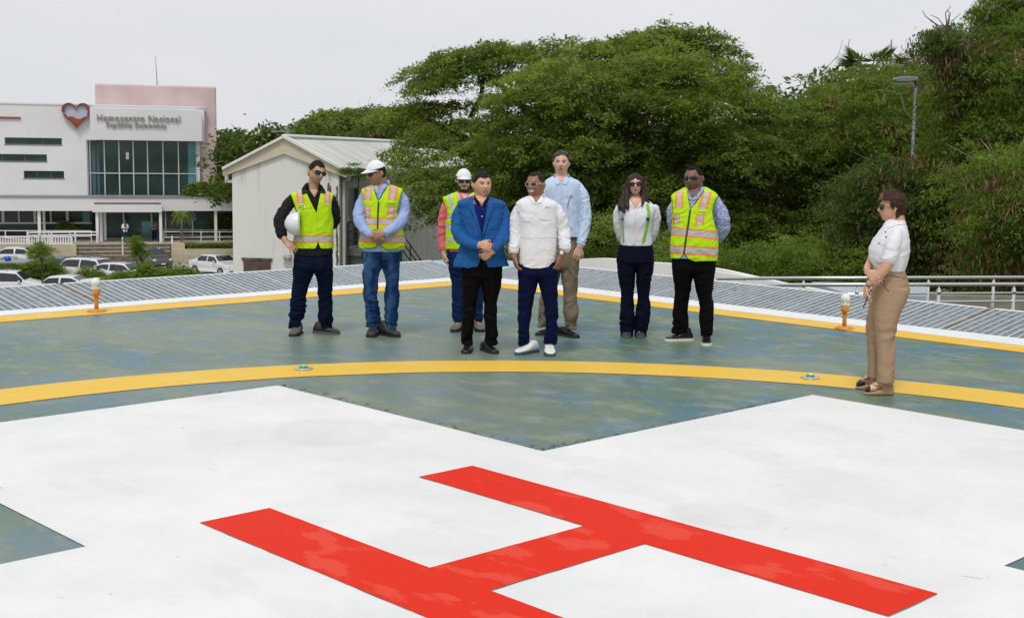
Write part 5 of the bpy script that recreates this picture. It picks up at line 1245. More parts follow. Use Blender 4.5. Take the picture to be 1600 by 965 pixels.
    def glasses(s, lw=.027, lh=.019, z=.004, frame=(.02,.02,.02), lens=None, dz=0, wrap=.0, tilt=0, temple=True, rim=.0028, y0=-.103, cx=.033):
        mf = mat('frame_%.2f_%.2f' % (frame[0], frame[2]), frame, .25, spec=.6); ml = lens or mat('sun_lens', (.008,.007,.006), .06, spec=.8)
        g = None; FM = MB(); LM = []
        for sg in (-1, 1):
            out = []; n = 22
            for k in range(n):
                a = 2*pi*k/n; ca, sa = cos(a), sin(a); x = sg*cx+math.copysign(abs(ca)**(2/3.2), ca)*lw; zz = z+math.copysign(abs(sa)**(2/3.0), sa)*lh*(1.0 if sa > 0 else 1.0)
                yy = y0 + (abs(x)/.06)**2*(.018+wrap); out.append(Vector((x, yy, zz)))
            inner = [s.hp(*v) for v in out]; c = s.hp(sg*cx, y0+.004, z)
            lm = MB(); lm.add([c+ (s.hm.to_3x3()@Vector((0,-.003,0)))]+inner, [((0,1+(k+1)%n,1+k) if sg>0 else (0,1+(k+1)%n,1+k)) for k in range(n)]); LM.append(lm)
            FM.tube([p for p in inner]+[inner[0]], rim, 6)
            if temple:
                FM.tube([s.hp(sg*(cx+lw), y0+.018+wrap, z+lh*.5), s.hp(sg*.073*s.fat, y0+.045, z+lh*.5+.001), s.hp(sg*.080*s.fat, .005, z+.006), s.hp(sg*.078*s.fat, .022, z-.012)], rim*.9, 6)
        FM.tube([s.hp(-.010, y0-.001, z+.006), s.hp(0, y0-.004, z+.008), s.hp(.010, y0-.001, z+.006)], rim, 6)
        g = FM.build('sunglasses', mf, s.root, True)
        for lm in LM: lm.build('lens', ml, g, True)
        return g
    def eyes(s, iris=(.05,.03,.02)):
        for sg in (-1, 1):
            c = s.hp(sg*.031, -.0775, .006); mb = MB(); r = .0080*s.hs
            mb.lathe([(0,-r),(r*.6,-r*.8),(r,0),(r*.6,r*.8),(0,r)], (0,0,0), 14); mb.v = [tuple(c+Vector(v)) for v in mb.v]
            e = mb.build('eye', mat('eye_white', (.20,.16,.14), .25), s.root, True)
            d = (s.hm.to_3x3() @ Vector((0,-1,0))); q = MB(); q.tube([c+d*r*.86, c+d*r*1.02], [.0052,.0045], 12); q.build('iris', mat('iris_dark', iris, .1), e, True)
    def cap(s, m, visor_m, tilt=0, vy=-.1, under=None, inf=.014):
        def nf(p): return p
        mb = MB(); head_grid(mb, Matrix.Identity(4), 1, inf, s.fat, 80, 60)
        me = bpy.data.meshes.new('cap'); me.from_pydata([tuple(v) for v in mb.v], [], mb.f)
        cut(me, lambda c, n: not (c.z > .052+c.y*.09))
        for v in me.vertices:
            k = max(0, (v.co.z-.05)/.08); v.co.z += .001*k
            v.co = s.hm @ (v.co*s.hs)
        c = s.add('cap', me, m, None, .003, True, 1)
        # visor
        vm = MB(); n = 14; A = []; B = []
        for k in range(n+1):
            a = pi*(k/n)*.80+pi*.10; x = -cos(a)*.078*s.fat; yb = -sin(a)*.098-.002; 
            out = .072*sin((a-pi*.1)/.8)**.7
            zb = .046-.014*(x/.075)**2
            A.append(s.hp(x, yb, zb+.006)); B.append(s.hp(x*1.03, yb-out, zb-.002-out*.26))
        th = (s.hm.to_3x3() @ Vector((0,0,.004)))
        pts = A+B+[p+th for p in A+B]; k = n+1; N2 = 2*k; fs = []
        for i in range(n): fs += [(i,i+1,k+i+1,k+i),(N2+i,N2+k+i,N2+k+i+1,N2+i+1),(k+i,k+i+1,N2+k+i+1,N2+k+i)]
        vm.add(pts, fs, 0); v = vm.build('visor', visor_m, c, True)
        bt = MB(); bt.lathe([(0,.0),(.006,.0),(.004,.002),(0,.0025)], s.hp(0,.005,.1175+inf), 8); bt.build('button', m, c, True)
        return c
    # ---- hands
    def hand(s, W, d, nrm, side, L=.185, curl=(20,25,15), spread=1.0, thumb=(35, .5)):
        """W wrist point; d direction of the hand; nrm palm facing direction; side: +1/-1 picks the thumb side (d x n * side)"""
        mb = s.body; d = Vector(d).normalized(); nrm = Vector(nrm); nrm = (nrm-d*nrm.dot(d)).normalized(); t = d.cross(nrm).normalized()*side
        k = L/.185; R = []
        for f, w, th in ((-.01,.026,.022),(.015,.030,.021),(.045,.040,.019),(.075,.043,.016),(.093,.041,.013)):
            R.append((W+d*f*k, t*w*k, nrm*th*k))
        rings(mb, R, 18, 2.6)
        for i, (off, ln) in enumerate(((.031,.072),(.0105,.080),(-.0105,.075),(-.031,.058))):
            a = radians((off/.031)*7*spread); dd = (d*cos(a)+t*sin(a)).normalized(); p = W+d*.085*k+t*off*k; pts = [p]; c = 0
            for seg, frac in enumerate((.45,.32,.23)):
                c += radians(curl[seg]); q = dd*cos(c)+nrm*sin(c); p = p+q*ln*frac*k; pts.append(p)
            pts = [pts[0]-d*.02*k]+pts; tube_rings(mb, pts, [.0095*k,.0095*k,.0088*k,.0080*k,.0068*k], 10)
        a = radians(thumb[0]); dd = d*cos(a)+t*sin(a); p = W+d*.022*k+t*.026*k; q = p+dd*.042*k+nrm*.006; r = q+(d*.85+t*.35+nrm*thumb[1]).normalized()*.030*k; e = r+(d*.95+nrm*thumb[1]).normalized()*.024*k
        tube_rings(mb, [p,q,r,e], [.014*k,.0115*k,.0105*k,.008*k], 10)
    def finish_body(s, mats, fn=None):
        me = remesh(s.body, s.voxel, 2, .4); o = s.add('body', me, mats)
        if fn:
            idx = np.zeros(len(me.polygons), dtype=np.int32); sc = 1/s.hs
            for i, p in enumerate(me.polygons):
                q = s.hi @ p.center
                if q.length < .17*s.hs: q = q*sc; idx[i] = fn(q.x, q.y, q.z)
            me.polygons.foreach_set('material_index', idx)
        return o
    # ---- shoes
    def shoe(s, toe, theta, mu, ms, L=.285, wd=.050, h=.075, kind='shoe', heel=.012, lace=None, name='shoe', ank=.10, sole=.022):
        """toe: picture point where the toe tip meets the ground; theta 0 = towards camera, +right"""
        t = s.G(*toe); th = radians(theta); f = Vector((sin(th), -cos(th), 0)); sd = Vector((cos(th), sin(th), 0)); up = Vector((0,0,1)); hl = t-f*L; s.last = hl
        P = lambda a, z, w=0: hl+f*a*L+up*z+sd*w
        mb = MB(); R = []
        for a, w, z0, z1 in ((.0,.018,sole,.045),(.03,.029,sole,.07),(.12,.036,sole,ank),(.26,.038,sole,ank+.005),(.40,.040,sole,ank*.86),(.52,.043,sole,h*.88),(.66,.049,sole,h*.74),(.80,.049,sole,h*.64),(.91,.040,sole,h*.54),(.98,.022,sole,h*.38)):
            zc = (z0+z1)/2; R.append((P(a,zc), sd*(w/.049*wd*.96), up*(z1-z0)/2))
        rings(mb, R, 20, 2.5); me = remesh(mb, .006, 3); wrinkle(me, .002, (40,40,40), 3); u = s.add(name, me, mu)
        outl = [(-.015,.012),(.0,.026),(.06,.036),(.2,.038),(.35,.036),(.5,.042),(.66,.0515),(.8,.051),(.92,.040),(.985,.022),(1.0,.006)]
        L1 = [P(a,0,w/.05*wd) for a,w in outl]; R1 = [P(a,0,-w/.05*wd) for a,w in outl[::-1]]
        q = MB(); q.prism(L1+R1, up*(sole+.001)); so_ = q.build('sole', ms, u, bevel=.003)
        if heel > .015: q = MB(); q.prism([P(0,0,.03),P(.22,0,.034),P(.22,0,-.034),P(0,0,-.03)], up*heel); 
        if lace:
            q = MB()
            for k in range(5):
                a = .36+.075*k; z = [ank*.9,h*.98,h*.90,h*.82,h*.76][k]; q.tube([P(a,z-.010,-.026),P(a+.02,z+.005,0),P(a,z-.010,.026)], .0033, 5); q.tube([P(a+.045,z-.014,-.024),P(a+.01,z+.004,.0),P(a-.01,z-.004,.022)], .003, 5)
            q.build('laces', lace, u, True)
        return u

def cloth(name, col, rough=.85, bump=.0012, bscale=220, var=.06, vscale=9, **k): return mat(name, col, rough, var=var, vscale=vscale, bump=bump, bscale=bscale, spec=.12, **k)
def skin_mat(name, col):
    if name in MATS: return MATS[name]
    m = mat(name, col, .42, var=.10, vscale=26, bump=.0006, bscale=260, spec=.4); b = m.node_tree.nodes['Principled BSDF']
    b.inputs['Subsurface Weight'].default_value = .04; b.inputs['Subsurface Radius'].default_value = (.02,.008,.004); b.inputs['Subsurface Scale'].default_value = .5; return m
m_lime_f = cloth('vest_lime', (.50,.78,.015), .75, var=.04)
b_ = m_lime_f.node_tree.nodes['Principled BSDF']
m_silver = cloth('vest_silver', (.50,.49,.50), .45, bump=.0008, var=.10, vscale=30)
m_orangef = cloth('vest_orange', (.90,.30,.06), .7)
m_bind = cloth('vest_binding', (.05,.09,.04), .7)
m_ink = mat('ink', (.03,.03,.035), .6)
m_lips = {}
def face_fn(lip=True, brow=True, beard=0, smile=0, hairline=None):
    # material slots: 0 skin 1 brow/beard 2 lips 3 teeth 4 stubble
    def fn(x, y, z):
        if y < -.03:
            if smile and abs(x) < .027 and y < -.05 and -.064+9*x*x < z < -.051+5*x*x: return 3
            if lip and abs(x) < .021*(1.15 if smile else 1) and (-.069 < z < -.047) and y < -.07 and abs(z+.058) < .011*(1-(x/.026)**2): return 2
            if brow and .013 < abs(x) < .051 and abs(z-(.0255+.14*(min(abs(x),.036)-.013)-.25*max(0,abs(x)-.036))) < .0040: return 1
            if .019 < abs(x) < .043 and abs(z-.0105) < .0028 and brow: return 1
        if beard == 1:
            if z > -.122 and y < .015 and ((abs(x) > .050*1.0 and z < -.012 and abs(x)+.0*y > .056) or z < -.080 or (abs(x) > .034 and z < -.050+.25*(.05-abs(x)))): return 1
            if abs(x) < .028 and -.047 < z < -.038 and y < -.07: return 1
        if beard == 2 and z < -.036 and z > -.125 and y < .02 and (y < -.04 or z < -.05) : return 4
        return 0
    return fn
H_MAT = {}
def ankle_y(p, toe, theta, L=.285):
    t = p.G(*toe); th = radians(theta); return (t - Vector((sin(th), -cos(th), 0))*L*.74).y
def leg_rows(rows, ya, yh=0.0, dr=1.0, mind=.055):
    y0, y1 = rows[0][0], rows[-1][0]; out = []
    for r in rows:
        t = (r[0]-y0)/(y1-y0); out.append((r[0], r[1], r[2], None, yh+(ya-yh)*t))
    return out
def trousers(p, m, waist, legs, dep=.115, hem=.006, amp=.0075, seed=1, name='trousers', dr=1.04, voxel=.007, sc=(8,8,10), ywaist=0.0):
    """waist: silhouette rows; legs: list of (rows, y at ankle)"""
    mb = MB(); lw = waist[-1]; w3 = (lw[2]-lw[1])*.10
    p.sil(mb, waist[:-1]+[(lw[0]-3, lw[1]+w3*.2, lw[2]-w3*.2, dep*.90),(lw[0]+1, lw[1]+w3*1.2, lw[2]-w3*1.2, dep*.60)], dep, ywaist, 2.5)
    for rows, ya in legs:
        rows = rows+[(rows[-1][0]+3.5, rows[-1][1]-.4, rows[-1][2]+.4)]
        rr = leg_rows(rows, ya, ywaist); rr2 = []
        for r in rr:
            hw = (r[2]-r[1])/2/p.sc; t = (r[0]-rows[0][0])/(rows[-1][0]-rows[0][0]); d = hw*dr; u = max(0, 1-t/.42); d = max(d*(1-u)+dep*.93*u, .066); rr2.append((r[0], r[1], r[2], d, r[4]))
        p.sil(mb, rr2, 0, 0, 2.2, 26)
        b = [(r[0], r[1]+ (r[2]-r[1])*.21, r[2]-(r[2]-r[1])*.21, r[3]*.58, r[4]) for r in rr2]; p.sil(p.body, b, 0, 0, 2.0, 20, k=2)
    hipz = p.P(0, waist[-1][0]).z; kz = hipz*.52; az = .10
    def mask(v):
        z = v[2]; a = .30
        a += .9*math.exp(-((z-kz)/.10)**2)+1.25*math.exp(-((z-az)/.12)**2)+.8*math.exp(-((z-hipz)/.10)**2); return a
    return p.garment(name, mb, m, voxel, [(amp*1.55, (6.5,6.5,9), seed, mask), (amp*1.0, (12,12,4.5), seed+9, None, False), (amp*.9, (15,15,22), seed+5, lambda v: math.exp(-((v[2]-az)/.09)**2)+.7*math.exp(-((v[2]-kz)/.07)**2)), (amp*.2, (34,34,30), seed+4, None, False)])
def torso_body(p, rows, dep=.11, y=0.0):
    r = []
    for i, q in enumerate(rows):
        k = .06 if i < 3 else (.09 if i < 4 else .16); kd = .90 if i < 3 else (.84 if i < 4 else .70)
        r.append((q[0], q[1]+(q[2]-q[1])*k, q[2]-(q[2]-q[1])*k, (q[3] if len(q) > 3 else dep)*kd, y))
    p.sil(p.body, r, dep, y, 2.3, 26, k=2)
def arm_body(p, J, f=.62): p.limb(p.body, [(a,b+(3 if i==0 else 0),c,r*f*(.8 if i==0 else 1)) for i,(a,b,c,r) in enumerate(J)], k=3)
def upper(p, name, m, rows, arms, dep, y=0.0, amp=.007, seed=2, pred=None, solid=.002, voxel=.006, e=2.5, sc=(8,8,9), matfn=None, armf=.62, extra=None):
    mb = MB(); p.sil(mb, rows, dep, y, e)
    for J in arms:
        J = [(J[0][0], J[0][1]+2.0, J[0][2], J[0][3]*.80), (J[1][0], J[1][1], J[1][2], J[1][3]*.95)]+list(J[2:]); p.limb(mb, J)
    if extra: extra(mb)
    torso_body(p, rows, dep, y)
    q = rows[len(rows)//2]; _a, _b = p.P(q[1],q[0],y), p.P(q[2],q[0],y); tx = (_a.x+_b.x)/2; tw = (_b.x-_a.x)/2; tz = p.P(q[1],rows[-2][0],y).z
    for J in arms: arm_body(p, J, armf)
    return p.garment(name, mb, m, voxel, [(amp*.95, sc, seed), (amp*1.25, (13,13,15), seed+6, lambda v: min(1, max(0, (abs(v[0]-tx)-tw*.80)/.05))+ (.35 if v[2] < tz else .0)), (amp*.25, (34,34,34), seed+3, None, False)], pred, solid, matfn)
def vest(p, rows, dep, y, V, arm_l, arm_r, hem, bands, strips, seed, infl=.012, zipper=None, slit=None, yz=0.0):
    """rows silhouette; V front neck opening polygon; arm_l/arm_r polylines px limits by py; bands: (y0,y1,kind) slopes"""
    mb = MB(); p.sil(mb, rows, dep, y, 2.5, infl=infl)
    def pred(c, n):
        px, py = p.pj(c)
        if py > hem(px): return True
        if c.y < y+.03 and in_poly(px, py, V): return True
        if c.y < y+.02 and slit and in_poly(px, py, slit): return True
        if px < arm_l(py) or px > arm_r(py): return True
        top = p.P(px, py, c.y)
        if c.y >= y-.02 and (px-V_c)**2/ (V_w**2) + ((c.y-(y-.005))/.085)**2 < 1 and n.z > .25: return True
        return False
    V_c = (min(q[0] for q in V[:2]) + max(q[0] for q in V[:3]))/2; V_w = (max(q[0] for q in V)-min(q[0] for q in V))/2
    def matfn(c, n, px, py):
        fr = c.y < y
        for (a, b, sl, k) in bands:
            q = py - sl*(px-V_c)*(1 if fr else 0)
            if a <= q <= b: return k
        if n.z > .97: return 0
        for (xt, yt, xb, yb, w, wo) in strips:
            if yt-12 < py < yb:
                if not fr and py > yb: continue
                xc = xt+(xb-xt)*(py-yt)/(yb-yt)
                if py < yt and fr: continue
                if abs(px-xc) < w/2: return 1
                if abs(px-xc) < wo/2: return 2
        return 0
    me_o = p.garment('safety_vest', mb, [m_lime_f, m_silver, m_orangef], .0055, [(.006,(9,9,12),seed),(.0016,(34,34,34),seed+3,None,False)], pred, .004, matfn, 3)
    return me_o
def collar(p, name, polys, target, m, off=.012):
    for q in polys: p.patch(name, q, target, m, off, step=.9)
blk = mat('shoe_black', (.012,.012,.014), .28, bump=.0006, bscale=80); blk2 = mat('boot_dark', (.035,.033,.034), .6, bump=.001, bscale=60, var=.2, vscale=12); solek = mat('sole_black', (.015,.015,.015), .7)
boot_gr = mat('boot_grey', (.10,.10,.10), .65, var=.2, vscale=14); whs = mat('sneaker_white', (.74,.74,.73), .55, bump=.0008, bscale=90); solew = mat('sole_white', (.70,.69,.64), .6); solet = mat('sole_teal', (.03,.09,.12), .6)
hair_blk = mat('hair_black', (.006,.005,.0045), .6, spec=.2, var=.4, vscale=40, bump=.002, bscale=180, stretch=(1,1,.3)); hair_short = mat('hair_fade', (.02,.015,.012), .8, spec=.15, var=.3, vscale=60, bump=.001, bscale=300)
hair_grey = mat('hair_grey', (.010,.0095,.0095), .6, spec=.2, vscale=34, col2=(.10,.10,.105), bump=.0015, bscale=160, stretch=(1,.4,.7)); hair_brn = mat('hair_brown', (.014,.006,.005), .5, spec=.3, vscale=14, col2=(.050,.020,.014), bump=.002, bscale=130, stretch=(1.6,1.6,.12))
hair_tint = mat('hair_tinted', (.018,.007,.005), .6, spec=.25, vscale=9, col2=(.06,.024,.014), bump=.004, bscale=70)
teeth = mat('teeth', (.80,.78,.74), .25)
def smats(n, col, lip, brow=(.02,.014,.011), stub=None):
    return [skin_mat('skin_'+n, col), mat('brow_'+n, brow, .6), mat('lip_'+n, lip, .4), teeth, mat('stubble_'+n, stub or tuple(c*.8 for c in col), .6)]
def short_hair(front=.066, side=.0, back=-.055, temple=.055):
    def f(x, y, z):
        ax = abs(x)
        if ax > .050 and -.050 < y < .035: return z > side+.010+max(0,(-y-.012))*.55
        if y < -.040: return z > front+.010*math.exp(-((ax-.040)/.010)**2)-.25*max(0, ax-.046)
        return z > back
    return f

# ===== man with white hard hat under his arm (far left)
p = Person((491,524), 'man in charcoal shirt and lime vest holding a white hard hat', 0)
dk = cloth('charcoal_shirt', (.017,.017,.020)); nv = cloth('navy_trousers', (.003,.0075,.026))
toeL, toeR = (457,526), (531,522); yL, yR = ankle_y(p,toeL,-15), ankle_y(p,toeR,65)
trousers(p, nv, [(388,462,517,.10),(400,459,519.5,.115),(414,458,520,.12),(424,458.5,520,.115)],
  [([(404,458.5,490),(420,458,490.5),(432,457.5,488),(446,456.5,482.5),(463,454.5,479),(482,452.5,478.5),(500,451.5,473),(509,452,470.5)], yL),
   ([(404,489,520),(420,491,520),(432,493,520),(446,496,520),(465,497.5,519),(485,498,520.5),(499,497,521),(508,501,520)], yR)], seed=3)
p.shoe(toeL, -15, boot_gr, solek, L=.29, wd=.054, h=.085, ank=.12); p.shoe(toeR, 62, mat('boot_brown',(.06,.042,.036),.6,var=.2,vscale=14), mat('sole_grey',(.09,.09,.09),.7), L=.30, wd=.052, h=.085, ank=.12)
rows = [(296,478,500,.06),(300,464,512,.085),(305,456,519,.10),(315,457.5,520.5,.118),(333,464,518.5,.122),(350,466,518.5,.12),(366,462,518.5,.12),(380,460,519,.12),(392,459,519.5,.122),(401,459,519,.12)]
aL = [(460,306,0,8.5),(450,321,.0,9.3),(438.5,341,-.02,9.5),(438,354,-.05,8.8),(441,368,-.09,7.6)]
aR = [(515,306,0,8.5),(520,320,.02,9),(523,338,.06,8.5),(520,350,.10,8),(500,362,.17,7)]
hemA = lambda px,py: py > 400-3.5*((px-489)/28)**2
Vsh = [(481,292),(499,292),(491.5,309)]
up = upper(p, 'shirt', dk, rows, [aL,aR], .12, 0, .007, 11, lambda c,n: hemA(*p.pj(c)) or (c.y < .02 and in_poly(*p.pj(c), Vsh)))
p.head(494.2, 269.2, 30, 4, 11, y=-.02)
p.limb(p.body, [(489,302,.015,11),(489.5,294,.01,9.6),(491,285,.0,9.4),(493,277,-.0,9)])
W = p.P(443,371,-.10); p.limb(p.body, [(440,364,-.08,5.6),(443,371,-.10,5.2),(446.5,377,-.12,4.8)]); p.hand(p.P(446,376,-.12), (.62,-.35,-.62), (.35,.1,-.9), 1, .185, (12,22,18), 1.9, (42,.3))
fn = face_fn()
p.finish_body(smats('a', (0.532,0.301,0.196), (.36,.15,.11), stub=(.40,.235,.155)), lambda x,y,z: (lambda k: k if k else (4 if z < -.045 and y < 0 and z > -.125 else 0))(fn(x,y,z)))
p.hair(hair_blk, .0065, short_hair(.066,.008), .002, 90)
p.glasses(.029,.0195,.006, frame=(.015,.015,.018), lens=mat('mirror_lens',(.03,.04,.045),.05,metal=.6))
sh_me = up.data; 
vrows = [(r[0],r[1]-.3,r[2]+.3)+tuple(r[3:]) for r in rows[:-1]]
aL_ = lambda py: np.interp(py,[290,299,305,314,325,333,338,350,360],[452,452.5,455.5,458.5,462.5,465,460,440,430])
aR_ = lambda py: np.interp(py,[290,299,305,314,325,333,350,360],[523,521.5,520.5,518,517,518,522,540])
ve = vest(p, rows, .12, 0, [(476,294),(503,294),(501,301),(494.4,333.3),(478.5,301)], aL_, aR_, lambda px: 388.0 if abs(px-497)>5 else 388-(5-abs(px-497))*.5,
  [(366.8,368.9,.0,2),(368.9,377,.0,1),(377,379.6,.0,2)], [(468,297,470.5,318.5,5.2,12.5),(510.5,297,511.5,319,4.6,10.5)], 21, slit=[(496.8,377.5),(492.5,390),(502,390)])
B = bvh_of(up.data, ve.data)
mvl = m_lime_f
p.line('zipper', [(494.4,333),(496,355),(496.8,377)], B, cloth('vest_zip',(.42,.66,.02)), .004)
for q in ([(469,354.5),(487.5,355.5),(487.5,363.5),(469,363)],[(503.5,354.5),(514.5,354.5),(514.5,363.5),(505.5,364.5),(503.5,360)]): p.patch('pocket_flap', q, B, mvl, .006)
p.patch('chest_pocket', [(465.5,319.5),(478.5,319),(480.5,341),(473,343.5),(468.5,341)], B, mvl, .005)
p.patch('chest_pocket', [(505.5,322),(517,322),(517,338),(505.5,338.5)], B, mvl, .004)
p.patch('pocket_flap', [(504.5,318.5),(518,318.5),(517.5,322),(504.5,322)], B, mvl, .006)
pl = p.patch('name_label', [(465.5,320.5),(475.5,319.5),(477,324.5),(473,327.5),(467,327.5)], B, cloth('label_lime',(.62,.78,.20)), .010)
B2 = bvh_of(up.data, ve.data, pl.data)
for k,(a,b,y) in enumerate(((467,470.5,321.8),(471.5,475,321.4),(466.8,470,325),(471,474.5,324.8))): p.patch('label_text', [(a,y-.55),(b,y-.75),(b,y+.35),(a,y+.55)], B2, m_ink, .0016, parent=pl, step=.6)
Bc = bvh_of(up.data, p.root.children[[c.name.split('.')[0] for c in p.root.children].index('body')].data, ve.data)
def kid(p, n): return [c for c in bpy.data.objects if c.parent == p.root and c.name.split('.')[0] == n][0]
Bc = bvh_of(up.data, kid(p,'body').data, ve.data)
p.patch('collar', [(480.5,284.5),(476,288),(471.5,294.5),(471.8,303.5),(478.5,302),(481,299.5),(486,304.5),(490,309.5),(483.5,296)], Bc, dk, .013, step=.9)
p.patch('collar', [(499.5,287),(503.5,290),(507.5,296.5),(509.5,302),(502,301.5),(497.5,303.5),(492.5,309.5),(495,303),(499,295.5)], Bc, dk, .013, step=.9)
p.line('zipper', [(491.5,309),(493,322),(494.4,333)], B, cloth('placket_dark',(.025,.025,.03)), .0035)
# hard hat
m_hat = mat('hat_white', (.74,.75,.77), .28, coat=.4)
hc_ = p.P(466.5, 349.5, -.13); hw_ = p.o + Matrix.Rotation(-p.phi,3,'Z') @ hc_
hat = empty('hard_hat', hw_, -p.phi, 'white hard hat tucked under the arm of the leftmost man', 'hard hat')
mb = MB(); n = 36; prof = [(0,.128),(.035,.125),(.07,.110),(.096,.080),(.108,.045),(.112,.010),(.113,0)]
vs = []; 
for r_, h_ in prof:
    for j in range(n):
        a = 2*pi*j/n; vs.append((-h_, r_*1.0*cos(a)*.98, r_*sin(a)*1.18*.86))
mb.add(vs, [(i*n+j,(i+1)*n+j,(i+1)*n+(j+1)%n,i*n+(j+1)%n) for i in range(len(prof)-1) for j in range(n)])
shl = mb.build('shell', m_hat, hat, True); q = shl.modifiers.new('thickness','SOLIDIFY'); q.thickness = .003
mb = MB(); R = []
for j in range(n+1):
    a = 2*pi*j/n; ex = .028 if sin(a) < -.3 else .008; R.append((Vector((0,.113*cos(a)*.98,.113*sin(a)*1.015)), ex))
vs = [q for c,ex in R for q in (c, c+Vector((.006,c.y*ex/.113,c.z*ex/.113)), c+Vector((.010,c.y*ex/.113,c.z*ex/.113)), c+Vector((.006,0,0)))]
mb.add(vs, [(4*i+k,4*i+4+k,4*i+4+(k+1)%4,4*i+(k+1)%4) for i in range(n) for k in range(4)]); mb.build('brim', m_hat, hat, True)
mb = MB(); mb.tube([(-.035,0,.105),(-.09,0,.085),(-.125,0,.03),(-.130,0,0),(-.125,0,-.03),(-.09,0,-.085),(-.035,0,-.105)], [.006,.010,.012,.012,.012,.010,.006], 8, flat=.7); mb.build('ridge', m_hat, hat, True)

# ===== man in white cap and jeans
p = Person((601,526), 'man in white cap, light blue shirt, lime vest and faded blue jeans, looking left', 0)
bl = cloth('pale_blue_shirt', (.33,.42,.72)); jn = mat('faded_jeans', (.007,.03,.12), .85, vscale=7, col2=(.07,.18,.34), bump=.001, bscale=240, stretch=(1.5,1.5,.5), cpos=(.42,.75), spec=.2)
toeL, toeR = (579,527.5), (624,527); yL, yR = ankle_y(p,toeL,-8), ankle_y(p,toeR,42)
trousers(p, jn, [(384,569,625,.11),(395,566,627,.125),(407,566,626,.12)],
  [([(398,566,596),(415,566.5,596),(425,566.3,592.5),(440,567,591),(462,568.5,590),(480,571,592),(496,571,594),(506,573,593)], yL),
   ([(398,595,627),(415,597,625.5),(425,600,624),(440,602,623.3),(462,602,622.5),(485,600.5,621),(499,602.5,621),(509,605,619)], yR)], seed=8, amp=.010)
p.shoe(toeL, -8, blk2, solek, L=.30, wd=.056, h=.095, ank=.15, lace=blk2); p.shoe(toeR, 42, blk2, solek, L=.30, wd=.056, h=.095, ank=.15, lace=blk2)
rows = [(288,588,606,.06),(293,574,620,.09),(299,566,629,.105),(313,566.5,627,.13),(332,569.5,622,.14),(346,571,621,.145),(364,566,628,.148),(380,563,631,.145),(392,565,628,.14)]
aL = [(571,301,0,8.5),(565,318,-.0,9.3),(561,340,-.06,9.2),(567,355,-.14,8),(579,367,-.22,6.3)]
aR = [(623,300,0,9.5),(629,316,0,10.2),(630,336,-.03,9.8),(619,353,-.14,8.4),(600.5,365,-.235,6.4)]
up = upper(p, 'shirt', bl, rows, [aL,aR], .14, 0, .006, 31, lambda c,n: p.pj(c)[1] > 396-4*((p.pj(c)[0]-596)/30)**2 or (c.y<.02 and in_poly(*p.pj(c),[(588,285),(599,285),(592,299)])))
p.head(588.8, 271, -66, 8, -2, y=-.03, size=.98, fat=1.05)
p.limb(p.body, [(597,298,.01,11.5),(596,291,.01,10.3),(594,283,.0,9.8),(592,277,0,9.5)])
p.limb(p.body, [(574,362,-.2,5.2),(581,369,-.24,4.8)]); p.limb(p.body, [(605,362,-.2,5.6),(598,367,-.245,5.2)])
p.hand(p.P(579,367.5,-.235), (.80,.02,-.60), (.4,.75,.45), 1, .185, (14,18,14), .9, (30,.5))
p.hand(p.P(600,365,-.262), (-.93,.0,-.22), (-.15,.98,-.1), -1, .175, (25,42,32), .8, (38,.6))
p.finish_body(smats('b', (0.399,0.210,0.138), (.26,.11,.08)), face_fn())
capm = cloth('cap_white', (.78,.78,.80)); capr = cloth('cap_red', (.62,.03,.04))
p.hair(hair_short, .005, lambda x,y,z: z > -.045 and (y > .02 or (y>-.005 and abs(x)>.05 and z>.015)), .001, 90)
p.glasses(.028,.019,.004, frame=(.012,.012,.014), wrap=.006)
c_ = p.cap(capm, [capm][0], inf=.013)
vz = [o for o in bpy.data.objects if o.parent == c_ and o.name.startswith('visor')][0]
mb = MB(); n = 14; A=[];Bq=[]
for k in range(n+1):
    a = pi*(k/n)*.80+pi*.10; yb = -sin(a)*.098-.002; out = .072*sin((a-pi*.1)/.8)**.7; x = -cos(a)*.078*1.05; zb = .046-.014*(x/.075)**2
    A.append(p.hp(x*1.0, yb-out*.10, zb-.000)); Bq.append(p.hp(x*1.02, yb-out*.75, zb-.0055-out*.19))
mb.add(A+Bq, [(i,n+1+i,n+2+i,i+1) for i in range(n)]); mb.build('red_lining', capr, c_)
mb = MB(); mb.tube([p.hp(-.084,-.02+.001*k,.06+.002*k) for k in range(2)]+[p.hp(-.082,-.032,.067)], .004, 6); mb.tube([p.hp(-.085,-.045,.060),p.hp(-.083,-.050,.072),p.hp(-.080,-.040,.080)],.0035,6); mb.build('cap_badge', m_ink, c_)
aL_ = lambda py: np.interp(py,[285,294,305,313,332,340,350,360],[563,564.5,566.5,567.5,570,566,550,540])
aR_ = lambda py: np.interp(py,[285,290,296,305,313,332,342,350,365],[625,627,629,627,625,619.5,621,640,660])
ve = vest(p, rows, .14, 0, [(581,280),(610,280),(608.5,287.5),(591.5,315.4),(584,294)], aL_, aR_, lambda px: 390.5-((px-606)/30)**2*3 if px>592 else 388.5-((px-576)/14)**2*1.5,
  [(340.3,342.5,.03,2),(342.5,349.8,.03,1),(349.8,352,.03,2),(366.6,369.3,.02,2),(369.3,376.8,.02,1),(376.8,380,.02,2)],
  [(576.5,290,574.5,313.5,6.4,12.4),(574.8,322,574,339,5.8,10.5),(616,287,612,313,7,14.5),(611.5,322,610,338.5,6.8,13)], 33, slit=[(591.7,375),(585,392),(598,392)])
B = bvh_of(up.data, ve.data)
p.line('zipper', [(591.5,315.4),(590.5,335),(589.8,360)], B, m_bind, .010, off=.001)
p.line('binding', [(584.5,296),(588,306),(591.5,315.4),(597,303),(609,287)], B, m_bind, .005)
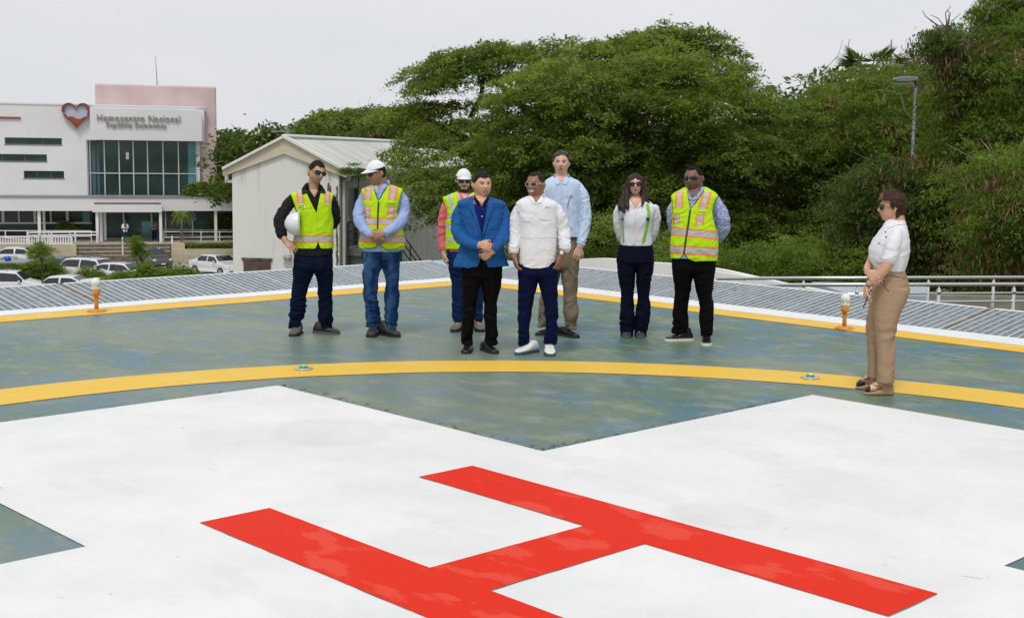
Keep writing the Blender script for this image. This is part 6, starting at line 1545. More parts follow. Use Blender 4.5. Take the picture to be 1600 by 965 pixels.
p.line('binding', [(566,297),(567.5,305),(569,314),(571.5,332),(573,340)], B, m_bind, .004)
p.line('binding', [(628,297),(625.5,308),(623.5,316),(619.5,331)], B, m_bind, .005)
p.line('binding', [(564,381),(570,386),(577,388.3),(586,387),(591,380)], B, m_bind, .004); p.line('binding', [(593,379),(598,387),(606,390),(618,389),(628,384.5)], B, m_bind, .004)
p.patch('pocket_flap', [(567.5,313.8),(584.5,314.6),(583,321.5),(568.5,322.3)], B, mvl, .009)
fl = p.patch('pocket_flap', [(602,314.3),(621.8,315.5),(621,322.5),(602.5,321)], B, mvl, .009)
B2 = bvh_of(fl.data); p.patch('flap_text', [(605,317.2),(618.5,318.6),(618.5,319.8),(605,318.5)], B2, mat('faint_ink',(.16,.20,.03),.7), .0015, step=.8)
p.line('pocket_seam', [(602,364.5),(625,364.5),(625,354.5)], B, m_bind, .0022)
Bc = bvh_of(up.data, kid(p,'body').data, ve.data)
p.patch('collar', [(606,280.5),(609.5,284),(607,289),(601.5,294.5),(598,297),(597.5,291.5),(602,286)], Bc, bl, .013, step=.9); p.patch('collar', [(586,293),(590.5,296.5),(592.5,300),(590,303.5),(585.5,299)], Bc, bl, .011, step=.9)
p.line('placket', [(592,300),(591.8,314)], Bc, bl, .006)

# ===== young man with cap, coral shirt, partly hidden
p = Person((729,517), 'bearded man in white cap and coral shirt standing behind the blue blazer man', 0)
ck = cloth('coral_shirt', (.72,.17,.18)); jn2 = cloth('blue_jeans', (.006,.022,.09), vscale=14, var=.25)
toeL, toeR = (708,519), (753,519); yL, yR = ankle_y(p,toeL,-20), ankle_y(p,toeR,15)
trousers(p, jn2, [(384,699,753,.10),(395,698,755,.115),(410,699,756,.115),(422,701,754,.10)],
  [([(400,699,728),(420,701.5,728),(437,704.5,727.5),(452,705.5,727),(470,706.5,726),(486,707,725),(498,708,723)], yL), ([(400,727,756),(420,730,755.5),(437,734,755),(455,736,755),(475,738,755),(498,741,755)], yR)], seed=14)
lac = mat('yellow_lace', (.75,.42,.05), .7); bts = mat('boot_taupe', (.13,.115,.10), .7, var=.2, vscale=12)
p.shoe(toeL, -20, bts, blk, L=.30, wd=.056, h=.095, ank=.15, lace=lac); p.shoe(toeR, 15, bts, blk, L=.30, wd=.056, h=.095, ank=.15, lace=lac)
rows = [(301,714,736,.06),(306,700,750,.09),(312,692.5,758,.105),(325,696,757,.12),(345,698,755,.125),(365,698,755,.125),(388,698,755,.12),(394,699,754,.115)]
aL = [(698,315,0,7.6),(694.5,332,0,7.8),(691.5,350,.01,7.4),(691,370,.01,6.7),(692,391,-.01,6.0)]
aR = [(752,315,0,7.6),(757,332,0,7.8),(759,350,.01,7.4),(760,370,.01,6.7),(759,391,-.01,6.0)]
up = upper(p, 'shirt', ck, rows, [aL,aR], .12, 0, .006, 41, lambda c,n: p.pj(c)[1] > 393 or (c.y<.02 and in_poly(*p.pj(c),[(717,298),(735,298),(727,314)])))
p.head(724.5, 283, 6, 2, 0, size=.98)
p.limb(p.body, [(726,309,.01,11),(725.5,301,.005,9),(725,294,0,8.8)])
for (x,s_) in ((692.5,1),(759,-1)):
    p.limb(p.body, [(x,386,-.01,4.8),(x+.5*s_,394,-.02,4.3)]); p.hand(p.P(x+.6*s_,393,-.02), (.12*s_,-.05,-1), (s_*.95,.2,0), 1 if s_>0 else -1, .178, (14,20,16), .7, (28,.4))
p.finish_body(smats('c', (0.665,0.420,0.304), (.46,.20,.16), brow=(.02,.014,.011), stub=(.4,.2,.15)), face_fn(beard=1))
p.hair(hair_blk, .006, lambda x,y,z: (z > -.05 and y > .02) or (z > .0 and y > -.03 and abs(x) > .05), .001, 90)
p.cap(capm, capm, inf=.011); p.glasses(.027,.0185,.004, frame=(.05,.02,.015), lens=mat('brown_lens',(.03,.012,.008),.08))
aL_ = lambda py: np.interp(py,[300,306,313,330,345],[689,690.5,694,699.5,699]) if py < 344 else 690
ve = vest(p, rows, .12, 0, [(715,298),(738,298),(736,305),(727,330),(716.5,306)], lambda py: aL_(py), lambda py: 763 if py > 344 else np.interp(py,[300,306,313,330],[763,760,757,753]), lambda px: 389,
  [(333.5,340,.0,1),(351,358.5,.0,1),(371,377.3,.0,1)], [(702,304,707,329,6,6),(748,304,745,329,6,6)], 43)
B = bvh_of(up.data, ve.data, kid(p,'body').data)
p.patch('collar', [(716,300),(712.5,304),(716,311),(720.5,314.5),(719,307)], B, cloth('coral_collar',(.75,.45,.40)), .012); p.patch('collar', [(735,300),(738,305),(734,311),(729.5,314.5),(732,307)], B, cloth('coral_collar',(.75,.45,.40)), .012)
p.line('seam', [(701,309),(717,331),(717,360)], B, cloth('vest_zip',(.42,.66,.02)), .003)

# ===== man in blue blazer
p = Person((749,552), 'man in bright blue blazer and black trousers with hands folded', 0)
nvs = cloth('navy_shirt', (.008,.018,.14)); bk = cloth('black_trousers', (.0035,.0035,.004))
blz = bpy.data.materials.new('blue_blazer'); blz.use_nodes = True
def _blz(t, b):
    L = t.links.new; N = t.nodes.new; tc = N('ShaderNodeTexCoord'); n = N('ShaderNodeTexNoise'); n.inputs['Scale'].default_value = 160; n.inputs['Detail'].default_value = 3
    w = []
    for ax, s_ in ((0,1),(2,1)):
        sx = N('ShaderNodeSeparateXYZ'); L(tc.outputs['Object'], sx.inputs[0]); m_ = N('ShaderNodeMath'); m_.operation='MULTIPLY'; L(sx.outputs[ax], m_.inputs[0]); m_.inputs[1].default_value = 22
        f = N('ShaderNodeMath'); f.operation='FRACT'; L(m_.outputs[0], f.inputs[0]); g = N('ShaderNodeMath'); g.operation='LESS_THAN'; L(f.outputs[0], g.inputs[0]); g.inputs[1].default_value=.12; w.append(g)
    a = N('ShaderNodeMath'); a.operation='ADD'; L(w[0].outputs[0], a.inputs[0]); L(w[1].outputs[0], a.inputs[1]); k = N('ShaderNodeMath'); k.operation='MULTIPLY'; L(a.outputs[0], k.inputs[0]); k.inputs[1].default_value=.12
    L(tc.outputs['Object'], n.inputs['Vector']); k2 = N('ShaderNodeMath'); k2.operation='MULTIPLY_ADD'; L(n.outputs['Fac'], k2.inputs[0]); k2.inputs[1].default_value=.45; L(k.outputs[0], k2.inputs[2])
    mi = N('ShaderNodeMixRGB'); L(k2.outputs[0], mi.inputs['Fac']); mi.inputs['Color1'].default_value=(.008,.070,.255,1); mi.inputs['Color2'].default_value=(.035,.175,.44,1); L(mi.outputs[0], b.inputs['Base Color']); b.inputs['Roughness'].default_value=.85; b.inputs['Specular IOR Level'].default_value=.2
    bu = N('ShaderNodeBump'); bu.inputs['Distance'].default_value=.001; L(n.outputs['Fac'], bu.inputs['Height']); L(bu.outputs[0], b.inputs['Normal'])
paint_nodes(blz, _blz)
toeL, toeR = (727,553), (776,553); yL, yR = ankle_y(p,toeL,-8), ankle_y(p,toeR,28)
trousers(p, bk, [(398,722,782,.11),(410,720.5,785,.125),(425,720.5,784,.125),(434,721.5,782.5,.12)],
  [([(415,720,752),(432,721,751),(445,722,749.5),(462,722.5,747),(480,722.5,744.5),(500,721.5,741),(520,721,738.5),(534,722,738.5)], yL),
   ([(415,750,785),(432,751,783.5),(445,752,782),(462,754.5,778.5),(480,756,776),(500,757,777),(520,757,777),(533,758.5,776.5)], yR)], seed=19, dep=.12)
p.shoe(toeL, -8, blk, solek, L=.29, wd=.050, h=.07, ank=.095); p.shoe(toeR, 28, blk, solek, L=.29, wd=.050, h=.07, ank=.095)
# inner shirt (only a chest piece is seen)
mb = MB(); irows = [(312,738,766,.07),(318,727,778,.10),(330,722,784,.118),(350,724,783,.125),(375,723,783,.13),(398,722,782,.125)]
p.sil(mb, irows, .12, 0, 2.5); sh = p.garment('shirt', mb, nvs, .006, [(.003,(9,9,12),5)], lambda c,n: c.y<.03 and in_poly(*p.pj(c),[(742,306),(763,306),(760,313),(752.8,324),(747,315)]), .002)
rows = [(306,741,763,.075),(309,733,769,.095),(313,721,782,.115),(318,714.5,789.5,.125),(325,717,787,.13),(340,720,786,.138),(360,722.5,784,.142),(378,721,785,.142),(395,716,788.5,.142),(408,711,792.5,.145),(419,708.5,794.5,.148)]
aL = [(721,322,0,9.2),(716.5,338,0,9.8),(714.5,356,-.03,9.6),(720,371,-.10,9.0),(735,380.5,-.175,7.6),(747,383.5,-.215,6.8)]
aR = [(784,322,0,9.5),(788.5,338,0,10),(788.5,357,-.04,9.8),(785.5,371,-.10,9.2),(777,383,-.17,7.8),(771.5,389,-.20,7.0)]
Vj = [(738,302),(764,302),(764,308),(757.5,345),(753,367.5),(747,345),(737.5,308)]
openb = [(752.3,372),(754.2,372),(757,404),(760,412),(766,424),(742,424),(748.5,412),(751,400)]
def predj(c, n):
    q = p.pj(c)
    if c.y < .0 and (in_poly(*q, Vj) or (n.y < .2 and in_poly(*q, openb) and q[1] > 399)): return True
    lim = 417.5+ (1.5 if q[0] < 735 else 0)-((q[0]-752)/42)**2*2.0
    return q[1] > lim
jk = upper(p, 'blazer', blz, rows, [aL,aR], .14, 0, .007, 51, predj, .004, e=2.6)
p.head(753.3, 288.3, 20, 2, -2, size=1.0, fat=1.12, y=-.02)
p.limb(p.body, [(752,322,.0,11),(751.5,315,.0,11.5),(752,305,.0,11),(752.5,297,0,10.5)])
p.limb(p.body, [(738,382,-.19,5.6),(749,384,-.235,5.0)]); p.limb(p.body, [(778,384,-.18,5.8),(769,393,-.20,5.2)])
p.hand(p.P(748.5,381.5,-.265), (.92,-.02,-.22), (.05,.97,-.2), 1, .178, (22,38,30), .8, (35,.6))
p.hand(p.P(769,391.5,-.215), (-.80,-.05,-.60), (-.3,.93,.1), -1, .175, (24,42,36), .8, (32,.6))
p.finish_body(smats('d', (0.638,0.350,0.239), (.40,.17,.13)), face_fn())
p.hair(hair_blk, .0055, short_hair(.064,.006), .002, 90); p.eyes()
B = bvh_of(jk.data, sh.data); Bb = bvh_of(jk.data, sh.data, kid(p,'body').data)
p.patch('lapel', [(738,306.5),(733.5,313.5),(731.5,322),(729.5,324),(735,326.5),(735.5,329),(752.7,370),(753.2,367.5),(746.5,345),(742.5,328),(740.5,314)], B, blz, .007)
p.patch('lapel', [(763.5,306),(769.5,314),(772,321),(775.5,323.5),(770,327),(769.5,330),(754.2,372),(753.4,367.5),(758.2,345),(762,328),(764,314)], B, blz, .007)
p.patch('shirt_collar', [(741.5,304),(739.5,310),(744,318),(749,321.5),(752.5,324),(749,315),(744,309)], Bb, cloth('dark_navy',(.004,.007,.045)), .010); p.patch('shirt_collar', [(763,304.5),(764,311),(761,318),(757,322),(752.8,324.5),(756,315),(760.5,309)], Bb, cloth('dark_navy',(.004,.007,.045)), .010)
p.line('placket', [(752.8,325),(753.2,345),(753.3,366)], B, nvs, .007)
mb = MB(); 
for q in ((753.2,338),): 
    h = B.ray_cast(p.cam, p.d(*q).normalized())[0]; mb.lathe([(0,0),(.0065,0),(.006,.003),(0,.003)], (0,0,0), 10); mb.v = [tuple(h+Vector((v[0],-v[2]-.008,v[1]))) for v in mb.v]
mb.build('shirt_button', mat('button_pale',(.7,.7,.75),.4), p.root)
p.line('jacket_edge', [(753.5,371),(752.8,385),(751,400),(748.5,411),(745,416.5)], B, cloth('blazer_dark',(.006,.05,.19)), .003)
p.line('pocket_edge', [(716.5,392.5),(735,392.5)], B, cloth('blazer_dark',(.006,.05,.19)), .003); p.line('pocket_edge', [(770,401),(786,400)], B, cloth('blazer_dark',(.006,.05,.19)), .003)
p.line('dart_seam', [(728,345),(731,372),(730.5,391)], B, cloth('blazer_dark',(.006,.05,.19)), .002)

bld = cloth('blazer_dark',(.006,.05,.19))
Bl = bvh_of(*[c.data for c in bpy.data.objects if c.parent == p.root and c.name.split('.')[0] in ('lapel','blazer')])
p.line('lapel_edge', [(738,307),(733,314),(731,322),(729.2,324.3),(735,327),(736,330),(745,352),(752.5,369)], Bl, bld, .0032, off=.002); p.line('lapel_edge', [(764,307),(769.8,314.5),(772,321),(775.8,323.7),(770,327.5),(768.5,331),(761,352),(754.5,371)], Bl, bld, .0032, off=.002)
p.line('armhole_seam', [(722,316),(726.5,328),(726.5,342)], B, bld, .0022); p.line('armhole_seam', [(783,316),(779.5,328),(780,342)], B, bld, .0022)

# ===== tall man in light blue shirt
p = Person((871,524.5), 'tall grey haired man in pale blue shirt and khaki trousers, behind the smiling man', 0)
lb = mat('sky_shirt', (.48,.60,.82), .85, vscale=60, col2=(.60,.70,.88), bump=.001, bscale=220, stretch=(1,1,.02), spec=.2); kh = cloth('khaki', (.21,.165,.115))
toeL, toeR = (837,524), (904,528); yL, yR = ankle_y(p,toeL,-55), ankle_y(p,toeR,42)
trousers(p, kh, [(368,852,904.5,.10),(376,851,905.5,.115),(392,850,906,.12),(408,850,905,.115),(420,853,903,.10)],
  [([(396,850,878),(420,849,876),(440,847,872),(460,845,868),(480,842,862),(498,840,857),(507,840,856)], yL),
   ([(396,876,906),(415,877,905),(430,877.5,903.5),(445,879,902.5),(460,880.5,901),(476,880,901.5),(490,880,904),(500,882,902.5),(510,884.5,900)], yR)], seed=23)
p.shoe(toeL, -55, blk, solek, L=.30, wd=.050, h=.07, ank=.095); p.shoe(toeR, 42, blk, solek, L=.30, wd=.050, h=.07, ank=.095)
rows = [(275,866,888,.065),(279,858,897,.09),(284,851,905.5,.105),(295,848,908,.12),(320,851,905,.125),(345,853,904.5,.12),(360,852,905,.118),(371,852,904.5,.112)]
aR = [(902,289,0,9),(909,304,0,9.7),(913,323,.0,9.8),(914.5,343,-.02,8.8),(912,362,-.05,7.6),(907.5,381,-.08,6.6)]
aL = [(855,289,0,9),(848,304,0,9.7),(845,323,.02,9.5),(845,343,.03,8.8),(848,362,.03,7.6),(850,381,.02,6.6)]
up = upper(p, 'shirt', lb, rows, [aL,aR], .12, 0, .006, 61, lambda c,n: (p.pj(c)[1]>371 and 856<p.pj(c)[0]<899) or (c.y<.02 and in_poly(*p.pj(c),[(867,271),(888,271),(876.5,286.5)])))
p.head(877.2, 254.8, -3, 0, 0, size=1.02, y=-.01)
p.limb(p.body, [(877,287,.01,11),(877,279,.005,9.6),(877,270,0,9.2),(877,263,0,9)])
p.limb(p.body, [(909,375,-.07,5.2),(905,386,-.09,4.7)]); p.hand(p.P(905.5,385.5,-.09), (-.25,-.1,-.96), (-.2,.95,-.05), 1, .195, (16,26,20), .9, (34,.5))
p.limb(p.body, [(850,375,.02,5.2),(851,386,.01,4.7)]); p.hand(p.P(851,385.5,.01), (.05,-.1,-.98), (.9,.2,0), -1, .19, (16,26,20), .8, (30,.5))
p.finish_body(smats('e', (0.665,0.392,0.290), (.42,.19,.15), brow=(.05,.045,.04)), face_fn())
p.hair(hair_grey, .0095, lambda x,y,z: (z > .083-.16*abs(x)+.010*math.exp(-((x-.015)/.018)**2)) if y < -.050 else ((z > .012+max(0,-y-.012)*1.5) if y < .02 else z > -.055), .010, 30, res=(150,110))
p.eyes((.06,.045,.03))
B = bvh_of(up.data, kid(p,'body').data)
p.patch('collar', [(866.5,271.5),(864.5,275.5),(869,288.5),(876.3,286.2),(870.5,278)], B, lb, .012); p.patch('collar', [(887.5,271.5),(890.8,275.5),(885.5,288.5),(877.3,286.6),(884,279)], B, lb, .012)
p.line('placket', [(876.8,288),(877.5,310),(878,370)], B, lb, .006); p.patch('chest_pocket', [(888,306),(903,307),(902,323),(895,326),(888,323)], B, lb, .0035)
p.line('hanging_glasses', [(895.5,305.5),(892.5,305.8),(888.5,315),(887,322),(887.6,326)], B, m_ink, .0026, off=.012)
p.patch('belt', [(852.5,369.5),(903.8,370),(903.8,374),(852.5,373.5)], bvh_of(kid(p,'trousers').data), blk, .012, maxd=.2)

# ===== smiling man in white shirt
p = Person((838,555), 'smiling man in white field shirt, navy trousers and white sneakers', 0)
wh = cloth('white_shirt', (.78,.78,.83), var=.02); nv2 = cloth('ink_navy', (.003,.007,.045))
toeL, toeR = (806,554.5), (860,557); yL, yR = ankle_y(p,toeL,-42), ankle_y(p,toeR,3)
trousers(p, nv2, [(400,813,868,.11),(412,809.5,871.5,.12),(425,809,872,.12),(433,810,871,.12)],
  [([(415,809,841),(430,809,841),(445,810,838.5),(462,810,835),(480,810,831),(500,809.5,828),(520,809.5,827),(535,810.5,826.5)], yL),
   ([(415,840,872),(430,840.5,871.5),(445,843,870.5),(462,846.5,871),(480,851,871),(500,852.5,871),(520,852,870.5),(533,850.5,869.5)], yR)], seed=29, amp=.008)
p.shoe(toeL, -42, whs, solet, L=.30, wd=.054, h=.085, ank=.115, lace=whs, sole=.02); p.shoe(toeR, 3, whs, solet, L=.30, wd=.054, h=.085, ank=.115, lace=whs, sole=.02)
rows = [(305,829,848,.065),(309,820,856,.09),(314,811,866,.108),(320,806,871,.12),(335,809,870.5,.13),(355,812,869.5,.132),(375,813,869.5,.135),(395,812,869.5,.135),(410,811,868,.132),(420,812,866,.13)]
aL = [(812,322,0,8.8),(807.5,337,0,9.4),(805,356,.01,9.4),(804.5,375,-.02,8.6),(802.5,390,-.05,7.9)]
aR = [(867,321,0,9.5),(875,338,0,10),(880,358,.02,9.8),(882,375,-.02,9.3),(882.5,385,-.04,9.0)]
def pred(c, n):
    q = p.pj(c); hem = 419.5-((q[0]-838)/27)**2*6.5
    return (q[1] > hem and 809 < q[0] < 871.5) or (c.y<.02 and in_poly(*q,[(828,300),(850,300),(845.5,306),(837.6,317.5),(831,307)]))
up = upper(p, 'shirt', wh, rows, [aL,aR], .13, 0, .006, 71, pred)
p.head(837.0, 289, -30, -2, 0, size=1.0, fat=1.04, y=-.01)
p.limb(p.body, [(839,318,.01,11),(840,309,.01,10.2),(840,300,0,9.8),(839,293,0,9.5)])
p.limb(p.body, [(802,384,-.04,6),(802,395,-.06,5.4),(803.5,402,-.07,5.0)]); p.hand(p.P(803,400,-.07), (.26,-.08,-.96), (.9,.25,0), -1, .185, (18,24,18), .8, (28,.5))
p.limb(p.body, [(881,380,-.03,6),(878.5,392,-.06,5.4),(876.5,401,-.07,5)]); p.hand(p.P(877,399.5,-.07), (-.26,-.08,-.96), (-.75,.6,0), 1, .185, (18,26,20), .8, (28,.5))
p.finish_body(smats('f', (0.313,0.147,0.090), (.22,.09,.065), brow=(.012,.009,.008), stub=(.15,.075,.05)), face_fn(smile=1))
p.hair(mat('hair_cropped',(.028,.022,.019),.85,spec=.15,var=.3,vscale=60,bump=.001,bscale=300), .0035, short_hair(.078,.014,temple=.07), .0008, 90)
p.glasses(.024,.0185,.004, frame=(.45,.45,.44), lens=mat('dark_brown_lens',(.02,.008,.006),.06))
B = bvh_of(up.data, kid(p,'body').data)
Bsh = bvh_of(up.data)
for q in ([(828,304.5),(826,307.5),(831,314),(833.5,317.5),(837.3,318.5),(832.5,308)],[(848.5,302.5),(851,304.5),(848,313.5),(845,318.5),(843.5,316),(838,318.8),(845.5,309)]): p.patch('collar', q, Bsh, wh, .013)
for q in ([(810,336.5),(829.4,337.8),(829,345.3),(826,346.3),(813,346),(810,343.5)],[(843,334.5),(864,333.8),(864,341.5),(861,343.5),(846,343.3),(843,341)]): p.patch('pocket_flap', q, B, wh, .008)
p.patch('placket', [(834.6,319),(839.2,319),(839.6,345),(839.4,419.5),(834.8,419.5),(834.8,345)], B, wh, .0065)
sea = cloth('white_seam', (.60,.60,.62))
p.line('seam', [(812.5,371.5),(834,372.5)], B, sea, .0025); p.line('seam', [(840,372),(869,370.5)], B, sea, .0025)
for q in ([(850,326.5),(851.8,325.6),(853,324.2)],[(852,323.8),(856.5,323.2)],[(853.5,326.3),(855,324.4),(856.2,324.6)],[(857,326.2),(858,324.3),(859.6,323)]): p.line('embroidery', q, B, m_ink, .0022, off=.001, step=1)
p.line('embroidery', [(848.5,328.6),(861,328.4)], B, mat('embroidery_grey',(.45,.45,.47),.7), .0010, off=.001); p.line('embroidery', [(852,331.7),(856,331.5)], B, m_ink, .0014, off=.001)
for (x0_,x1_,y_,yy) in ((795.5,809.5,392,-.045),(874.5,891.5,386.5,-.04)):
    mb = MB(); p.limb(mb, [((x0_+x1_)/2, y_-5, yy, (x1_-x0_)/2+.35),((x0_+x1_)/2-.2, y_+1.2, yy, (x1_-x0_)/2+.6)], n=22); q = p.garment('cuff', mb, wh, .005, [(.002,(30,30,30),2)], lambda c,n: abs(n.z) > .8, .003, smooth=1)
wt = p.P(877.5,394.5,-.115); mb = MB(); mb.tube([wt+Vector((0,.0,0)), wt+Vector((0,-.010,0))], [.021,.019], 20); w = mb.build('wristwatch', mat('watch_steel',(.6,.6,.6),.25,metal=.8), p.root)
mb = MB(); mb.tube([wt+Vector((0,-.0101,0)), wt+Vector((0,-.012,0))], [.016,.015], 16); mb.build('dial', mat('dial_white',(.8,.8,.8),.3), w)
mb = MB(); c0 = p.P(878.3,394.5,-.062)
mb.tube([c0+Vector((.033*cos(a)*1.02,.036*sin(a)*1.0,-.004*cos(a))) for a in [2*pi*k/20 for k in range(21)]], .010, 8, flat=.35); mb.build('watch_strap', mat('strap_dark',(.03,.025,.02),.6), w)

# ===== woman in white blouse and flared jeans
p = Person((990,526), 'woman with long brown hair, white blouse, green straps and flared dark jeans', 0)
wb = cloth('blouse_white', (.76,.76,.83), var=.02); dj = cloth('dark_jeans', (.003,.005,.016))
toeL, toeR = (978,528.5), (1001,528.5); yL, yR = ankle_y(p,toeL,-5,.26), ankle_y(p,toeR,5,.26)
trousers(p, dj, [(381,970,1018,.095),(386,967,1020.5,.105),(398,964,1022,.12),(408,963,1022.5,.125),(415,964,1022,.12)],
  [([(404,963.5,993),(420,964.5,993),(436,967,991.5),(450,969.5,990.6),(462,970,990.4),(480,970,991),(497,968.3,991),(510,968.8,990),(521,970,989)], yL-.04),
   ([(404,992,1022.5),(420,994,1021),(436,994.5,1018),(450,995,1016),(462,996,1015),(480,994,1016),(497,992.3,1015.3),(510,991.5,1013),(521,991,1009.5)], yR-.04)], seed=37, amp=.006, dr=1.0)
nvb = mat('shoe_navy', (.035,.04,.075), .6, var=.3, vscale=30)
p.shoe(toeL, -5, nvb, mat('sole_gr2',(.10,.09,.09),.7), L=.26, wd=.048, h=.075, ank=.10, lace=whs); p.shoe(toeR, 5, nvb, mat('sole_gr2',(.10,.09,.09),.7), L=.26, wd=.048, h=.075, ank=.10, lace=whs)
rows = [(308,984,1002,.05),(312,978,1010,.07),(317,970,1019,.085),(324,967,1024,.10),(335,968.5,1022.5,.13),(346,971,1019,.135),(360,972,1018,.115),(374,971,1018.5,.108),(383,970,1018.5,.105)]
aL = [(967,322,0,6.8),(964.5,338,.02,6.8),(966,355,.05,6.4),(969.5,370,.09,5.8),(978,384,.15,5)]
aR = [(1023,322,0,7),(1025.5,338,.02,7),(1023,355,.05,6.6),(1019,370,.09,6),(1010,384,.15,5)]
up = upper(p, 'blouse', wb, rows, [aL,aR], .11, 0, .005, 81, lambda c,n: (p.pj(c)[1]>384.5 and c.y < .08) or (c.y<.02 and in_poly(*p.pj(c),[(984,304),(1002,304),(1003,313),(993,326.5),(983,313)])))
p.head(992.6, 288.2, 2, 0, -2, size=.93, fat=.97, y=-.01)
p.limb(p.body, [(993,326,.015,10),(993,316,.01,8),(993,305,.01,7.4),(993,297,.01,7.2)])
p.finish_body(smats('g', (0.665,0.392,0.290), (.48,.14,.12)), face_fn())
p.glasses(.0285,.0195,.004, frame=(.01,.01,.01))
# long hair: two falling locks and a cap on the skull, one mesh
mb = MB()
def strandset(J, flat=.6): p.limb(mb, J, flat=flat, k=5, n=16)
head_grid(mb, p.hm, p.hs, .007, p.fat, 60, 44)
for J in ([(985,279,.0,5),(981.5,290,.01,5.5),(978,302,.0,6),(974.5,314,-.05,6),(973,324,-.10,4.5),(975,332,-.125,2.2)],[(984,288,.0,4),(981,300,-.02,4.5),(979,312,-.07,4.5),(980,321,-.12,3.5),(981,327,-.13,1.8)],[(973,308,-.02,4),(969,317,-.05,3.6),(967.5,325,-.08,2.4),(968,330,-.09,1.2)],
          [(1001,279,.0,5),(1004,290,.01,5.2),(1006.5,302,.0,5.2),(1009,311,-.04,4.2),(1013,318,-.05,2.6),(1017,322.5,-.05,1.4)],[(1003.5,290,0,4),(1005,302,-.02,4),(1005,312,-.07,3.4),(1003,321,-.11,1.8)],[(993,283,.06,5),(993,290,.065,9),(993,300,.07,11),(993,313,.08,10)]): strandset(J)
me = remesh(mb, .0055, 2); wrinkle(me, .006, (38,38,5), 3); 
cut(me, lambda c, n: (lambda q: q.y < -.012 and q.z < .066-abs(q.x)*.35+.012*math.exp(-(q.x/.012)**2) and abs(q.x) < .062 and q.z > -.16 and (p.hi@c).y < -.035)((p.hi @ c)*(1/p.hs)))
p.add('hair', me, hair_brn, None, .004, True, -1)
B = bvh_of(up.data, kid(p,'body').data)
for q in ([(983.5,306.5),(980.5,311.5),(983,319.5),(987,321.5),(992.3,327.5),(988,319),(984,312)],[(1003,307),(1006,312.5),(1003,319.5),(999.5,322),(993.3,327.5),(998.5,319),(1002.5,312)]): p.patch('collar', q, B, wb, .011)
p.line('placket', [(993,328),(991.5,350),(991,383)], B, wb, .006)
grn = cloth('harness_green', (.22,.55,.06)); mb = MB()
p.patch('harness_strap', [(971.2,335),(973.5,335),(973.8,352),(976,378),(972.6,380),(971.6,356)], B, grn, .009, step=.8)
p.patch('harness_strap', [(1009,318.5),(1013.5,318),(1016.5,330),(1015.5,345),(1012,358),(1007.5,378.5),(1002.5,379.5),(1007,362),(1010.5,347),(1011.5,332)], B, grn, .009, step=.8)
Bs = bvh_of(up.data); 
for q in ([(970.6,340.5),(974.4,340.5),(974.4,344),(970.6,344)],[(1009.8,340),(1015,340.5),(1014.8,345),(1009.6,344.6)]): p.patch('strap_buckle', q, Bs, m_ink, .014, step=.8)
mb = MB(); Bt = bvh_of(kid(p,'trousers').data)
p.patch('waistband', [(967.5,382.5),(992,384.5),(1019.5,382.5),(1020,387),(992,389.5),(967,387)], Bt, dj, .004)

# ===== man in orange striped vest at the right of the group
p = Person((1075,537), 'heavy set man in lime vest with orange stripes, checked shirt and black trousers', 0)
chk = mat('checked_shirt', (.10,.15,.40), .85, vscale=150, col2=(.55,.60,.78), bump=.0008, bscale=200, cpos=(.42,.58), detail=1, spec=.2)
toeL, toeR = (1038,533), (1104,541); yL, yR = ankle_y(p,toeL,-70), ankle_y(p,toeR,0)
trousers(p, bk, [(396,1052,1117,.12),(406,1050,1119.5,.135),(418,1050,1117.5,.135),(427,1051,1117,.13)],
  [([(412,1050,1084),(430,1051,1082.5),(445,1053,1080),(460,1054.5,1078),(475,1053,1076.5),(492,1051,1075.5),(516,1051,1075)], yL),
   ([(412,1082,1119),(430,1083,1116.5),(445,1086,1115),(462,1090,1113.5),(480,1093,1115),(500,1093.5,1114),(520,1095,1113)], yR)], seed=47, dep=.13)
p.shoe(toeL, -72, blk, solew, L=.30, wd=.054, h=.085, ank=.14, sole=.028); p.shoe(toeR, 0, blk, solew, L=.29, wd=.054, h=.08, ank=.11, sole=.028)
rows = [(292,1076,1099,.07),(297,1066,1109,.10),(303,1055,1118,.12),(311,1050,1121.5,.135),(328,1050,1116.5,.15),(345,1051,1116.5,.16),(362,1051.5,1119,.165),(383,1049.5,1120,.162),(398,1050,1119.5,.155),(407,1051,1118,.15)]
aL = [(1056,313,0,8.5),(1051.5,330,.01,9.2),(1052,348,.06,9),(1058,364,.13,8),(1072,374,.2,7)]
aR = [(1117,312,0,10.5),(1124,328,.0,11.2),(1128.5,345,.02,11.5),(1127.5,360,.07,11.5),(1118,370,.14,9.5),(1100,376,.2,7.5)]
up = upper(p, 'shirt', chk, rows, [aL,aR], .15, 0, .006, 91, lambda c,n: p.pj(c)[1]>404 or (c.y<.02 and in_poly(*p.pj(c),[(1074,290),(1097,290),(1094,298),(1082,310.5),(1076,302)])))
p.head(1083.6, 279.3, -22, 1, -2, size=1.05, fat=1.10, y=-.02)
p.limb(p.body, [(1086,309,.01,13),(1086,300,.01,12.5),(1086,290,0,12),(1086,283,0,11.5)])
p.finish_body(smats('h', (0.200,0.101,0.070), (.13,.055,.045), brow=(.01,.008,.007), stub=(.155,.075,.05)), face_fn(beard=2))
p.hair(mat('hair_shaved',(.009,.007,.006),.85,spec=.15,bump=.001,bscale=300), .003, short_hair(.080,.014,temple=.075), .0008, 90)
p.glasses(.032,.0145,.005, frame=(.012,.012,.014), wrap=.012, cx=.035, lens=mat('sport_lens',(.02,.022,.025),.05,metal=.4))
aL_ = lambda py: np.interp(py,[292,298,303,311,330,345,350,356],[1046,1048,1049,1049.8,1049.8,1051,1051,1040])
aR_ = lambda py: np.interp(py,[292,300,307,316,326,345,358,368],[1122,1122.5,1121,1117,1113.5,1115,1118,1135])
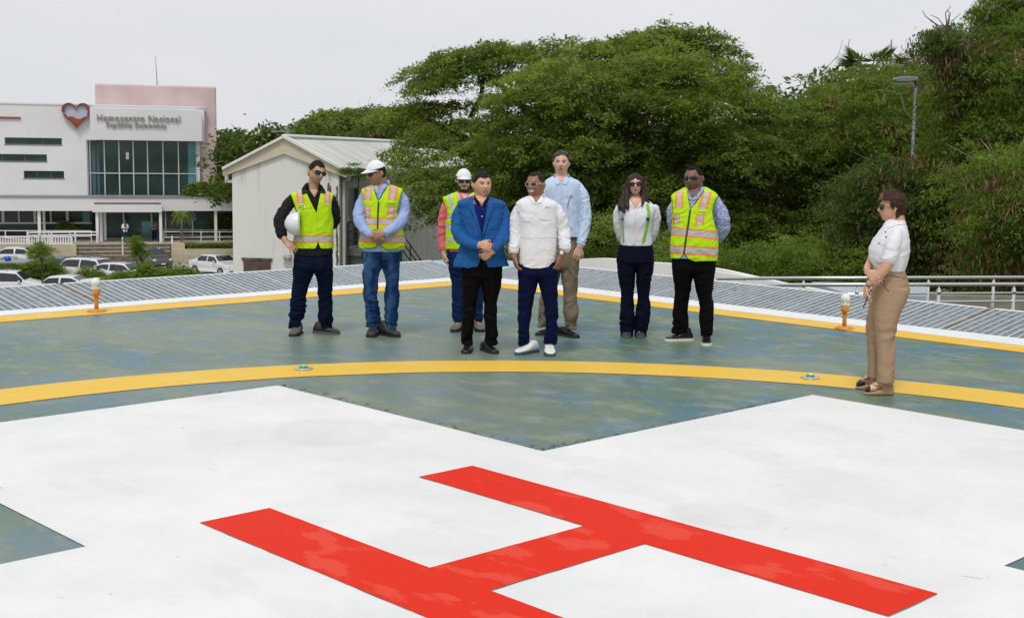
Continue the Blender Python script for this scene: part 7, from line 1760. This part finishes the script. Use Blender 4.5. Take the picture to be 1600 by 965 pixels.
ve = vest(p, rows, .15, 0, [(1073,288),(1101,288),(1100.5,297),(1078.5,328.5),(1073,297.5)], aL_, aR_, lambda px: 403.5 if px<1063 else (np.interp(px,[1063,1067.5,1070,1076,1085,1120],[402.5,396,396,404.5,408,407.5])),
  [(357.5,360,.10,2),(360,369,.10,1),(369,372,.10,2),(384,387,.07,2),(387,396,.07,1),(396,399,.07,2)],
  [(1062,299,1061,325.5,6.2,12.5),(1058.2,333.5,1058,351,5.6,9.5),(1105,300,1097,327,8,15.5),(1094.5,335,1092.5,351.5,7,14)], 93)
B = bvh_of(up.data, ve.data)
p.line('zipper', [(1078.5,328),(1075.5,350),(1071.5,375),(1068.8,396)], B, cloth('zip_grey',(.07,.085,.06)), .011, off=.001)
p.line('binding', [(1073.5,299),(1076,314),(1078.5,328),(1089,314),(1100,298)], B, m_bind, .005)
p.line('binding', [(1050.5,312),(1051,330),(1053,350)], B, m_bind, .005); p.line('binding', [(1120,308),(1114.5,320),(1113,330),(1115,345),(1118,357)], B, m_bind, .006)
p.patch('pocket_flap', [(1051.5,330),(1069,327),(1069,330),(1066,332.3),(1053,333.5)], B, mvl, .009)
fl = p.patch('pocket_flap', [(1086,327),(1108.5,329.5),(1108,333),(1105,335.5),(1087.5,334.5),(1086,332)], B, mvl, .009)
B2 = bvh_of(fl.data); p.patch('flap_text', [(1091,330.5),(1103,331.8),(1103,333),(1091,331.8)], B2, mat('faint_ink',(.16,.20,.03),.7), .0015, step=.8)
p.patch('pocket_flap', [(1049.5,378.5),(1062.5,376),(1061.5,383),(1050,384)], B, mvl, .009); p.patch('pocket_flap', [(1084.5,377),(1109,379),(1108.5,383.5),(1104,386),(1089,385.5)], B, mvl, .009)
Bc = bvh_of(up.data, kid(p,'body').data)
p.patch('collar', [(1074.5,300),(1073.5,303),(1077,311.5),(1081,311.8),(1077.5,304)], Bc, chk, .012); p.patch('collar', [(1098,293),(1100.5,296.5),(1096,303.5),(1089,311.5),(1083,312),(1090,305),(1096,298)], Bc, chk, .012)

# ===== woman in beige trousers, in profile (far right)
p = Person((1378,613), 'woman with short brown hair, white shirt and beige trousers, in profile facing left', 0)
bg_ = cloth('beige_trousers', (.38,.255,.165), var=.03); ws = cloth('shirt_crisp', (.76,.75,.79), var=.02)
skn = (.56,.31,.195)
mb = MB(); 
p.sil(mb, [(417,1372,1412.5,.135),(428,1368,1415.5,.15),(440,1363.5,1418.5,.165),(450,1362.5,1421,.17),(460,1362,1420,.17),(470,1361,1416.5,.16),(482,1362,1411,.13)], .15, 0, 2.3)
ym, yf = -.09, .10
near = [(450,1362.5,1421,.11),(465,1363,1418,.11),(482,1365,1410.5,.11),(500,1367,1404.5,.105),(520,1367.5,1400.5,.10),(545,1369,1399.5,.095),(570,1369.5,1399,.095),(597,1369,1398,.10)]
far = [(450,1362,1410,.10),(465,1360,1404,.10),(478,1357.5,1398,.10),(492,1355,1393,.10),(512,1353,1388,.095),(530,1354.5,1384,.09),(560,1355.5,1380,.085),(589,1355.5,1379,.09)]
p.sil(mb, [(a,b,c,d_,ym+.03*(597-a)/147) for a,b,c,d_ in near], 0,0,2.2); p.sil(mb, [(a,b,c,d_,yf-.03*(589-a)/140) for a,b,c,d_ in far], 0,0,2.2)
for rr_, yy in ((near,ym),(far,yf)): p.sil(p.body, [(a,b+4,c-4,d_*.7,yy) for a,b,c,d_ in rr_]+[((602,1375,1392,.04,yy) if yy<0 else (593,1358,1372,.04,yy)),((609,1376,1390,.035,yy) if yy<0 else (601,1358,1371,.035,yy))], 0,0,2,20,k=2)
def mk(v): return .35+.8*math.exp(-((v[2]-.95)/.12)**2)+.5*math.exp(-((v[2]-.5)/.12)**2)
tr = p.garment('trousers', mb, bg_, .007, [(.009,(7,7,9),5,mk),(.006,(10,10,3.5),15,None,False),(.0015,(30,30,30),4,None,False)])
# wedge espadrilles
rope = mat('rope_wedge', (.42,.29,.16), .9, var=.2, vscale=40, bump=.003, bscale=120, stretch=(.2,.2,5)); cream = mat('espadrille_cream', (.66,.48,.30), .8)
for (toe, hx_, yy) in (((1349.5,613.5),1396,'n'),((1336.5,604.5),1371,'f')):
    t = p.G(toe[0], toe[1]+2.5); hl = p.G(hx_, toe[1]+3.5); f = (hl-t); L = f.length; f.normalize(); sd = Vector((-f.y, f.x, 0)); up_ = Vector((0,0,1))
    P = lambda a, z, w=0: t+f*a*L+up_*z+sd*w
    mb = MB(); R = [(P(a,z/2), sd*w, up_*z/2) for a,w,z in ((.0,.018,.02),(.05,.036,.024),(.2,.046,.028),(.35,.045,.034),(.5,.038,.045),(.7,.034,.062),(.88,.035,.078),(.97,.030,.085),(1.0,.02,.085))]
    rings(mb, R, 20, 3); me = remesh(mb, .006, 2); w_ = p.add('wedge_shoe', me, rope)
    mb = MB(); R = [(P(a,z0+h/2), sd*w, up_*h/2) for a,w,z0,h in ((.03,.02,.022,.02),(.08,.034,.022,.036),(.18,.042,.026,.048),(.30,.041,.03,.054),(.40,.036,.036,.044))]
    rings(mb, R, 20, 2.3); me = remesh(mb, .005, 2); u_ = p.add('upper', me, [blk, cream], w_)
    xs_ = [(q.center-t).dot(f)/L for q in me.polygons]; me.polygons.foreach_set('material_index', [(0 if x<.19 else 1) if yy=='n' else 0 for x in xs_])
    mb = MB(); mb.tube([P(.32,.085,-.036),P(.6,.10,-.038),P(.88,.125,-.03),P(.97,.13,0),P(.88,.125,.03),P(.6,.10,.038),P(.32,.085,.036)], .005, 6); mb.build('ankle_strap', cream if yy=='n' else blk, w_)
    # foot
    mb = p.body; R = [(P(a,z0+h/2), sd*w, up_*h/2) for a,w,z0,h in ((.10,.03,.03,.03),(.25,.036,.035,.045),(.42,.034,.045,.062),(.6,.030,.06,.08),(.75,.030,.075,.11),(.88,.030,.085,.11),(.96,.022,.09,.08))]; rings(mb, R, 18, 2.2)
rows = [(343,1388,1409,.06),(348,1383,1414,.09),(356,1378,1417,.15),(366,1370.5,1419.5,.175),(378,1362.5,1421,.18),(390,1357.5,1421,.175),(402,1358,1419,.165),(412,1361.5,1416.5,.155),(421,1366,1413.5,.145),(426,1372,1412.5,.14)]
# arms: near arm (towards the camera) bends at the elbow, far arm folds across it
nr = [(1401,362,-.155,10.5),(1396,378,-.19,11.5),(1391,396,-.205,11.5),(1388.5,405,-.205,11.3)]
far_s = [(1385,364,.15,9),(1374,385,.17,9),(1366,402,.14,8.5)]
up = upper(p, 'shirt', ws, rows, [nr, far_s], .16, 0, .007, 111, lambda c,n: (lambda q: (c.y > -.5 and q[1] > 424.5 - max(0,(1395-q[0]))*.12 and c.y > -.26 and q[0] < 1500 and not False))(p.pj(c)), voxel=.0065)
p.limb(p.body, [(1392,392,-.2,8.6),(1388,408,-.205,8.8),(1383,419,-.215,8.2),(1372,431,-.22,7.0),(1361,440,-.215,5.6),(1355,447,-.20,4.7)])
p.limb(p.body, [(1368,392,.15,7.5),(1362,407,.10,7.2),(1357,415,-.02,6),(1354.5,421,-.12,5.0),(1356,424,-.19,4.6)])
p.hand(p.P(1355,424,-.225), (.78,-.15,-.62), (.1,.95,-.1), 1, .18, (14,24,30), 1.0, (35,.5))
p.hand(p.P(1354.5,447,-.20), (-.12,-.06,-.99), (.95,.15,0), 1, .175, (30,50,40), .7, (30,.6))
p.head(1394.5, 325.5, -82, 0, 2, size=.97, fat=1.0, y=0)
p.limb(p.body, [(1402,352,.0,13.5),(1401,344,.0,12),(1400,335,0,11.5),(1399,328,0,11)])
p.finish_body(smats('i', skn, (.42,.13,.12), brow=(.05,.03,.02)), face_fn())
p.glasses(.027,.018,.004, frame=(.02,.02,.02), wrap=.006, lens=mat('mirror_lens',(.03,.04,.045),.05,metal=.6))
mb = MB(); 
def nf(q): 
    u = q.normalized(); k = 1+.0*q.z; a = noise.noise(q*34)*.010+noise.noise(q*70)*.005; up2 = max(0,q.z)*.16+max(0,-q.y)*max(0,q.z-.03)*2.0; return q+u*(a+up2)
head_grid(mb, Matrix.Identity(4), 1, .016, 1.0, 110, 84, nf)
me = bpy.data.meshes.new('hair'); me.from_pydata([tuple(v) for v in mb.v], [], mb.f)
cut(me, lambda c,n: not ((c.z > .066 if c.y < -.035 else (c.z > .022 if c.y < .018 else c.z > -.075)) or (abs(c.x) > .05 and -.035 < c.y < -.0 and c.z > -.004 and c.y>-.02)))
for v in me.vertices: v.co = p.hm @ (v.co*p.hs)
hro = p.add('hair', me, [hair_tint, mat('hair_golden',(.14,.07,.028),.5,var=.3,vscale=30,bump=.004,bscale=90)], None, .007, True, -1)
me.polygons.foreach_set('material_index', [1 if (p.hi@q.center).y+.02*noise.noise(q.center*40) < -.088 and (p.hi@q.center).z > .06 else 0 for q in me.polygons])
B = bvh_of(up.data, kid(p,'body').data)
p.patch('collar', [(1385,353),(1386.5,350.5),(1396,348),(1405,344.5),(1410,343.5),(1416,347),(1414.5,351.5),(1404,350.5),(1392,354.5),(1386.5,358)], B, ws, .014, maxd=.15)
p.patch('pocket_flap', [(1367,374),(1376,370),(1384.5,377),(1383,383.5),(1372,380)], B, ws, .008)
for q in ((1388,355.5),(1383.5,362),(1384.5,370),(1373.5,379.5)):
    h = B.ray_cast(p.cam, p.d(*q).normalized())[0]
    if h: mb = MB(); mb.tube([h+Vector((0,-.006,0)), h+Vector((0,-.011,0))], .006, 10); mb.build('snap_button', mat('snap_metal',(.12,.12,.13),.3,metal=.7), p.root)
p.line('seam', [(1397,357),(1391,370),(1384.5,384),(1380,400)], B, sea, .0022)
Bb = bvh_of(kid(p,'body').data)
p.line('bracelet', [(1350.5,419),(1354,417.5),(1359,419.5)], Bb, mat('bracelet_pearl',(.7,.6,.45),.3), .004); p.line('bracelet', [(1351,443),(1355,446.5),(1360,448)], Bb, m_ink, .004)
for q in ((1367,423.5),(1373.5,433),(1374,438),(1362,436)):
    h = Bb.ray_cast(p.cam, p.d(*q).normalized())[0]
    if h: mb = MB(); mb.tube([h+Vector((.003,-.001,0)), h+Vector((-.004,-.005,0))], [.004,.0045], 8); mb.build('fingernail', mat('nail_white',(.75,.68,.64),.25), p.root)
Bt = bvh_of(tr.data); dsm = cloth('beige_seam', (.22,.14,.09)); p.line('pocket_seam', [(1383,432),(1380,440),(1384,450),(1389,455)], Bt, dsm, .003); p.line('waist_seam', [(1380,430),(1398,431),(1414,434)], Bt, dsm, .002)
mb = MB(); e = p.hp(-.076,-.002,-.032); mb.lathe([(0,-.005),(.005,0),(0,.005)], e, 8); mb.build('earring', mat('pearl',(.75,.7,.6),.2), p.root)
# phone held in her lower hand
a, b = p.P(1361,452,-.215), p.P(1349,480,-.235); c = (a+b)/2; wpos = p.o + Matrix.Rotation(-p.phi,3,'Z') @ c
ph = empty('phone', wpos, -p.phi, 'slim black phone held in the lower hand of the woman in beige trousers', 'phone')
mb = MB(); d_ = (b-a).normalized(); n_ = Vector((0,-1,0)); t_2 = d_.cross(n_).normalized(); Lp = (b-a).length/2
V = [sx*d_*Lp+sy*n_*.034+sz*t_2*.0045 for sz in (-1,1) for sx,sy in ((-1,-1),(1,-1),(1,1),(-1,1))]
mb.add(V, [(0,3,2,1),(4,5,6,7),(0,1,5,4),(1,2,6,5),(2,3,7,6),(3,0,4,7)]); mb.build('case', m_ink, ph, bevel=.003)
mb = MB(); V = [sx*d_*Lp*.93+sy*n_*.031+t_2*.0050 for sx,sy in ((-1,-1),(1,-1),(1,1),(-1,1))]; mb.prism(V, t_2*.0006); mb.build('screen', m_cglass, ph)

# ===== people at the clinic entrance (small)
def far_person(px, py, off, h, label, shirt, trouser, skin_c, hairc, yaw, arm='phone'):
    x, z = H.px(px, py, off); o_ = H.w(x, -off, PF+.0); root = empty('person', o_, yaw, label, 'person'); k = h/1.72
    def lb_(mb, pts, r): tube_rings(mb, [Vector(q)*k for q in pts], [a*k for a in r], 12)
    b = MB(); lb_(b, [(0,0,.95),(0,0,1.15),(0,0,1.38),(0,0,1.45)],[.13,.12,.15,.06]); lb_(b, [(0,0,1.4),(0,0,1.52)],[.055,.052]); lb_(b, [(0,0,1.55),(0,-.01,1.62),(0,0,1.68)],[.065,.088,.07])
    for s_ in (-1,1):
        lb_(b, [(s_*.09,0,.92),(s_*.10,-.01,.5),(s_*.10,0,.09)],[.075,.052,.038]); lb_(b, [(s_*.10,.02,.05),(s_*.11,-.12,.035)],[.04,.035])
        lb_(b, [(s_*.18,0,1.38),(s_*.22,.02,1.12),(s_*.10,-.20,1.10),(s_*.03,-.27,1.14)],[.042,.036,.03,.028])
    me = remesh(b, .012, 2); me.materials.append(skin_c); o = bpy.data.objects.new('body', me); COL.objects.link(o); o.parent = root
    b = MB(); rings(b, [(Vector((0,0,z_))*k, Vector((w,0,0))*k, Vector((0,dd,0))*k) for z_,w,dd in ((.86,.17,.12),(1.0,.165,.115),(1.2,.185,.12),(1.36,.20,.11),(1.43,.12,.08))], 18)
    for s_ in (-1,1): lb_(b, [(s_*.18,0,1.39),(s_*.21,.01,1.22),(s_*.21,.0,1.12)],[.062,.058,.055])
    me = remesh(b, .012, 2); me.materials.append(shirt); o = bpy.data.objects.new('shirt', me); COL.objects.link(o); o.parent = root
    b = MB(); rings(b, [(Vector((0,0,z_))*k, Vector((w,0,0))*k, Vector((0,dd,0))*k) for z_,w,dd in ((.75,.17,.11),(.90,.17,.115),(.97,.155,.11))], 18)
    for s_ in (-1,1): lb_(b, [(s_*.09,0,.85),(s_*.10,0,.5),(s_*.10,.01,.10)],[.095,.078,.07])
    me = remesh(b, .012, 2); me.materials.append(trouser); o = bpy.data.objects.new('trousers', me); COL.objects.link(o); o.parent = root
    b = MB(); lb_(b, [(0,.02,1.58),(0,.02,1.66),(0,.0,1.70)],[.082,.10,.085]); me = remesh(b, .012, 2); me.materials.append(hairc); o = bpy.data.objects.new('hair', me); COL.objects.link(o); o.parent = root
sk2 = skin_mat('skin_far', (.16,.08,.055)); den = cloth('far_denim', (.03,.05,.10))
far_person(196, 379, 4.2, 1.72, 'distant person in white shirt and jeans standing by the clinic steps', cloth('far_white',(.75,.75,.76)), den, sk2, mat('hair_red',(.12,.02,.015),.7), .5)
far_person(249, 379, 3.2, 1.76, 'distant person in dark brown top and jeans by the canopy post', cloth('far_brown',(.05,.035,.03)), den, sk2, hair_blk, -.4)
far_person(241, 379, 1.8, 1.70, 'distant person in pale teal shirt just left of the one in brown', cloth('far_teal',(.30,.42,.44)), cloth('far_dark',(.02,.025,.03)), sk2, hair_blk, .2)

# seams, flies and pocket edges on the trousers of the group
def seams(name_of, crotch, fly, pockets, m):
    for o in bpy.data.objects:
        if o.get('label') == name_of:
            q = Person.__new__(Person); q.root = o; q.o = Vector(o.location); q.phi = -o.rotation_euler.z; q.Ri = Matrix.Rotation(q.phi,4,'Z'); q.cam = q.Ri @ (CAM-q.o)
            B = bvh_of(kid(q,'trousers').data)
            q.line('fly_seam', [(fly[0],fly[1]),(crotch[0],crotch[1]-6),(crotch[0],crotch[1]+4)], B, m, .0026)
            for pk in pockets: q.line('pocket_seam', pk, B, m, .0022)
dn = cloth('seam_dark',(.003,.006,.016)); dj2 = cloth('seam_denim',(.006,.02,.07)); dbk = cloth('seam_black',(.002,.002,.002)); dkh = cloth('seam_khaki',(.13,.10,.07))
seams('man in charcoal shirt and lime vest holding a white hard hat',(491,426),(489.5,403),[[(462,404),(461,416),(460,420)],[(517,404),(518,416),(519,420)]],dn)
seams('man in white cap, light blue shirt, lime vest and faded blue jeans, looking left',(595.5,412),(596,398),[[(573,398),(571,406),(568,410)],[(619,398),(621,406),(624,410)]],dj2)
seams('man in bright blue blazer and black trousers with hands folded',(750.5,440),(753,419),[],dbk)
seams('smiling man in white field shirt, navy trousers and white sneakers',(840.5,438),(840,423),[[(813,420),(812,430),(810.5,436)],[(868,420),(869,430),(870.5,436)]],dn)
seams('woman with long brown hair, white blouse, green straps and flared dark jeans',(993,420),(992,390),[[(972,390),(975,395),(968,400)],[(1012,390),(1010,395),(1018,400)]],dn)
seams('heavy set man in lime vest with orange stripes, checked shirt and black trousers',(1082.5,431),(1083,408),[],dbk)
seams('tall grey haired man in pale blue shirt and khaki trousers, behind the smiling man',(877,430),(878,376),[[(898,377),(901,388),(903.5,396)]],dkh)
